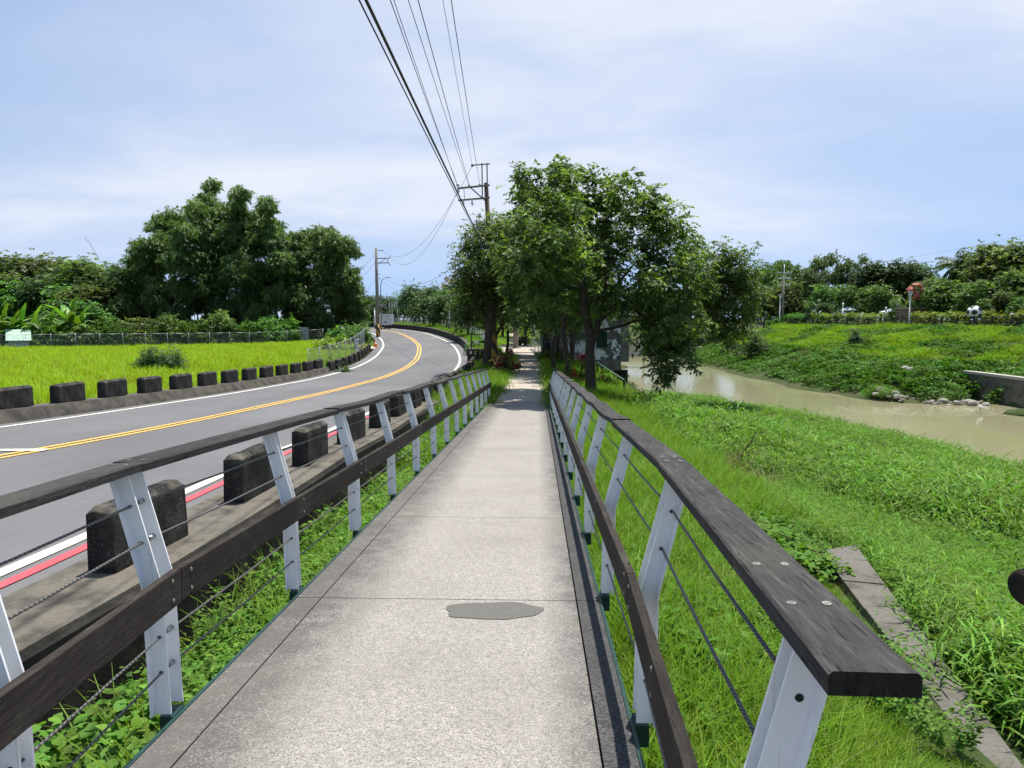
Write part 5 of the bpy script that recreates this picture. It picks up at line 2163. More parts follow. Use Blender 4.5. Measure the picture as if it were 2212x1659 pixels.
bush(1092, 796, 39, 46, 52, 'shrub with dark red flowers left of the path', 'leaf_tree', 'flowering shrubs by the path', 71, (.11, .07), 12, 'flowering_shrub', flowers=(17, 'flower_dull', .15))
bush(1076, 760, 42, 30, 34, 'shrub with red flowers at the foot of the striped utility pole', 'leaf_tree', 'flowering shrubs by the path', 72, (.11, .07), 9, 'flowering_shrub', flowers=(12, 'flower', .14))
bush(1252, 815, 33.5, 54, 54, 'shrub with bright red flower heads behind the big trunk', 'leaf_weed', 'flowering shrubs by the path', 73, (.12, .06), 10, 'flowering_shrub', flowers=(13, 'flower', .15))
bush(1306, 806, 35, 36, 36, 'low shrub with a few red flowers by the green stair rail', 'leaf_weed', 'flowering shrubs by the path', 74, (.12, .06), 8, 'flowering_shrub', flowers=(5, 'flower_dull', .12))
bush(1215, 775, 44, 30, 40, 'shrub with a single red bloom below the slim trees', 'leaf_tree', 'flowering shrubs by the path', 75, (.12, .06), 8, 'flowering_shrub', flowers=(2, 'flower', .13))
bush(1025, 735, 62, 36, 34, 'green bush in front of the young tree by the barrier', 'leaf_light', None, 76, (.18, .1), 9)
bush(1065, 752, 58, 40, 26, 'low weeds heap behind the barrier beam', 'leaf_vine', None, 77, (.16, .09), 8)
bush(1120, 745, 74, 50, 26, 'dark undergrowth behind the concrete post', 'leaf_dark', None, 78, (.2, .1), 9)
bush(1195, 770, 50, 40, 36, 'undergrowth at the foot of the slim trees', 'leaf_tree', None, 79, (.14, .07), 9)
bush(1625, 770, 88, 56, 60, 'dark little tree standing low on the opposite bank with its shadow below', 'leaf_dark', None, 80, (.22, .12), 10, dens=12)
bush(1850, 722, 78, 42, 28, 'dark round bush half way up the opposite bank', 'leaf_dark', None, 81, (.22, .14), 9)

# ================================================================== right bank: fence, hedges, lamps, trees
TOP = spline([(66, 22), (59, 34), (54, 46), (50, 58), (47, 68), (44, 77), (42, 86), (39.5, 98), (37, 112), (33.5, 130)], 1.0)


def top_at(px):
    """point of the bank top seen in picture column px"""
    u_ = np.array([1160 + F * q_[0] / q_[1] for q_ in TOP])
    k_ = int(np.argmin(np.abs(u_ - px)))
    return TOP[k_], k_


fr = empty('bank_fence', (44, 77, hz(44, 77)))
tag(fr, 'low black two rail fence along the top of the opposite bank', 'fence')
bpy.context.view_layer.update()
acc, pts_ = 0.0, []
for k_ in range(len(TOP) - 1):
    pts_.append((TOP[k_, 0], TOP[k_, 1], hz(TOP[k_, 0], TOP[k_, 1]) + .12))
for dz, w in ((.82, .05), (.42, .05)):
    m_ = MB()
    m_.tube([(a, b, c + dz) for a, b, c in pts_], w * .6, 6)
    child_at(m_.build('rail', M['black']), fr)
m_ = MB()
for a, b in zip(pts_[:-1], pts_[1:]):
    m_.bar((a[0], a[1], a[2] + .05), (b[0], b[1], b[2] + .05), .22, .26)
child_at(m_.build('base_beam', M['black']), fr)
pm = MB().box((0, 0, .45), (.10, .10, .95)).mesh('fence_post')
pm.materials.append(M['black'])
for k_ in range(0, len(pts_), 2):
    o = link('fence_post', pm)
    o.location = pts_[k_]
    child_at(o, fr)


def hedge(pxa, pxb, label, hgt=1.0, mat='leaf_hedge', back=1.3):
    (a, ia), (b, ib) = top_at(pxa), top_at(pxb)
    A, B = np.array(a) + np.array([back * .8, back]), np.array(b) + np.array([back * .8, back])
    L = float(np.linalg.norm(B - A))
    n_ = int(L * 42)
    t_ = rng.random(n_)
    q = A + (B - A) * t_[:, None] + rng.normal(0, .28, (n_, 2))
    zz = H(q[:, 0], q[:, 1]) + hgt * rng.random(n_) ** .55 + .12 * np.sin(t_ * L * 2.3)
    mid = (A + B) / 2
    root = empty('hedge', (mid[0], mid[1], hz(*mid)))
    tag(root, label, 'hedge', 'hedges on the opposite bank')
    o3 = np.array((mid[0], mid[1], hz(*mid)))
    C = np.c_[q, zz] - o3
    D = np.tile(np.array([[0, 0, 1.0]]), (n_, 1))
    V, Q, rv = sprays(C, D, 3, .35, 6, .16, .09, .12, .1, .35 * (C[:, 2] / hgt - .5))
    link('foliage', np_mesh('foliage', V, Q, rv), M[mat], root)
    st_ = MB()
    for k_ in range(int(L / .7) + 1):
        p_ = A + (B - A) * min(1, k_ * .7 / L)
        z_ = hz(*p_)
        st_.tube([np.array((p_[0], p_[1], z_)) - o3, np.array((p_[0] + .05, p_[1], z_ + hgt * .8)) - o3], [.03, .015], 5)
    st_.build('stems', M['bark'], root)


for pa, pb, lab, mt in ((1640, 1729, 'longest dark green hedge left of the fan palms', 'leaf_vine'), (1733, 1781, 'yellow green hedge in front of the fan palms', 'leaf_hedge'), (1786, 1829, 'hedge below the pale tent', 'leaf_hedge'),
                        (1834, 1877, 'short hedge right of the tent', 'leaf_hedge'), (1887, 1923, 'short hedge left of the funnel lamp', 'leaf_hedge'), (1950, 1998, 'hedge below the red sculpture', 'leaf_hedge'),
                        (2016, 2065, 'hedge just left of the football', 'leaf_hedge'), (2073, 2143, 'hedge in front of the football', 'leaf_hedge'), (2170, 2245, 'hedge cut by the right edge of the picture', 'leaf_hedge')):
    hedge(pa, pb, lab, 1.15, mt)


def back_pt(px, back):
    q_, _ = top_at(px)
    d = np.array(q_) / np.linalg.norm(q_)
    p_ = np.array(q_) + d * back
    return p_


def tree_r(px, top_y, back, kind, label, wide=1.0):
    p_ = back_pt(px, back)
    Y = p_[1]
    zb = hz(*p_)
    pb = 690 + F * (EYE - zb) / Y
    g_ = at(px, pb, Y)
    return place(kind, MK[kind], px, pb, Y, pb - top_y, label, None, wide)


rt = [(1660, 580, 40, 'dark', 1.2, 'dark tree behind the left park lamp'), (1735, 590, 42, 'dark', 1.2, 'dark tree behind the fan palms'),
      (1888, 580, 30, 'dark', 1.1, 'dark round tree left of the sculpture, in the back row'), (1925, 577, 30, 'dark', 1.0, 'blackish tree behind the funnel lamp'), (1962, 584, 34, 'dark', 1.0, 'dark tree directly behind the red sculpture'),
      (1985, 582, 46, 'light', 1.0, 'pale green tree top right of the sculpture'), (2012, 612, 30, 'round', 1.1, 'tree left of the coconut palm trunk'), (2066, 602, 26, 'dark', 1.0, 'dark tree right of the coconut palm'),
      (2095, 604, 28, 'round', 1.0, 'tree between the palm and the tall right trees'), (2130, 556, 26, 'dark', 1.15, 'tall dark tree right of the football'), (2175, 546, 22, 'round', 1.15, 'tallest tree near the right edge'),
      (2218, 552, 24, 'dark', 1.15, 'tall tree cut by the right edge'), (2205, 600, 12, 'round', 1.1, 'mid height tree at the right edge'),
      (1650, 625, 8, 'light', 1.1, 'yellowish small tree left of the park lamp'), (1622, 640, 6, 'light', 1.0, 'small tree at the left end of the bank fence'),
      (1700, 620, 12, 'round', .9, 'small dark tree beside the utility pole on the far bank'), (1778, 622, 10, 'light', 1.0, 'olive tree right of the fan palms'), (1806, 628, 14, 'light', .9, 'thin tree behind the tent'),
      (1830, 622, 7, 'light', .9, 'young staked tree right of the tent'), (1868, 626, 9, 'light', 1.1, 'bright tree left of the funnel lamp'), (1905, 622, 10, 'light', 1.1, 'bright tree close to the funnel lamp'),
      (1932, 650, 4, 'light', .9, 'small bushy tree under the sculpture'), (2005, 626, 8, 'light', 1.1, 'bright tree right of the sculpture'), (2035, 612, 10, 'light', 1.2, 'tall bright tree under the coconut palm'),
      (2062, 618, 12, 'light', 1.1, 'bright tree behind the football'), (2105, 615, 9, 'light', 1.1, 'bright tree above and right of the football'), (2128, 650, 5, 'light', 1.0, 'low bright tree right of the football'),
      (2160, 640, 7, 'round', 1.0, 'tree behind the small stone lantern'), (2198, 646, 5, 'light', 1.0, 'low tree near the right edge')]
for px, ty, bk, kd, wd, lab in rt:
    tree_r(px, ty, bk, kd, lab, wd)


def bamboo_r(label, back, plumes, culms):
    cx = sum(p_[0] for p_ in plumes) / len(plumes)
    Y = back_pt(cx, back)[1]
    bamboo(label, Y, plumes, 11, (.55, .12), 'bamboo_clump', 'leaf_bamboo', 'bamboo on the far bank', culms)


bamboo_r('bamboo clump with curling tops left of the dark trees on the far bank', 34,
         [(1768, 568, 20), (1795, 560, 20), (1822, 572, 22), (1750, 592, 22), (1800, 596, 30), (1838, 598, 26), (1862, 560, 13), (1848, 572, 12), (1780, 630, 30), (1828, 636, 30), (1748, 632, 24), (1860, 610, 20), (1865, 640, 24)], 16)
bamboo_r('bamboo clump behind the far bank utility pole', 36, [(1652, 590, 22), (1690, 572, 20), (1715, 586, 20), (1680, 606, 28), (1712, 622, 26), (1652, 628, 24), (1700, 650, 24), (1730, 610, 20), (1740, 650, 22)], 12)


def fronds(name, label, base, hgt, n_, L, lw, mat, fan=False, seed=2):
    r_ = np.random.default_rng(seed)
    root = empty(name, base)
    tag(root, label, 'palm')
    m_ = MB()
    m_.tube([(0, 0, 0), (.15, 0, hgt * .4), (.1, .1, hgt * .75), (0, 0, hgt)], [.2, .15, .13, .11], 8)
    m_.build('trunk', M['bark_pale'], root)
    for i in range(n_):
        az, el = i * 2.4 + r_.uniform(-.2, .2), r_.uniform(-.5, 1.25)
        d = np.array([math.cos(az) * math.cos(el), math.sin(az) * math.cos(el), math.sin(el)])
        P, U = [], []
        p = np.array([0, 0, hgt])
        m = 15
        ang = el
        dh = np.array([math.cos(az), math.sin(az), 0])
        sd = np.array([-math.sin(az), math.cos(az), 0])
        line = []
        for k_ in range(m):
            line.append(p.copy())
            dv = dh * math.cos(ang) + np.array([0, 0, math.sin(ang)])
            if not fan and k_ > 1:
                for s_ in (-1, 1):
                    P.append(p)
                    U.append(sd * s_ * .9 + dv * .7 - np.array([0, 0, .45]))
            p = p + dv * L / m
            ang -= .09 if not fan else .02
        if fan:
            P = [line[-1]] * 17
            U = [dh * math.cos(ang) * math.cos(a) + np.array([0, 0, math.sin(ang) * math.cos(a)]) + sd * math.sin(a) - np.array([0, 0, .25 * abs(math.sin(a))]) for a in np.linspace(-1.9, 1.9, 17)]
        P, U = np.array(P), np.array(U)
        N = np.tile(np.array([[0, 0, 1.0]]), (len(P), 1)) + r_.normal(0, .15, P.shape)
        ll = lw[0] * (1 - .55 * np.abs(np.linspace(-.3, 1, len(P))) ** 2) if not fan else np.full(len(P), lw[0])
        V, Q, rv = leaves_mesh('', P, U, N, ll, lw[1], .3, np.full(len(P), np.clip(r_.normal(.45, .2), 0, 1)))
        fo = link('frond', np_mesh('frond', V, Q, rv), M[mat], root)
        s2 = MB()
        s2.tube([tuple(q_) for q_ in line], list(np.linspace(.035, .008, m)), 4)
        s2.build('stalk', M['culm'], fo)
    return root


q_ = back_pt(2042, 24)
h_ = (705 - 585) * q_[1] / F
fronds('coconut_palm', 'coconut palm rising above the far bank trees', (*q_, hz(*q_)), h_, 18, 3.4, (.95, .24), 'leaf_dark', False, 4)
q_ = back_pt(1752, 4)
fronds('fan_palm', 'larger fan palm behind the yellow hedge', (*q_, hz(*q_)), 1.9, 20, 1.5, (1.0, .16), 'leaf_park', True, 6)
q_ = back_pt(1782, 6)
fronds('fan_palm', 'smaller fan palm left of the pale tent', (*q_, hz(*q_)), 1.5, 16, 1.3, (.9, .15), 'leaf_park', True, 7)


def lamp(px, top_y, back, label, funnel=True):
    q_ = back_pt(px, back)
    z0 = hz(*q_)
    h_ = EYE - (top_y - 690) * q_[1] / F - z0
    root = empty('park_lamp', (*q_, z0))
    tag(root, label, 'lamp post', 'park lamps on the far bank')
    MB().tube([(0, 0, 0), (0, 0, .5), (0, 0, h_ * .82)], [.10, .07, .055], 10).build('pole', M['white'], root)
    m_ = MB()
    for k_ in range(8):
        a = k_ * math.pi / 4
        m_.bar((0, 0, h_ * .80), (math.cos(a) * .28, math.sin(a) * .28, h_), .03, .03)
    m_.build('head_ribs', M['white'], root)
    MB().tube([(0, 0, h_ * .82), (0, 0, h_ * .97)], [.05, .17], 12).build('lamp_bowl', M['porcelain'], root)
    MB().tube([(0, 0, h_ - .03), (0, 0, h_)], .31, 14).build('lamp_cap', M['white'], root)


lamp(1947, 631, .9, 'white funnel headed park lamp in front of the red sculpture')
lamp(1673, 637, 1.2, 'white park lamp beside the far bank utility pole')
lamp(1921, 655, 2.5, 'short white park lamp left of the funnel headed one')

# football sculpture
q_ = back_pt(2088, .6)
zb = EYE - (675 - 690) * q_[1] / F
rb = 14.0 * q_[1] / F
root = empty('football_sculpture', (q_[0], q_[1], zb - rb))
tag(root, 'big white football with a black pentagon on the hedge top', 'sculpture')
MB().ball((0, 0, rb), rb, 24, 16).build('ball', M['ball_white'], root)
phi = (1 + 5 ** .5) / 2
ico = [Vector(v_).normalized() for v_ in [(0, 1, phi), (0, 1, -phi), (0, -1, phi), (0, -1, -phi), (1, phi, 0), (1, -phi, 0), (-1, phi, 0), (-1, -phi, 0), (phi, 0, 1), (phi, 0, -1), (-phi, 0, 1), (-phi, 0, -1)]]
face = Vector((-q_[0], -q_[1], -.6)).normalized()
rot = ico[0].rotation_difference(face)
for v_ in ico:
    c_ = rot @ v_
    a_ = c_.cross(Vector((.2, .3, .9))).normalized()
    b_ = c_.cross(a_)
    m_ = MB()
    vs = [tuple(Vector((0, 0, rb)) + (c_ * .92 + (a_ * math.cos(t_) + b_ * math.sin(t_)) * .42).normalized() * rb * 1.04) for t_ in [2 * math.pi * k_ / 5 + .3 for k_ in range(5)]]
    vs.append(tuple(Vector((0, 0, rb)) + c_ * rb * 1.05))
    m_.add(vs, [(k_, (k_ + 1) % 5, 5) for k_ in range(5)])
    m_.build('pentagon', M['ball_black'], root)
MB().tube([(0, 0, -1.4), (0, 0, .2)], .12, 8).build('stand', M['grey_paint'], root)

# red faceted sculpture on a dark post
q_ = back_pt(1976, 6)
sY = q_[1]
s0 = at(1978, 700, sY)
root = empty('red_sculpture', (s0.x, s0.y, hz(s0.x, s0.y)))
tag(root, 'faceted rust red steel sculpture rising above the far bank trees', 'sculpture')
bpy.context.view_layer.update()


def facet(px_pts, thick, name):
    n_ = len(px_pts)
    cxp = sum(a for a, b in px_pts) / n_
    cyp = sum(b for a, b in px_pts) / n_
    fr_ = [at(a, b, sY - thick) for a, b in px_pts]
    bk_ = [at(a, b, sY + thick) for a, b in px_pts]
    cf, cb = at(cxp, cyp, sY - thick * 1.9), at(cxp, cyp, sY + thick * 1.9)
    m2 = MB()
    vs = [tuple(v_) for v_ in fr_ + bk_] + [tuple(cf), tuple(cb)]
    fs = [(k_, (k_ + 1) % n_, 2 * n_) for k_ in range(n_)] + [((k_ + 1) % n_ + n_, k_ + n_, 2 * n_ + 1) for k_ in range(n_)]
    fs += [(k_, k_ + n_, (k_ + 1) % n_ + n_, (k_ + 1) % n_) for k_ in range(n_)]
    m2.add(vs, fs)
    child_at(m2.build(name, M['rust_red']), root)


facet([(1957, 625), (1964, 618), (1977, 619), (1981, 628), (1974, 634), (1958, 632)], .5, 'left_facet')
facet([(1969, 615), (1977, 611), (1986, 612), (1994, 618), (1990, 621), (1978, 618)], .45, 'top_facet')
facet([(1989, 620), (1994, 619), (1994, 630), (1990, 634), (1987, 630), (1990, 626)], .4, 'ring_facet')
facet([(1976, 630), (1986, 632), (1991, 640), (1989, 648), (1972, 650), (1971, 641)], .55, 'body_facet')
m_ = MB()
m_.tube([at(1982, 646, sY), at(1984, 672, sY), (at(1984, 690, sY).x, sY, hz(s0.x, s0.y))], [.16, .12, .12], 8)
child_at(m_.build('post', M['dark_metal']), root)

# tents, low shelters and small white posts
def tent(px, py, back, w_px, label):
    q_ = back_pt(px, back)
    Y = q_[1]
    z0 = hz(*q_)
    zt = EYE - (py - 690) * Y / F
    w = w_px * Y / F / 2
    root = empty('tent', (*q_, z0))
    tag(root, label, 'tent')
    h_ = zt - z0
    m_ = MB()
    m_.add([(-w, -w * .7, h_ - .45), (w, -w * .7, h_ - .45), (w, w * .7, h_ - .45), (-w, w * .7, h_ - .45), (0, 0, h_), (-w, -w * .7, h_ - .58), (w, -w * .7, h_ - .58), (w, w * .7, h_ - .58), (-w, w * .7, h_ - .58)],
           [(0, 1, 4), (1, 2, 4), (2, 3, 4), (3, 0, 4), (0, 5, 6, 1), (1, 6, 7, 2), (2, 7, 8, 3), (3, 8, 5, 0)])
    m_.build('canopy', M['tent'], root)
    for sx in (-1, 1):
        for sy in (-1, 1):
            MB().tube([(sx * w * .95, sy * w * .65, 0), (sx * w * .95, sy * w * .65, h_ - .5)], .035, 6).build('leg', M['white'], root)


tent(1814, 663, 5, 34, 'pale blue grey tent roof behind the hedge right of the fan palms')
tent(1908, 667, 7, 40, 'low white flat shelter behind the trees left of the funnel lamp')
for px, ty, lab in ((1809.5, 655, 'white post in front of the tent'), (1893, 664, 'thin white post between the short hedges'), (2154, 676, 'pale stone lantern behind the hedge')):
    q_ = back_pt(px, 2)
    z0 = hz(*q_)
    h_ = EYE - (ty - 690) * q_[1] / F - z0
    root = empty('white_post' if 'stone' not in lab else 'stone_lantern', (*q_, z0))
    tag(root, lab, 'post')
    MB().tube([(0, 0, 0), (0, 0, h_ * .8)], [.13, .11] if 'stone' in lab else [.08, .08], 8).build('shaft', M['white'] if 'stone' not in lab else M['pale_conc'], root)
    MB().tube([(0, 0, h_ * .8), (0, 0, h_ * .9), (0, 0, h_)], [.3, .32, .08] if 'stone' in lab else [.10, .10, .09], 10).build('cap', M['white'], root)
q_ = back_pt(1965, 5.0)
root = empty('sculpture_plinth', (*q_, hz(*q_)))
tag(root, 'brown masonry plinth below the red sculpture', 'plinth')
MB().box((0, 0, .9), (4.2, 1.0, 1.8)).build('plinth_body', M['brick_red'], root)
MB().box((0, 0, 1.86), (4.5, 1.2, .12)).build('plinth_cap', M['pale_conc'], root)

# far bank utility pole
q_ = back_pt(1680, 2.5)
z0 = hz(*q_)
h_ = EYE - (574 - 690) * q_[1] / F - z0
root = empty('utility_pole', (*q_, z0))
tag(root, 'grey utility pole with white crossarms on the far bank', 'utility pole')
MB().tube([(0, 0, 0), (0, 0, h_ * .82)], [.17, .12], 10).build('pole', M['pole_conc'], root)
MB().tube([(0, 0, h_ * .8), (0, 0, h_)], [.07, .05], 8).build('top_tube', M['white'], root)
for zf, w in ((.86, 2.2), (.765, 1.9), (.66, 1.8)):
    m_ = MB().box((0, -.15, h_ * zf), (w, .09, .09))
    arm = m_.build('crossarm', M['white'], root)
    for sx in (-.45, -.25, .25, .45):
        MB().tube([(w * sx, -.15, h_ * zf + .04), (w * sx, -.15, h_ * zf + .22)], [.05, .045], 8).build('insulator', M['porcelain'], arm)

# retaining wall of the side channel and the outfall wall by the pump house
root = empty('retaining_wall', (33.1, 40, WATER_Z))
tag(root, 'grey concrete retaining wall of the side channel at the right edge', 'wall')
bpy.context.view_layer.update()
ys = [57.5, 53.6, 49.7, 45.8, 41.9, 38.0, 34.1, 30.2, 26.3, 22]
for a, b in zip(ys[:-1], ys[1:]):
    m_ = MB().box((33.15, (a + b) / 2, -4.15), (.5, a - b - .03, 3.3))
    child_at(m_.build('wall_panel', M['wall_conc'], None, .02), root)
m_ = MB().box((33.15, (ys[0] + ys[-1]) / 2, -2.42), (.62, ys[0] - ys[-1], .20))
child_at(m_.build('coping', M['pale_conc'], None, .02), root)
Yo = 92
root = empty('outfall_wall', at(1385, 770, Yo))
tag(root, 'pale concrete wing wall at the far end of the river', 'wall')
bpy.context.view_layer.update()
m_ = MB()
w4 = [at(1350, 772, Yo), at(1390, 768, Yo), at(1388, 733, Yo), at(1375, 735, Yo), at(1350, 758, Yo)]
vs = [tuple(p_) for p_ in w4] + [(p_.x + .3, p_.y + 1.2, p_.z) for p_ in w4]
m_.add(vs, [(0, 1, 2, 3, 4), (9, 8, 7, 6, 5), (0, 5, 6, 1), (1, 6, 7, 2), (2, 7, 8, 3), (3, 8, 9, 4), (4, 9, 5, 0)])
child_at(m_.build('wing', M['pale_conc']), root)

# stones along the toe of the bank
rock_mesh = []
for s_ in range(5):
    r_ = np.random.default_rng(100 + s_)
    m_ = MB().ball((0, 0, 0), (1.0, .75, .6), 10, 7)
    vv = np.array(m_.v)
    dirs = unit(r_.normal(0, 1, (6, 3)))
    for d in dirs:
        h_ = vv @ d
        vv -= np.maximum(0, h_ - .62)[:, None] * d * .75
    m_.v = [tuple(q_) for q_ in vv]
    me = m_.mesh('river_rock')
    me.materials.append(M['rock'])
    rock_mesh.append(me)
shore2 = spline([(21.9, 103), (22.7, 88), (23.7, 71), (24.7, 60), (25.5, 55.3), (27.5, 52.9), (30.4, 52.2), (32.2, 52.6)], .25)
nrk = 0


def rock(x, y, z, s_, label, group):
    o = link('river_rock', rock_mesh[random.randrange(5)])
    o.location = (x, y, z)
    o.scale = (s_, s_ * random.uniform(.8, 1.1), s_ * random.uniform(.75, 1.1))
    o.rotation_euler = (random.uniform(-.3, .3), random.uniform(-.3, .3), random.uniform(0, 6.28))
    tag(o, label, 'rock', group)


for k_ in range(58):          # big pale stones by the channel mouth
    t_ = random.random()
    i = int(len(shore2) * (.86 + .14 * t_)) - 1
    x, y = shore2[i] + np.array([random.uniform(-.5, .5), random.uniform(-.5, .7)])
    rock(x, y, WATER_Z + random.uniform(.0, .22) + max(0, y - 53) * .25, random.choice((.10, .13, .17, .22, .30, .40)), 'pale rounded stone in the heap by the channel mouth', 'stones by the channel mouth')
for k_ in range(36):          # the run of small stones further up
    i = int(len(shore2) * random.uniform(.57, .76))
    x, y = shore2[i] + np.array([random.uniform(-.4, .3), random.uniform(-.5, .5)])
    rock(x, y, WATER_Z + random.uniform(-.02, .12), random.choice((.12, .16, .22, .30)), 'small pale stone in the line along the foot of the opposite bank', 'stones along the opposite waterline')
for k_, (px, py, s_) in enumerate(((1582, 757, .5), (1560, 765, .4), (1600, 768, .45), (1540, 770, .35), (1955, 800, .4), (1965, 803, .3))):
    g_ = ground(px, py, 50)
    rock(g_.x, g_.y, g_.z + .15, s_, 'stone showing through the vines on the opposite bank', 'stones among the bank vines')

# foam where the channel runs in, and the mud bar
m_ = MB()
pts_ = [on(px, py, WATER_Z + .012) for px, py in ((1800, 878), (1950, 882), (2060, 884), (2130, 880), (2240, 892), (2240, 902), (2120, 897), (1980, 900), (1850, 893))]
m_.add([tuple(q_) for q_ in pts_], [tuple(range(len(pts_)))])
tag(m_.build('water_foam', M['foam']), 'streaks of white water where the side channel joins the river', 'foam', None, 'stuff')
g_ = on(2205, 896, WATER_Z)
m_ = MB().ball((0, 0, 0), (1.5, 1.2, .35), 14, 8)
m_.v = [(a + .12 * math.sin(7 * b), b + .1 * math.sin(5 * a), c + .06 * math.sin(9 * a + 4 * b)) for a, b, c in m_.v]
o = m_.build('mud_bar', M['ground'], None, 0, (g_.x + .6, g_.y, WATER_Z))
tag(o, 'dark mud bar in the water at the right edge', 'mud bar')

# egret
g_ = on(2117, 892, WATER_Z)
root = empty('egret', (g_.x, g_.y, WATER_Z))
tag(root, 'white egret wading below the concrete retaining wall', 'bird')
m_ = MB()
m_.tube([(.24, 0, .30), (.12, 0, .36), (0, 0, .42), (-.12, 0, .46), (-.17, 0, .55), (-.13, 0, .64), (-.17, 0, .72), (-.22, 0, .745)], [.015, .07, .10, .075, .035, .028, .03, .018], 12)
m_.build('body', M['egret'], root)
MB().tube([(-.21, 0, .742), (-.32, 0, .725)], [.014, .003], 6).build('bill', M['egret_bill'], root)
for s_ in (-.035, .035):
    MB().tube([(.0, s_, .36), (.02, s_, .18), (0, s_, -.05)], [.014, .009, .009], 6).build('leg', M['egret_bill'], root)

# ================================================================== near bank: old wall top, dead branches
root = empty('old_wall_top', (3.75, 7, -1.6))
tag(root, 'cracked old concrete wall top sunk in the grass on the right', 'wall')
bpy.context.view_layer.update()
zs_ = -1.535
fl_, fr_, nl_, nr_ = on(1772, 1186, zs_), on(1848, 1174, zs_), on(2010, 1500, zs_ - .02), on(2215, 1660, zs_ - .02)
for k_, (a, b) in enumerate(((0, .30), (.30, .52), (.52, .78), (.78, 1.15))):
    c4 = [fl_.lerp(nl_, a + .004), fr_.lerp(nr_, a + .004), fr_.lerp(nr_, b - .004), fl_.lerp(nl_, b - .004)]
    dzk = random.uniform(-.015, .015)
    m_ = MB()
    m_.add([(q_.x, q_.y, q_.z + dzk) for q_ in c4] + [(q_.x, q_.y, q_.z - .6) for q_ in c4], [(0, 1, 2, 3), (7, 6, 5, 4), (0, 4, 5, 1), (1, 5, 6, 2), (2, 6, 7, 3), (3, 7, 4, 0)])
    child_at(m_.build('wall_piece', M['strip_conc'], None, .012), root)
r_ = random.Random(5)


def dead_branch(px, py, L, label, n_=9, tall=.5):
    g_ = ground(px, py)
    root = empty('dead_branch', g_)
    tag(root, label, 'dead branch', 'dead branches on the near bank')
    m_ = MB()
    for k_ in range(n_):
        a = r_.uniform(0, 6.28)
        p = Vector((r_.uniform(-.3, .3) * L, r_.uniform(-.3, .3) * L, r_.uniform(0, tall * .4)))
        line = [p]
        d = Vector((math.cos(a), math.sin(a), r_.uniform(-.1, .5)))
        for j in range(6):
            d = (d + Vector((r_.uniform(-.35, .35), r_.uniform(-.35, .35), r_.uniform(-.3, .2)))).normalized()
            p = p + d * L * .16
            p.z = max(p.z, .02)
            line.append(p.copy())
        m_.tube(line, [.026 * (1 - j / 8) for j in range(7)], 5, cap=False)
    m_.build('twigs', M['bark_brown'], root)


for px, py, L, lab in ((1400, 862, 1.6, 'tangle of dead stems at the foot of the steps'), (1440, 890, 1.5, 'dead branches in the line of debris nearest the steps'), (1480, 930, 1.3, 'brown dead branches half way along the debris line'),
                       (1530, 975, 1.2, 'brown bare branches beside the river side rail joint'), (1570, 1010, 1.0, 'last heap of dead twigs towards the old wall top')):
    dead_branch(px, py, L, lab, 26, .9)
p = rand_in(2.5, 9, _dy[0], _dy[-1] + 2, 4200)
p = p[np.abs(p[:, 0] - np.interp(p[:, 1], _dy, _dx)) < .5]
DRY = proto('dry_tuft', [blades(14, .5, .005, .12, .5, 3, .6) for _ in range(3)], M['dry'])
scatter('dry_debris', with_z(p), DRY, rng.uniform(.6, 1.4, len(p)), 'dry brown stems lying along the crest of the near bank', 'dead stems', .4)

# ================================================================== pump house and steps
Yp = 51.0
pl_, pr_ = at(1218, 800, Yp), at(1358, 800, Yp)
zt, zf_, zb_ = at(1300, 684, Yp).z, at(1300, 776, Yp).z, at(1300, 800, Yp).z
W_ = pr_.x - pl_.x
root = empty('pump_house', (pl_.x, Yp, zb_))
tag(root, 'small pump house on pillars with peeling grey paint at the river edge', 'building')


def pt(x0, x1, y0, y1, z0, z1, name, mat, par=None, bev=0.0):
    return MB().box(((x0 + x1) / 2, (y0 + y1) / 2, (z0 + z1) / 2), (x1 - x0, y1 - y0, z1 - z0)).build(name, M[mat], par or root, bev)


hh = zt - zb_
wx0, wx1 = at(1288, 740, Yp).x - pl_.x, at(1312, 740, Yp).x - pl_.x
wz0, wz1 = at(1300, 751, Yp).z - zb_, at(1300, 716, Yp).z - zb_
pt(0, wx0, 0, 4.5, .75, hh, 'wall', 'peel')
pt(wx1, W_ - .55, 0, 4.5, .75, hh, 'wall', 'peel')
pt(wx0, wx1, 0, 4.5, .75, wz0, 'wall', 'peel')
pt(wx0, wx1, 0, 4.5, wz1, hh, 'wall', 'peel')
pt(W_ - .55, W_, -.06, 4.5, .60, hh, 'pilaster', 'house_conc', None, .02)
pt(-.1, W_ - .55, -.12, 4.6, 0, .75, 'floor_beam', 'house_conc', None, .03)
pt(-.25, W_ + .25, -.3, 4.8, hh, hh + .16, 'roof', 'house_conc', None, .02)
win = pt(wx0, wx1, .18, .22, wz0, wz1, 'window', 'glass_dark')
for k_ in range(9):
    zz = wz0 + (wz1 - wz0) * (k_ + .5) / 9
    MB().box(((wx0 + wx1) / 2, .13, zz), (wx1 - wx0 - .08, .05, .06), 0, 1, .5).build('shutter_slat', M['green_rail'], win)
for x in (wx0 + .03, wx1 - .03):
    pt(x - .03, x + .03, .05, .17, wz0, wz1, 'window_frame', 'green_rail', win)
pt(wx0 - .05, wx1 + .05, -.05, .05, wz0 - .07, wz0 - .003, 'window_sill', 'house_conc', win)
for x, y in ((W_ - .6, .05), (.4, .05), (W_ - .6, 4.0), (.4, 4.0), (W_ * .5, 4.0), (W_ - 1.3, 3.2)):
    pt(x, x + .55, y, y + .5, WATER_Z - 1.2 - zb_, .02, 'pillar', 'ledge_face', None, .02)
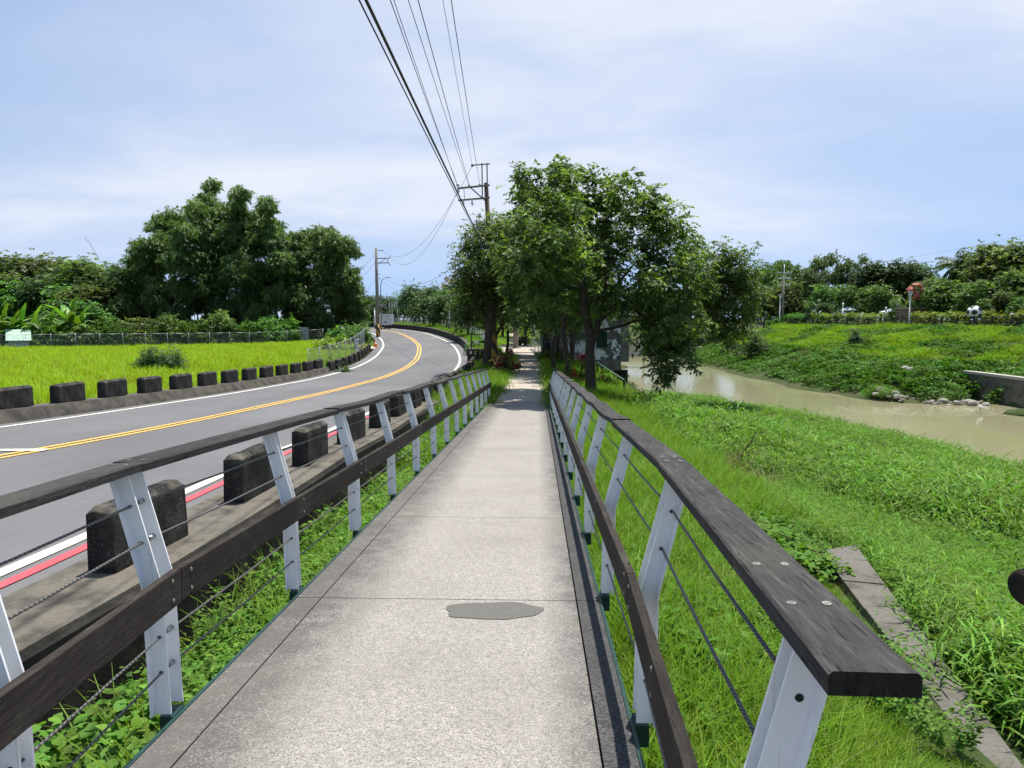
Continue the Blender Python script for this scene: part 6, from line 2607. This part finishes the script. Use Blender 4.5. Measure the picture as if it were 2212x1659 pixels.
# grey annexe behind the trees
ax0, ax1 = at(1168, 780, 58).x, at(1216, 780, 58).x
root2 = empty('annexe', (ax0, 58, hz(ax0, 58)))
tag(root2, 'plain grey concrete annexe wall behind the slim trees', 'building')
az1 = at(1190, 668, 58).z - hz(ax0, 58)
MB().box(((ax1 - ax0) / 2, 1.5, az1 / 2), (ax1 - ax0, 3.0, az1)).build('wall', M['house_conc'], root2, .02)
MB().box(((ax1 - ax0) / 2, 1.4, az1 + .07), (ax1 - ax0 + .3, 3.3, .13)).build('roof', M['house_conc'], root2, .02)
dr = MB().box(((ax1 - ax0) * .7, -.03, 1.0), (.8, .05, 2.0)).build('door', M['tin'], root2)
MB().box(((ax1 - ax0) * .7 + .28, -.08, 1.0), (.05, .06, .16)).build('handle', M['dark_metal'], dr)

# green stair rail, then the thin rail down to the water
root = empty('stair_rail', at(1320, 830, 38))
tag(root, 'dark green stair railing running down beside the big tree', 'railing')
bpy.context.view_layer.update()
A_, B_ = at(1290, 784, 41), at(1348, 822, 34)
m_ = MB().bar(A_, B_, .09, .09)
child_at(m_.build('handrail', M['green_rail']), root)
m_ = MB().bar(A_ - Vector((0, 0, .62)), B_ - Vector((0, 0, .62)), .06, .06)
child_at(m_.build('lower_rail', M['green_rail']), root)
for k_ in range(6):
    p_ = A_ + (B_ - A_) * (k_ / 5)
    m_ = MB().bar(p_ - Vector((0, 0, 1.0)), p_ - Vector((0, 0, .05)), .09 if k_ in (0, 5) else .05, .09 if k_ in (0, 5) else .05, (0, 1, 0))
    child_at(m_.build('baluster', M['green_rail']), root)
root = empty('step_rail', at(1390, 860, 34))
tag(root, 'thin grey pipe railing going down the steps to the water', 'railing')
bpy.context.view_layer.update()
A_, B_ = at(1350, 824, 34), at(1420, 868, 30)
for dz in (0, -.35):
    m_ = MB().tube([A_ + Vector((0, 0, dz)), B_ + Vector((0, 0, dz))], .016, 6)
    child_at(m_.build('pipe', M['dark_metal']), root)
for k_ in range(7):
    p_ = A_ + (B_ - A_) * (k_ / 6)
    m_ = MB().tube([p_ - Vector((0, 0, .85)), p_], .016, 6)
    child_at(m_.build('upright', M['dark_metal']), root)

# ================================================================== gate, barrier, posts, signs by the platform
gA, gB = at(1172, 766, 54), at(1148, 752, 66)
root = empty('mesh_gate', (gA.x, gA.y, hz(gA.x, gA.y)))
tag(root, 'open grey steel mesh gate leaf on the right of the path', 'gate')
bpy.context.view_layer.update()
z0 = hz(gA.x, gA.y) + .12
h_ = 2.15
A_, B_ = Vector((gA.x, gA.y, z0)), Vector((gB.x, gB.y, z0 + .1))
up = Vector((0, 0, h_))
m_ = MB()
m_.add([A_, B_, B_ + up, A_ + up], [(0, 1, 2, 3)])
child_at(m_.build('mesh_panel', M['grille']), root)
m_ = MB()
for s_, e_ in ((A_, B_), (A_ + up, B_ + up), (A_ + up * .33, B_ + up * .33), (A_ + up * .66, B_ + up * .66)):
    m_.tube([s_, e_], .028, 6)
for t_ in (0, .33, .66, 1):
    m_.tube([A_ + (B_ - A_) * t_, A_ + (B_ - A_) * t_ + up], .028, 6)
child_at(m_.build('gate_frame', M['grey_paint']), root)
m_ = MB().box((A_.x + .08, A_.y - .1, z0 + h_ / 2 + .1), (.14, .14, h_ + .4))
child_at(m_.build('gate_post', M['dark_metal']), root)
# fence that carries on from the gate
root = empty('yard_fence', (A_.x + .2, A_.y, z0))
tag(root, 'dark bar fence running right from the mesh gate under the trees', 'fence')
bpy.context.view_layer.update()
C_ = at(1225, 768, 52)
C_.z = z0
for k_ in range(9):
    p_ = A_ + (C_ - A_) * ((k_ + .6) / 9)
    m_ = MB().bar((p_.x, p_.y, z0 - .1), (p_.x, p_.y, z0 + 1.75), .04, .04, (0, 1, 0))
    child_at(m_.build('bar', M['dark_metal']), root)
for dz in (.2, 1.1, 1.65):
    m_ = MB().bar(A_ + Vector((.1, -.05, dz)), C_ + Vector((0, 0, dz)), .04, .04)
    child_at(m_.build('rail', M['grey_paint']), root)
g_ = at(1114, 735, 68)
z0 = hz(g_.x, g_.y)
root = empty('concrete_post', (g_.x, g_.y, z0))
tag(root, 'pale tapered concrete post beyond the platform', 'post')
h_ = EYE - (655 - 690) * 68 / F - z0
MB().tube([(0, 0, -.2), (0, 0, h_)], [.27, .16], 14).build('shaft', M['pole_conc'], root)
MB().box((0, 0, .1), (.95, .95, .22)).build('footing', M['pale_conc'], root, .02)
g_ = at(1218, 745, 60)
root = empty('notice_board', (g_.x, g_.y, hz(g_.x, g_.y)))
tag(root, 'green notice board beside the mesh gate', 'sign')
hb = EYE - (690 - 690) * 60 / F - hz(g_.x, g_.y)
hb = min(hb, 3.0)
MB().box((0, 0, hb - .5), (.85, .06, 1.1)).build('board', M['sign'], root, .01)
for s_ in (-.38, .38):
    MB().tube([(s_, .05, 0), (s_, .05, hb)], .04, 6).build('leg', M['dark_metal'], root)
# black beam barrier left of the path, with its little plate
root = empty('beam_barrier', at(1045, 750, 58))
tag(root, 'black horizontal beam barrier with a small white plate left of the path', 'barrier')
bpy.context.view_layer.update()
for py, th in ((722, .07), (738.5, .16)):
    m_ = MB().bar(at(1017, py + 1, 58), at(1053, py - .5, 58), .08, th)
    child_at(m_.build('beam', M['black']), root)
for px in (1018, 1052):
    p_ = at(px, 718, 58)
    m_ = MB().bar((p_.x, p_.y, hz(p_.x, p_.y) - .1), p_, .10, .10, (0, 1, 0))
    child_at(m_.build('upright', M['dark_metal']), root)
p_ = at(1029, 738.5, 57.9)
m_ = MB().box(p_, (.42, .02, .15))
child_at(m_.build('plate', M['white']), root)
# low parapet with openings beyond the end of the guard barrier
root = empty('culvert_parapet', at(1030, 770, 52))
tag(root, 'low grey parapet with openings between the road bend and the path', 'wall')
bpy.context.view_layer.update()
pa, pb = at(1012, 756, 52), at(1052, 757, 52)
zz = pa.z
m_ = MB().bar(Vector((pa.x, 52, zz)), Vector((pb.x, 52, zz)), .4, .16)
child_at(m_.build('coping', M['kerb']), root)
for k_ in range(5):
    x = pa.x + (pb.x - pa.x) * k_ / 4
    m_ = MB().box((x, 52, zz - .48), (.14, .3, .82))
    child_at(m_.build('pier', M['block']), root)
m_ = MB().bar(Vector((pa.x, 52.05, zz - .95)), Vector((pb.x, 52.05, zz - .95)), .4, .3)
child_at(m_.build('sill', M['kerb']), root)

# ================================================================== utility poles and cables


def pole_frame(root, items):
    for (name, mb, mat) in items:
        mb.build(name, M[mat], root)


YP1 = 45.0
pb1 = at(1071, 790, YP1)
z0 = hz(pb1.x, pb1.y) - .1
pt1 = at(1050, 395, YP1)
root = empty('utility_pole', (pb1.x, pb1.y, z0))
tag(root, 'tall wooden utility pole with two crossarms rising behind the left tree crown', 'utility pole')
bpy.context.view_layer.update()
B1 = Vector((pb1.x, YP1, z0))


def up1(f_):
    return B1 + (pt1 - B1) * f_


def putr(mb, name, mat):
    return child_at(mb.build(name, M[mat]), root)


putr(MB().tube([B1, up1(.5), pt1], [.19, .16, .13], 12), 'shaft', 'pole_wood')
sl = MB().tube([up1(.13) - (up1(.13) - B1) * .0, up1(.21)], [.215, .205], 12)
putr(MB().tube([up1(.02), up1(.20)], [.205, .195], 12), 'hazard_sleeve', 'hazard')


def P1(px, py, dY=0.0):
    return at(px, py, YP1 + dY)


arm1 = putr(MB().bar(P1(988, 407, -.18), P1(1058, 400, -.18), .10, .10).bar(P1(988, 407, .18), P1(1058, 400, .18), .10, .10), 'crossarm', 'pole_conc')
arm2 = putr(MB().bar(P1(990, 433, -.17), P1(1058, 427, -.17), .09, .10), 'crossarm', 'pole_conc')
putr(MB().bar(P1(1015, 404, -.2), P1(1052, 437, -.2), .05, .07), 'brace', 'pole_wood')
putr(MB().bar(P1(1002, 408, -.2), P1(1004, 431, -.2), .03, .03), 'tie', 'dark_metal')
for px in (1041, 1052):
    putr(MB().bar(P1(px, 352, .1), P1(px + 1, 428, .1), .07, .07, (0, 1, 0)), 'extension_bar', 'pole_conc')
putr(MB().bar(P1(1019, 357, .1), P1(1059, 354, .1), .06, .06), 'top_arm', 'pole_conc')
for (px, py, r_) in ((989, 399, .11), (990, 412, .09), (1013, 401, .08), (1036, 399, .08)):
    putr(MB().tube([P1(px, py + 4, -.2), P1(px, py, -.2), P1(px, py - 3, -.2)], [r_ * .6, r_, r_ * .5], 10), 'insulator', 'porcelain')
for (px, py) in ((1001, 437), (1020, 436)):
    putr(MB().tube([P1(px, py - 4, -.25), P1(px, py + 4, -.28), P1(px + 1, py + 8, -.3)], [.05, .07, .03], 8), 'cutout_fuse', 'porcelain')
putr(MB().tube([P1(1020, 355, .1), P1(1020, 360, .1)], .07, 8), 'insulator', 'dark_metal')
tb = MB().tube([P1(1038, 476, -.5), P1(1038, 506, -.5)], .30, 14)
tr_ = putr(tb, 'transformer', 'grey_paint')
putr(MB().tube([P1(1036, 461, -.5), P1(1036, 466, -.5), P1(1036, 470, -.5)], [.06, .10, .07], 10), 'bushing', 'porcelain')

YP2 = 88.0
pb2 = at(817, 731, YP2)
z0 = float(road_z(YP2))
pt2 = at(815, 535, YP2)
B2 = Vector((pb2.x, YP2, z0))
pt2.x = B2.x - .1
root = empty('utility_pole', B2)
tag(root, 'slender grey roadside pole with hazard stripes at its base, by the orange cone', 'utility pole')
bpy.context.view_layer.update()
putr(MB().tube([B2, (B2 + pt2) / 2, pt2], [.24, .20, .15], 12), 'shaft', 'pole_conc')
f_ = 30 / 196
putr(MB().tube([B2 + (pt2 - B2) * .01, B2 + (pt2 - B2) * f_], [.262, .252], 12), 'hazard_sleeve', 'hazard')


def P2(px, py, dY=0.0):
    return at(px, py, YP2 + dY)


a_ = putr(MB().bar(P2(812, 558, -.2), P2(843, 558, -.2), .09, .10), 'crossarm', 'pole_conc')
putr(MB().bar(P2(815, 568, -.2), P2(842, 568, -.2), .09, .10), 'crossarm', 'pole_conc')
putr(MB().bar(P2(817, 571, -.2), P2(832, 559, -.2), .05, .05), 'brace', 'pole_conc')
putr(MB().bar(P2(816, 541, -.2), P2(826, 541, -.2), .06, .06), 'top_bracket', 'pole_conc')
for px, py in ((826, 540), (842, 553), (837, 563), (842, 571)):
    putr(MB().tube([P2(px, py - 2.5, -.2), P2(px, py, -.2), P2(px, py + 2.5, -.2)], [.04, .09, .05], 8), 'insulator', 'porcelain')
for py in (592, 602):
    putr(MB().bar(P2(815, py, -.2), P2(821, py, -.2), .06, .06), 'wire_clamp', 'dark_metal')


def cable(a, b, sag, r_, label, mat='cable', group='overhead cables', ext=0.0):
    a, b = Vector(a), Vector(b)
    m_ = MB()
    pts_ = []
    n_ = 26
    for k_ in range(n_ + 1):
        t_ = k_ / n_ * (1 + ext) - ext
        q_ = a + (b - a) * t_
        tt = min(max((t_ + ext) / (1 + ext), 0), 1)
        q_.z -= sag * 4 * tt * (1 - tt)
        pts_.append(q_)
    m_.tube(pts_, r_, 6)
    o = m_.build('power_cable', M[mat])
    tag(o, label, 'cable', group)


over = [(795, 10.5, (1056, 556), .012, 'thin lower cable furthest left overhead'), (809, 10.5, (1055, 552), .024, 'thick black lower cable overhead'),
        (851, 18.5, (988, 398), .012, 'overhead cable to the left insulator, outer one of its pair'), (858, 18.6, (991, 410), .010, 'overhead cable to the left insulator, inner one of its pair'),
        (889, 18.5, (1012, 399), .010, 'overhead cable to the middle insulator, outer one of its pair'), (909, 18.6, (1014, 400), .013, 'overhead cable to the middle insulator, inner one of its pair'),
        (960, 21.5, (1020, 356), .009, 'thin overhead cable to the top arm'), (978, 18.5, (1036, 397), .012, 'overhead cable nearest the pole, furthest right')]
for px, Y0, e_, r_, lab in over:
    a_ = at(px, 0, Y0)
    b_ = at(e_[0], e_[1], YP1 - .2)
    cable(a_, b_, .25, r_, lab, ext=1.2)
for (a_, b_, s_, lab) in (((1020, 358), (826, 540), 2.6, 'sagging cable from the top arm to the roadside pole'), ((989, 412), (843, 554), 2.4, 'sagging cable from the left insulator to the crossarm of the roadside pole'),
                          ((1048, 520), (821, 592), 2.0, 'upper sagging telephone cable to the roadside pole'), ((1050, 530), (821, 602), 2.2, 'lower sagging telephone cable to the roadside pole')):
    cable(at(*a_, YP1), at(*b_, YP2 - .2), s_, .011, lab, 'cable_grey')
for (a_, b_, lab) in (((816, 541), (690, 610), 'cable leaving the roadside pole to the left, top one'), ((816, 560), (690, 625), 'cable leaving the roadside pole to the left, from the crossarm'), ((815, 598), (700, 660), 'lowest cable leaving the roadside pole to the left')):
    cable(at(*a_, YP2), at(*b_, 150), 2.2, .013, lab, 'cable_grey')
q1_, q2_ = back_pt(1680, 2.5), back_pt(2230, 60)
for dz, lab in ((8.2, 'upper cable crossing the sky by the coconut palm'), (6.9, 'lower cable crossing behind the coconut palm')):
    cable((q1_[0], q1_[1], dz), (q2_[0], q2_[1], dz + 7.5), .6, .012, lab, 'cable_grey', 'far bank cables')

# ================================================================== road side: truck, cone, fences, shed, pergola
Yk = 117.0
c_ = at(833, 700, Yk)
zr_ = float(road_z(Yk))
root = empty('box_truck', (c_.x, Yk, zr_), math.atan2(.42, 1))
tag(root, 'white box truck driving away round the bend', 'truck')
w, h, L = 1.95, 1.75, 3.4
MB().box((0, L / 2, .62 + h / 2), (w, L, h)).build('cargo_box', M['truck_white'], root, .02)
MB().box((0, L / 2, .62 + h + .03), (w + .06, L + .06, .08)).build('roof_rim', M['roof_mint'], root)
MB().box((-w / 2 - .012, L / 2, .62 + h / 2), (.02, L - .1, h - .15)).build('side_panel', M['truck_grey'], root)
for s_ in (-.49, .49):
    d_ = MB().box((s_ * w * .96, -.015, .66 + h / 2), (w * .465, .03, h - .14)).build('rear_door', M['truck_white'], root, .008)
    MB().box((s_ * w * .96 - math.copysign(.38, s_), -.045, .66 + h * .5), (.03, .03, h - .25)).build('lock_bar', M['grey_paint'], d_)
m_ = MB()
for k_ in range(6):
    m_.box((-.45 + k_ * .18, -.034, 2.02), (.11, .008, .13))
m_.build('lettering', M['print'], root)
MB().box((0, -.034, 1.12), (.55, .008, .22)).build('lettering', M['print'], root)
MB().box((0, -.034, 1.62), (.9, .008, .035)).build('lettering', M['print'], root)
MB().box((0, .15, .48), (w * .92, .35, .22)).build('bumper', M['dark_metal'], root, .02)
MB().box((0, .1, .56), (.42, .28, .12)).build('number_plate', M['white'], root)
for s_ in (-1, 1):
    MB().box((s_ * .82, -.03, .52), (.22, .06, .14)).build('tail_light', M['red_light'], root)
    MB().box((s_ * .78, -.05, 1.55), (.10, .05, .07)).build('marker', M['black'], root)
    for yy in (.85, 3.9):
        wh = MB().tube([(s_ * .62, yy, .36), (s_ * .92, yy, .36)], .36, 16).build('wheel', M['tyre'], root)
        MB().tube([(s_ * .60, yy, .36), (s_ * .935, yy, .36)], .2, 12).build('rim', M['grey_paint'], wh)
MB().box((0, L + .75, 1.15), (1.7, 1.35, 1.35), 0, .88).build('cab', M['truck_white'], root, .05)
MB().box((0, L * .62, .46), (.8, L * 1.5, .18)).build('chassis', M['dark_metal'], root)
for s_ in (-1, 1):
    MB().box((s_ * 1.08, L + .9, 1.55), (.08, .12, .35)).build('mirror', M['black'], root)

g_ = at(811.5, 744, 70)
zr_ = float(road_z(70)) + .02
root = empty('traffic_cone', (g_.x, 70, zr_))
tag(root, 'orange traffic cone on the pale pad beside the bend', 'traffic cone')
MB().box((0, 0, .02), (.42, .42, .045)).build('base', M['cone'], root, .01)
MB().tube([(0, 0, .04), (0, 0, .62)], [.17, .035], 16).build('cone_body', M['cone'], root)
MB().tube([(0, 0, .30), (0, 0, .42)], [.122, .092], 16).build('band', M['p_white'], root)
m_ = MB()
m_.add([(g_.x - 3.2, 68.4, zr_ - .04), (g_.x + .35, 67.8, zr_ - .05), (g_.x + .1, 71, zr_ + .05), (g_.x - 2.8, 73, zr_ + .1)], [(0, 1, 2, 3)])
tag(m_.build('pad', M['pale_conc']), kind='structure')


def chain_fence(name, label, P, hgt, step_n, post_mat='steel', mesh='chain', top=True, zbase=None):
    root_ = empty(name, P[0])
    tag(root_, label, 'fence')
    bpy.context.view_layer.update()
    for k_ in range(len(P) - 1):
        a, b = Vector(P[k_]), Vector(P[k_ + 1])
        m2 = MB()
        m2.add([a, b, b + Vector((0, 0, hgt)), a + Vector((0, 0, hgt))], [(0, 1, 2, 3)])
        child_at(m2.build('wire_panel', M[mesh]), root_)
        if top:
            m2 = MB().tube([a + Vector((0, 0, hgt)), b + Vector((0, 0, hgt))], .018, 5)
            child_at(m2.build('top_wire', M[post_mat]), root_)
    for a in P:
        m2 = MB().tube([Vector(a) - Vector((0, 0, .2)), Vector(a) + Vector((0, 0, hgt + .1))], .026, 7)
        child_at(m2.build('fence_post', M[post_mat]), root_)
    return root_


fp = []
f0, f1 = ground(0, 757), ground(660, 741)
for k_ in range(17):
    t_ = (k_ - 1) / 14
    x, y = f0.x + (f1.x - f0.x) * t_, f0.y + (f1.y - f0.y) * t_
    fp.append((x, y, hz(x, y)))
chain_fence('field_fence', 'chain link fence on thin grey posts at the back of the field', fp, 1.45, 14)
# tin panel at the end of the field fence
x, y = f1.x, f1.y
root = empty('tin_panel', (x, y, hz(x, y)))
tag(root, 'upright corrugated tin panel at the right end of the field fence', 'panel')
m_ = MB()
prof = []
n_ = 10
for k_ in range(n_):
    m_.box((-.38 + k_ * .08, .02 * (-1) ** k_, .9), (.075, .04, 1.8))
m_.build('sheet', M['tin'], root)
MB().box((-.55, 0, .9), (.14, .14, 1.9)).build('post', M['pale_conc'], root)
# grey wire fence on the outside of the bend
bp = []
for k_ in range(12):
    t_ = k_ / 11
    y = 45.5 + 31 * t_
    (fx_, fy_), _ = along(FARW, y)
    x = fx_ - 1.95
    bp.append((x, y, float(road_z(y)) + .05 + .2 * t_))
chain_fence('bend_fence', 'pale grey wire mesh fence behind the low blocks on the bend', bp, 1.4, 11, 'grey_paint', 'grille')
a, b = Vector(bp[6]), Vector(bp[7])
pth = [Vector(q_) for q_ in bp[5:]]
root = empty('fence_footing', pth[0])
tag(root, 'low concrete footing under the right half of the bend fence', 'wall')
root['kind'] = 'thing'
bpy.context.view_layer.update()
for q0_, q1_ in zip(pth[:-1], pth[1:]):
    m_ = MB().bar(q0_ - Vector((0, 0, .25)), q1_ - Vector((0, 0, .25)), .25, .6)
    child_at(m_.build('footing_piece', M['kerb']), root)
m_ = MB()
off = Vector((.06, -.10, 0))
t0, t1 = a + (b - a) * .1 + off, a + (b - a) * .75 + off
root = empty('banner', t0)
tag(root, 'pale cloth banner with dark blue print hung on the bend fence', 'banner')
bpy.context.view_layer.update()
m_.add([t0 + Vector((0, 0, .0)), t1 + Vector((0, 0, .02)), t1 + Vector((0, 0, 1.1)), t0 + Vector((0, 0, 1.08))], [(0, 1, 2, 3)])
child_at(m_.build('cloth', M['banner']), root)
d_ = (t1 - t0)
o2 = Vector((.012, -.02, 0))
for (u0, u1, v0, v1) in ((.12, .85, .78, .92), (.18, .55, .60, .72), (.35, .85, .48, .58), (.15, .6, .34, .44), (.3, .8, .22, .30)):
    m_ = MB()
    m_.add([t0 + d_ * u0 + o2 + Vector((0, 0, v0 * 1.08)), t0 + d_ * u1 + o2 + Vector((0, 0, v0 * 1.08)), t0 + d_ * u1 + o2 + Vector((0, 0, v1 * 1.08)), t0 + d_ * u0 + o2 + Vector((0, 0, v1 * 1.08))], [(0, 1, 2, 3)])
    child_at(m_.build('print', M['banner_ink']), root)
# shed
s0, s1 = ground(-40, 760), ground(48, 757)
root = empty('shed', (s1.x, s1.y + 1, hz(s1.x, s1.y)), .62)
tag(root, 'low tin shed with a mint green ribbed roof at the left edge', 'shed')
Ws = s1.x - s0.x
hs = (757 - 737) * s1.y / F
MB().box((-Ws / 2, 1.2, hs / 2), (Ws, 2.2, hs)).build('wall', M['tin'], root)
rf = MB()
rf.add([(-Ws - .2, -.1, hs - .02), (.2, -.1, hs - .02), (.2, 2.6, hs + 1.0), (-Ws - .2, 2.6, hs + 1.0), (-Ws - .2, -.1, hs + .04), (.2, -.1, hs + .04), (.2, 2.6, hs + 1.06), (-Ws - .2, 2.6, hs + 1.06)],
       [(3, 2, 1, 0), (4, 5, 6, 7), (0, 1, 5, 4), (1, 2, 6, 5), (2, 3, 7, 6), (3, 0, 4, 7)])
rfo = rf.build('roof', M['roof_mint'], root)
for k_ in range(int(Ws / .4)):
    MB().bar((-Ws + k_ * .4, -.1, hs + .06), (-Ws + k_ * .4, 2.6, hs + 1.08), .06, .04).build('rib', M['roof_mint'], rfo)

# railing that follows the bend, pale curved posts and dark top rail
sel = NEARW[(NEARW[:, 1] > 62) & (NEARW[:, 1] < 150)]
N_ = normals(sel)
ro_ = np.interp(sel[:, 1], [60, 70, 90, 150], [2.3, 2.6, 2.8, 2.9])
line = sel + N_ * ro_[:, None]
lz = road_z(sel[:, 1]) + np.interp(ro_, [1.1, 2.2, 3.0, 3.5], [.62, .70, .74, .45])
root = empty('bend_railing', (line[0, 0], line[0, 1], lz[0]))
tag(root, 'long railing of pale curved posts and dark rail above the bend', 'railing')
bpy.context.view_layer.update()
m_ = MB().tube([(a, b, c + 1.0) for (a, b), c in zip(line, lz)], .06, 6)
child_at(m_.build('top_rail', M['timber_in']), root)
for dz in (.75, .5):
    m_ = MB().tube([(a, b, c + dz) for (a, b), c in zip(line, lz)], .012, 4)
    child_at(m_.build('cable', M['rope']), root)
pm = MB().tube([(0, 0, -.05), (.02, 0, .4), (.06, 0, .75), (0, 0, 1.0)], [.05, .06, .055, .04], 6).mesh('curved_post')
pm.materials.append(M['white'])
acc = 9.0
for k_ in range(1, len(line)):
    acc += float(np.linalg.norm(line[k_] - line[k_ - 1]))
    if acc > 1.5:
        acc = 0
        o = link('curved_post', pm)
        o.location = (line[k_, 0], line[k_, 1], lz[k_])
        child_at(o, root)
# pergola
Yg = 135
g0 = at(830, 684, Yg)
root = empty('pergola', (g0.x, Yg, hz(g0.x, Yg)))
tag(root, 'white pergola with a flat beam and four tall fins in the park', 'pergola')
bpy.context.view_layer.update()
zb = hz(g0.x, Yg)
m_ = MB().bar(at(829, 664, Yg), at(890, 663, Yg), 1.6, .16)
child_at(m_.build('beam', M['grey_paint']), root)
for px in (841, 846.5, 851.5, 857):
    m_ = MB().bar(at(px, 665, Yg - .6), at(px, 652.5, Yg - .6), .16, .10, (0, 1, 0))
    child_at(m_.build('fin', M['white']), root)
for px in (842, 847, 858, 862, 873, 879, 885, 889):
    p_ = at(px, 659.5 if px > 870 else 665, Yg - .6)
    m_ = MB().bar((p_.x, p_.y, zb - .2), p_, .12, .12, (0, 1, 0))
    child_at(m_.build('column', M['white']), root)
# slim white bollard lamps along the park path
for px, ta, Y, lab in ((809, 664, 120, 'thin white park post left of the truck'), (918, 663, 112, 'thin white park post above the bend railing'), (1017, 671, 84, 'pale wedge shaped post by the railing end'), (971, 662, 100, 'thin white post among the park trunks')):
    p_ = at(px, ta, Y)
    zb = hz(p_.x, Y)
    root = empty('park_post', (p_.x, Y, zb))
    tag(root, lab, 'post')
    MB().tube([(0, 0, -.1), (0, 0, (p_.z - zb) * .9)], [.14, .07], 8).build('shaft', M['white'], root)
    MB().tube([(0, 0, (p_.z - zb) * .9), (0, 0, p_.z - zb)], [.09, .02], 8).build('tip', M['porcelain'], root)
# street lamp behind the roadside pole
p_ = at(822, 600, 112)
zb = float(road_z(112))
root = empty('street_lamp', (p_.x, 112, zb))
tag(root, 'grey street lamp with a curved arm behind the roadside pole', 'street lamp')
hl = p_.z - zb
MB().tube([(0, 0, 0), (0, 0, hl * .85), (.15, 0, hl * .95), (.7, 0, hl), (1.0, 0, hl * 1.005)], [.10, .07, .06, .05, .04], 8).build('pole', M['grey_paint'], root)
MB().box((1.25, 0, hl * 1.005), (.6, .22, .12)).build('lamp_head', M['porcelain'], root, .02)
# temple roofs far behind the trees
Yr = 190
g0 = at(970, 640, Yr)
root = empty('temple', (g0.x, Yr, hz(g0.x, Yr)))
tag(root, 'distant temple with upturned brown roof behind the park trees', 'building')
bpy.context.view_layer.update()
zb = hz(g0.x, Yr)
t0 = at(955, 628, Yr)
m_ = MB().box((g0.x, Yr + 3, (zb + t0.z) / 2), (9.0, 5, t0.z - zb))
child_at(m_.build('wall', M['pale_conc']), root)
for (pxa, pxb, py) in ((952, 995, 622), (960, 1000, 607)):
    A_, B_ = at(pxa, py, Yr), at(pxb, py, Yr)
    prof = []
    n_ = 12
    vs, fs = [], []
    for k_ in range(n_ + 1):
        t_ = k_ / n_ * 2 - 1
        x = (A_.x + B_.x) / 2 + (B_.x - A_.x) / 2 * t_
        zz = A_.z + 1.0 * abs(t_) ** 3
        for (yy, dz) in ((-2.6, -.5), (0, .7), (2.6, -.5), (2.6, -.7), (0, .45), (-2.6, -.7)):
            vs.append((x, Yr + 3 + yy, zz + dz - .6 * (1 - abs(t_) ** 2) * 0))
    for k_ in range(n_):
        for j in range(6):
            j2 = (j + 1) % 6
            fs.append((k_ * 6 + j, (k_ + 1) * 6 + j, (k_ + 1) * 6 + j2, k_ * 6 + j2))
    m_ = MB()
    m_.add(vs, fs)
    child_at(m_.build('roof', M['temple']), root)
# dark backdrop of woods that reads as one mass beyond everything
q = []
for a in np.arange(-62, 46, .55):
    d = R(a)
    r_ = 250 + 25 * math.sin(a * .9)
    q.append((math.sin(d) * r_, math.cos(d) * r_))
q = np.array(q)
q = np.repeat(q, 2, 0) + rng.normal(0, 6, (len(q) * 2, 2))
WOOD = proto('wood_crown', [used['dark'].children[2].data.copy(), used['round'].children[2].data.copy()], M['leaf_dark'])
scatter('far_woods', with_z(q, -6.0), WOOD, rng.uniform(1.2, 1.6, len(q)), 'distant belt of woods closing the view on every side', 'woods', .03)
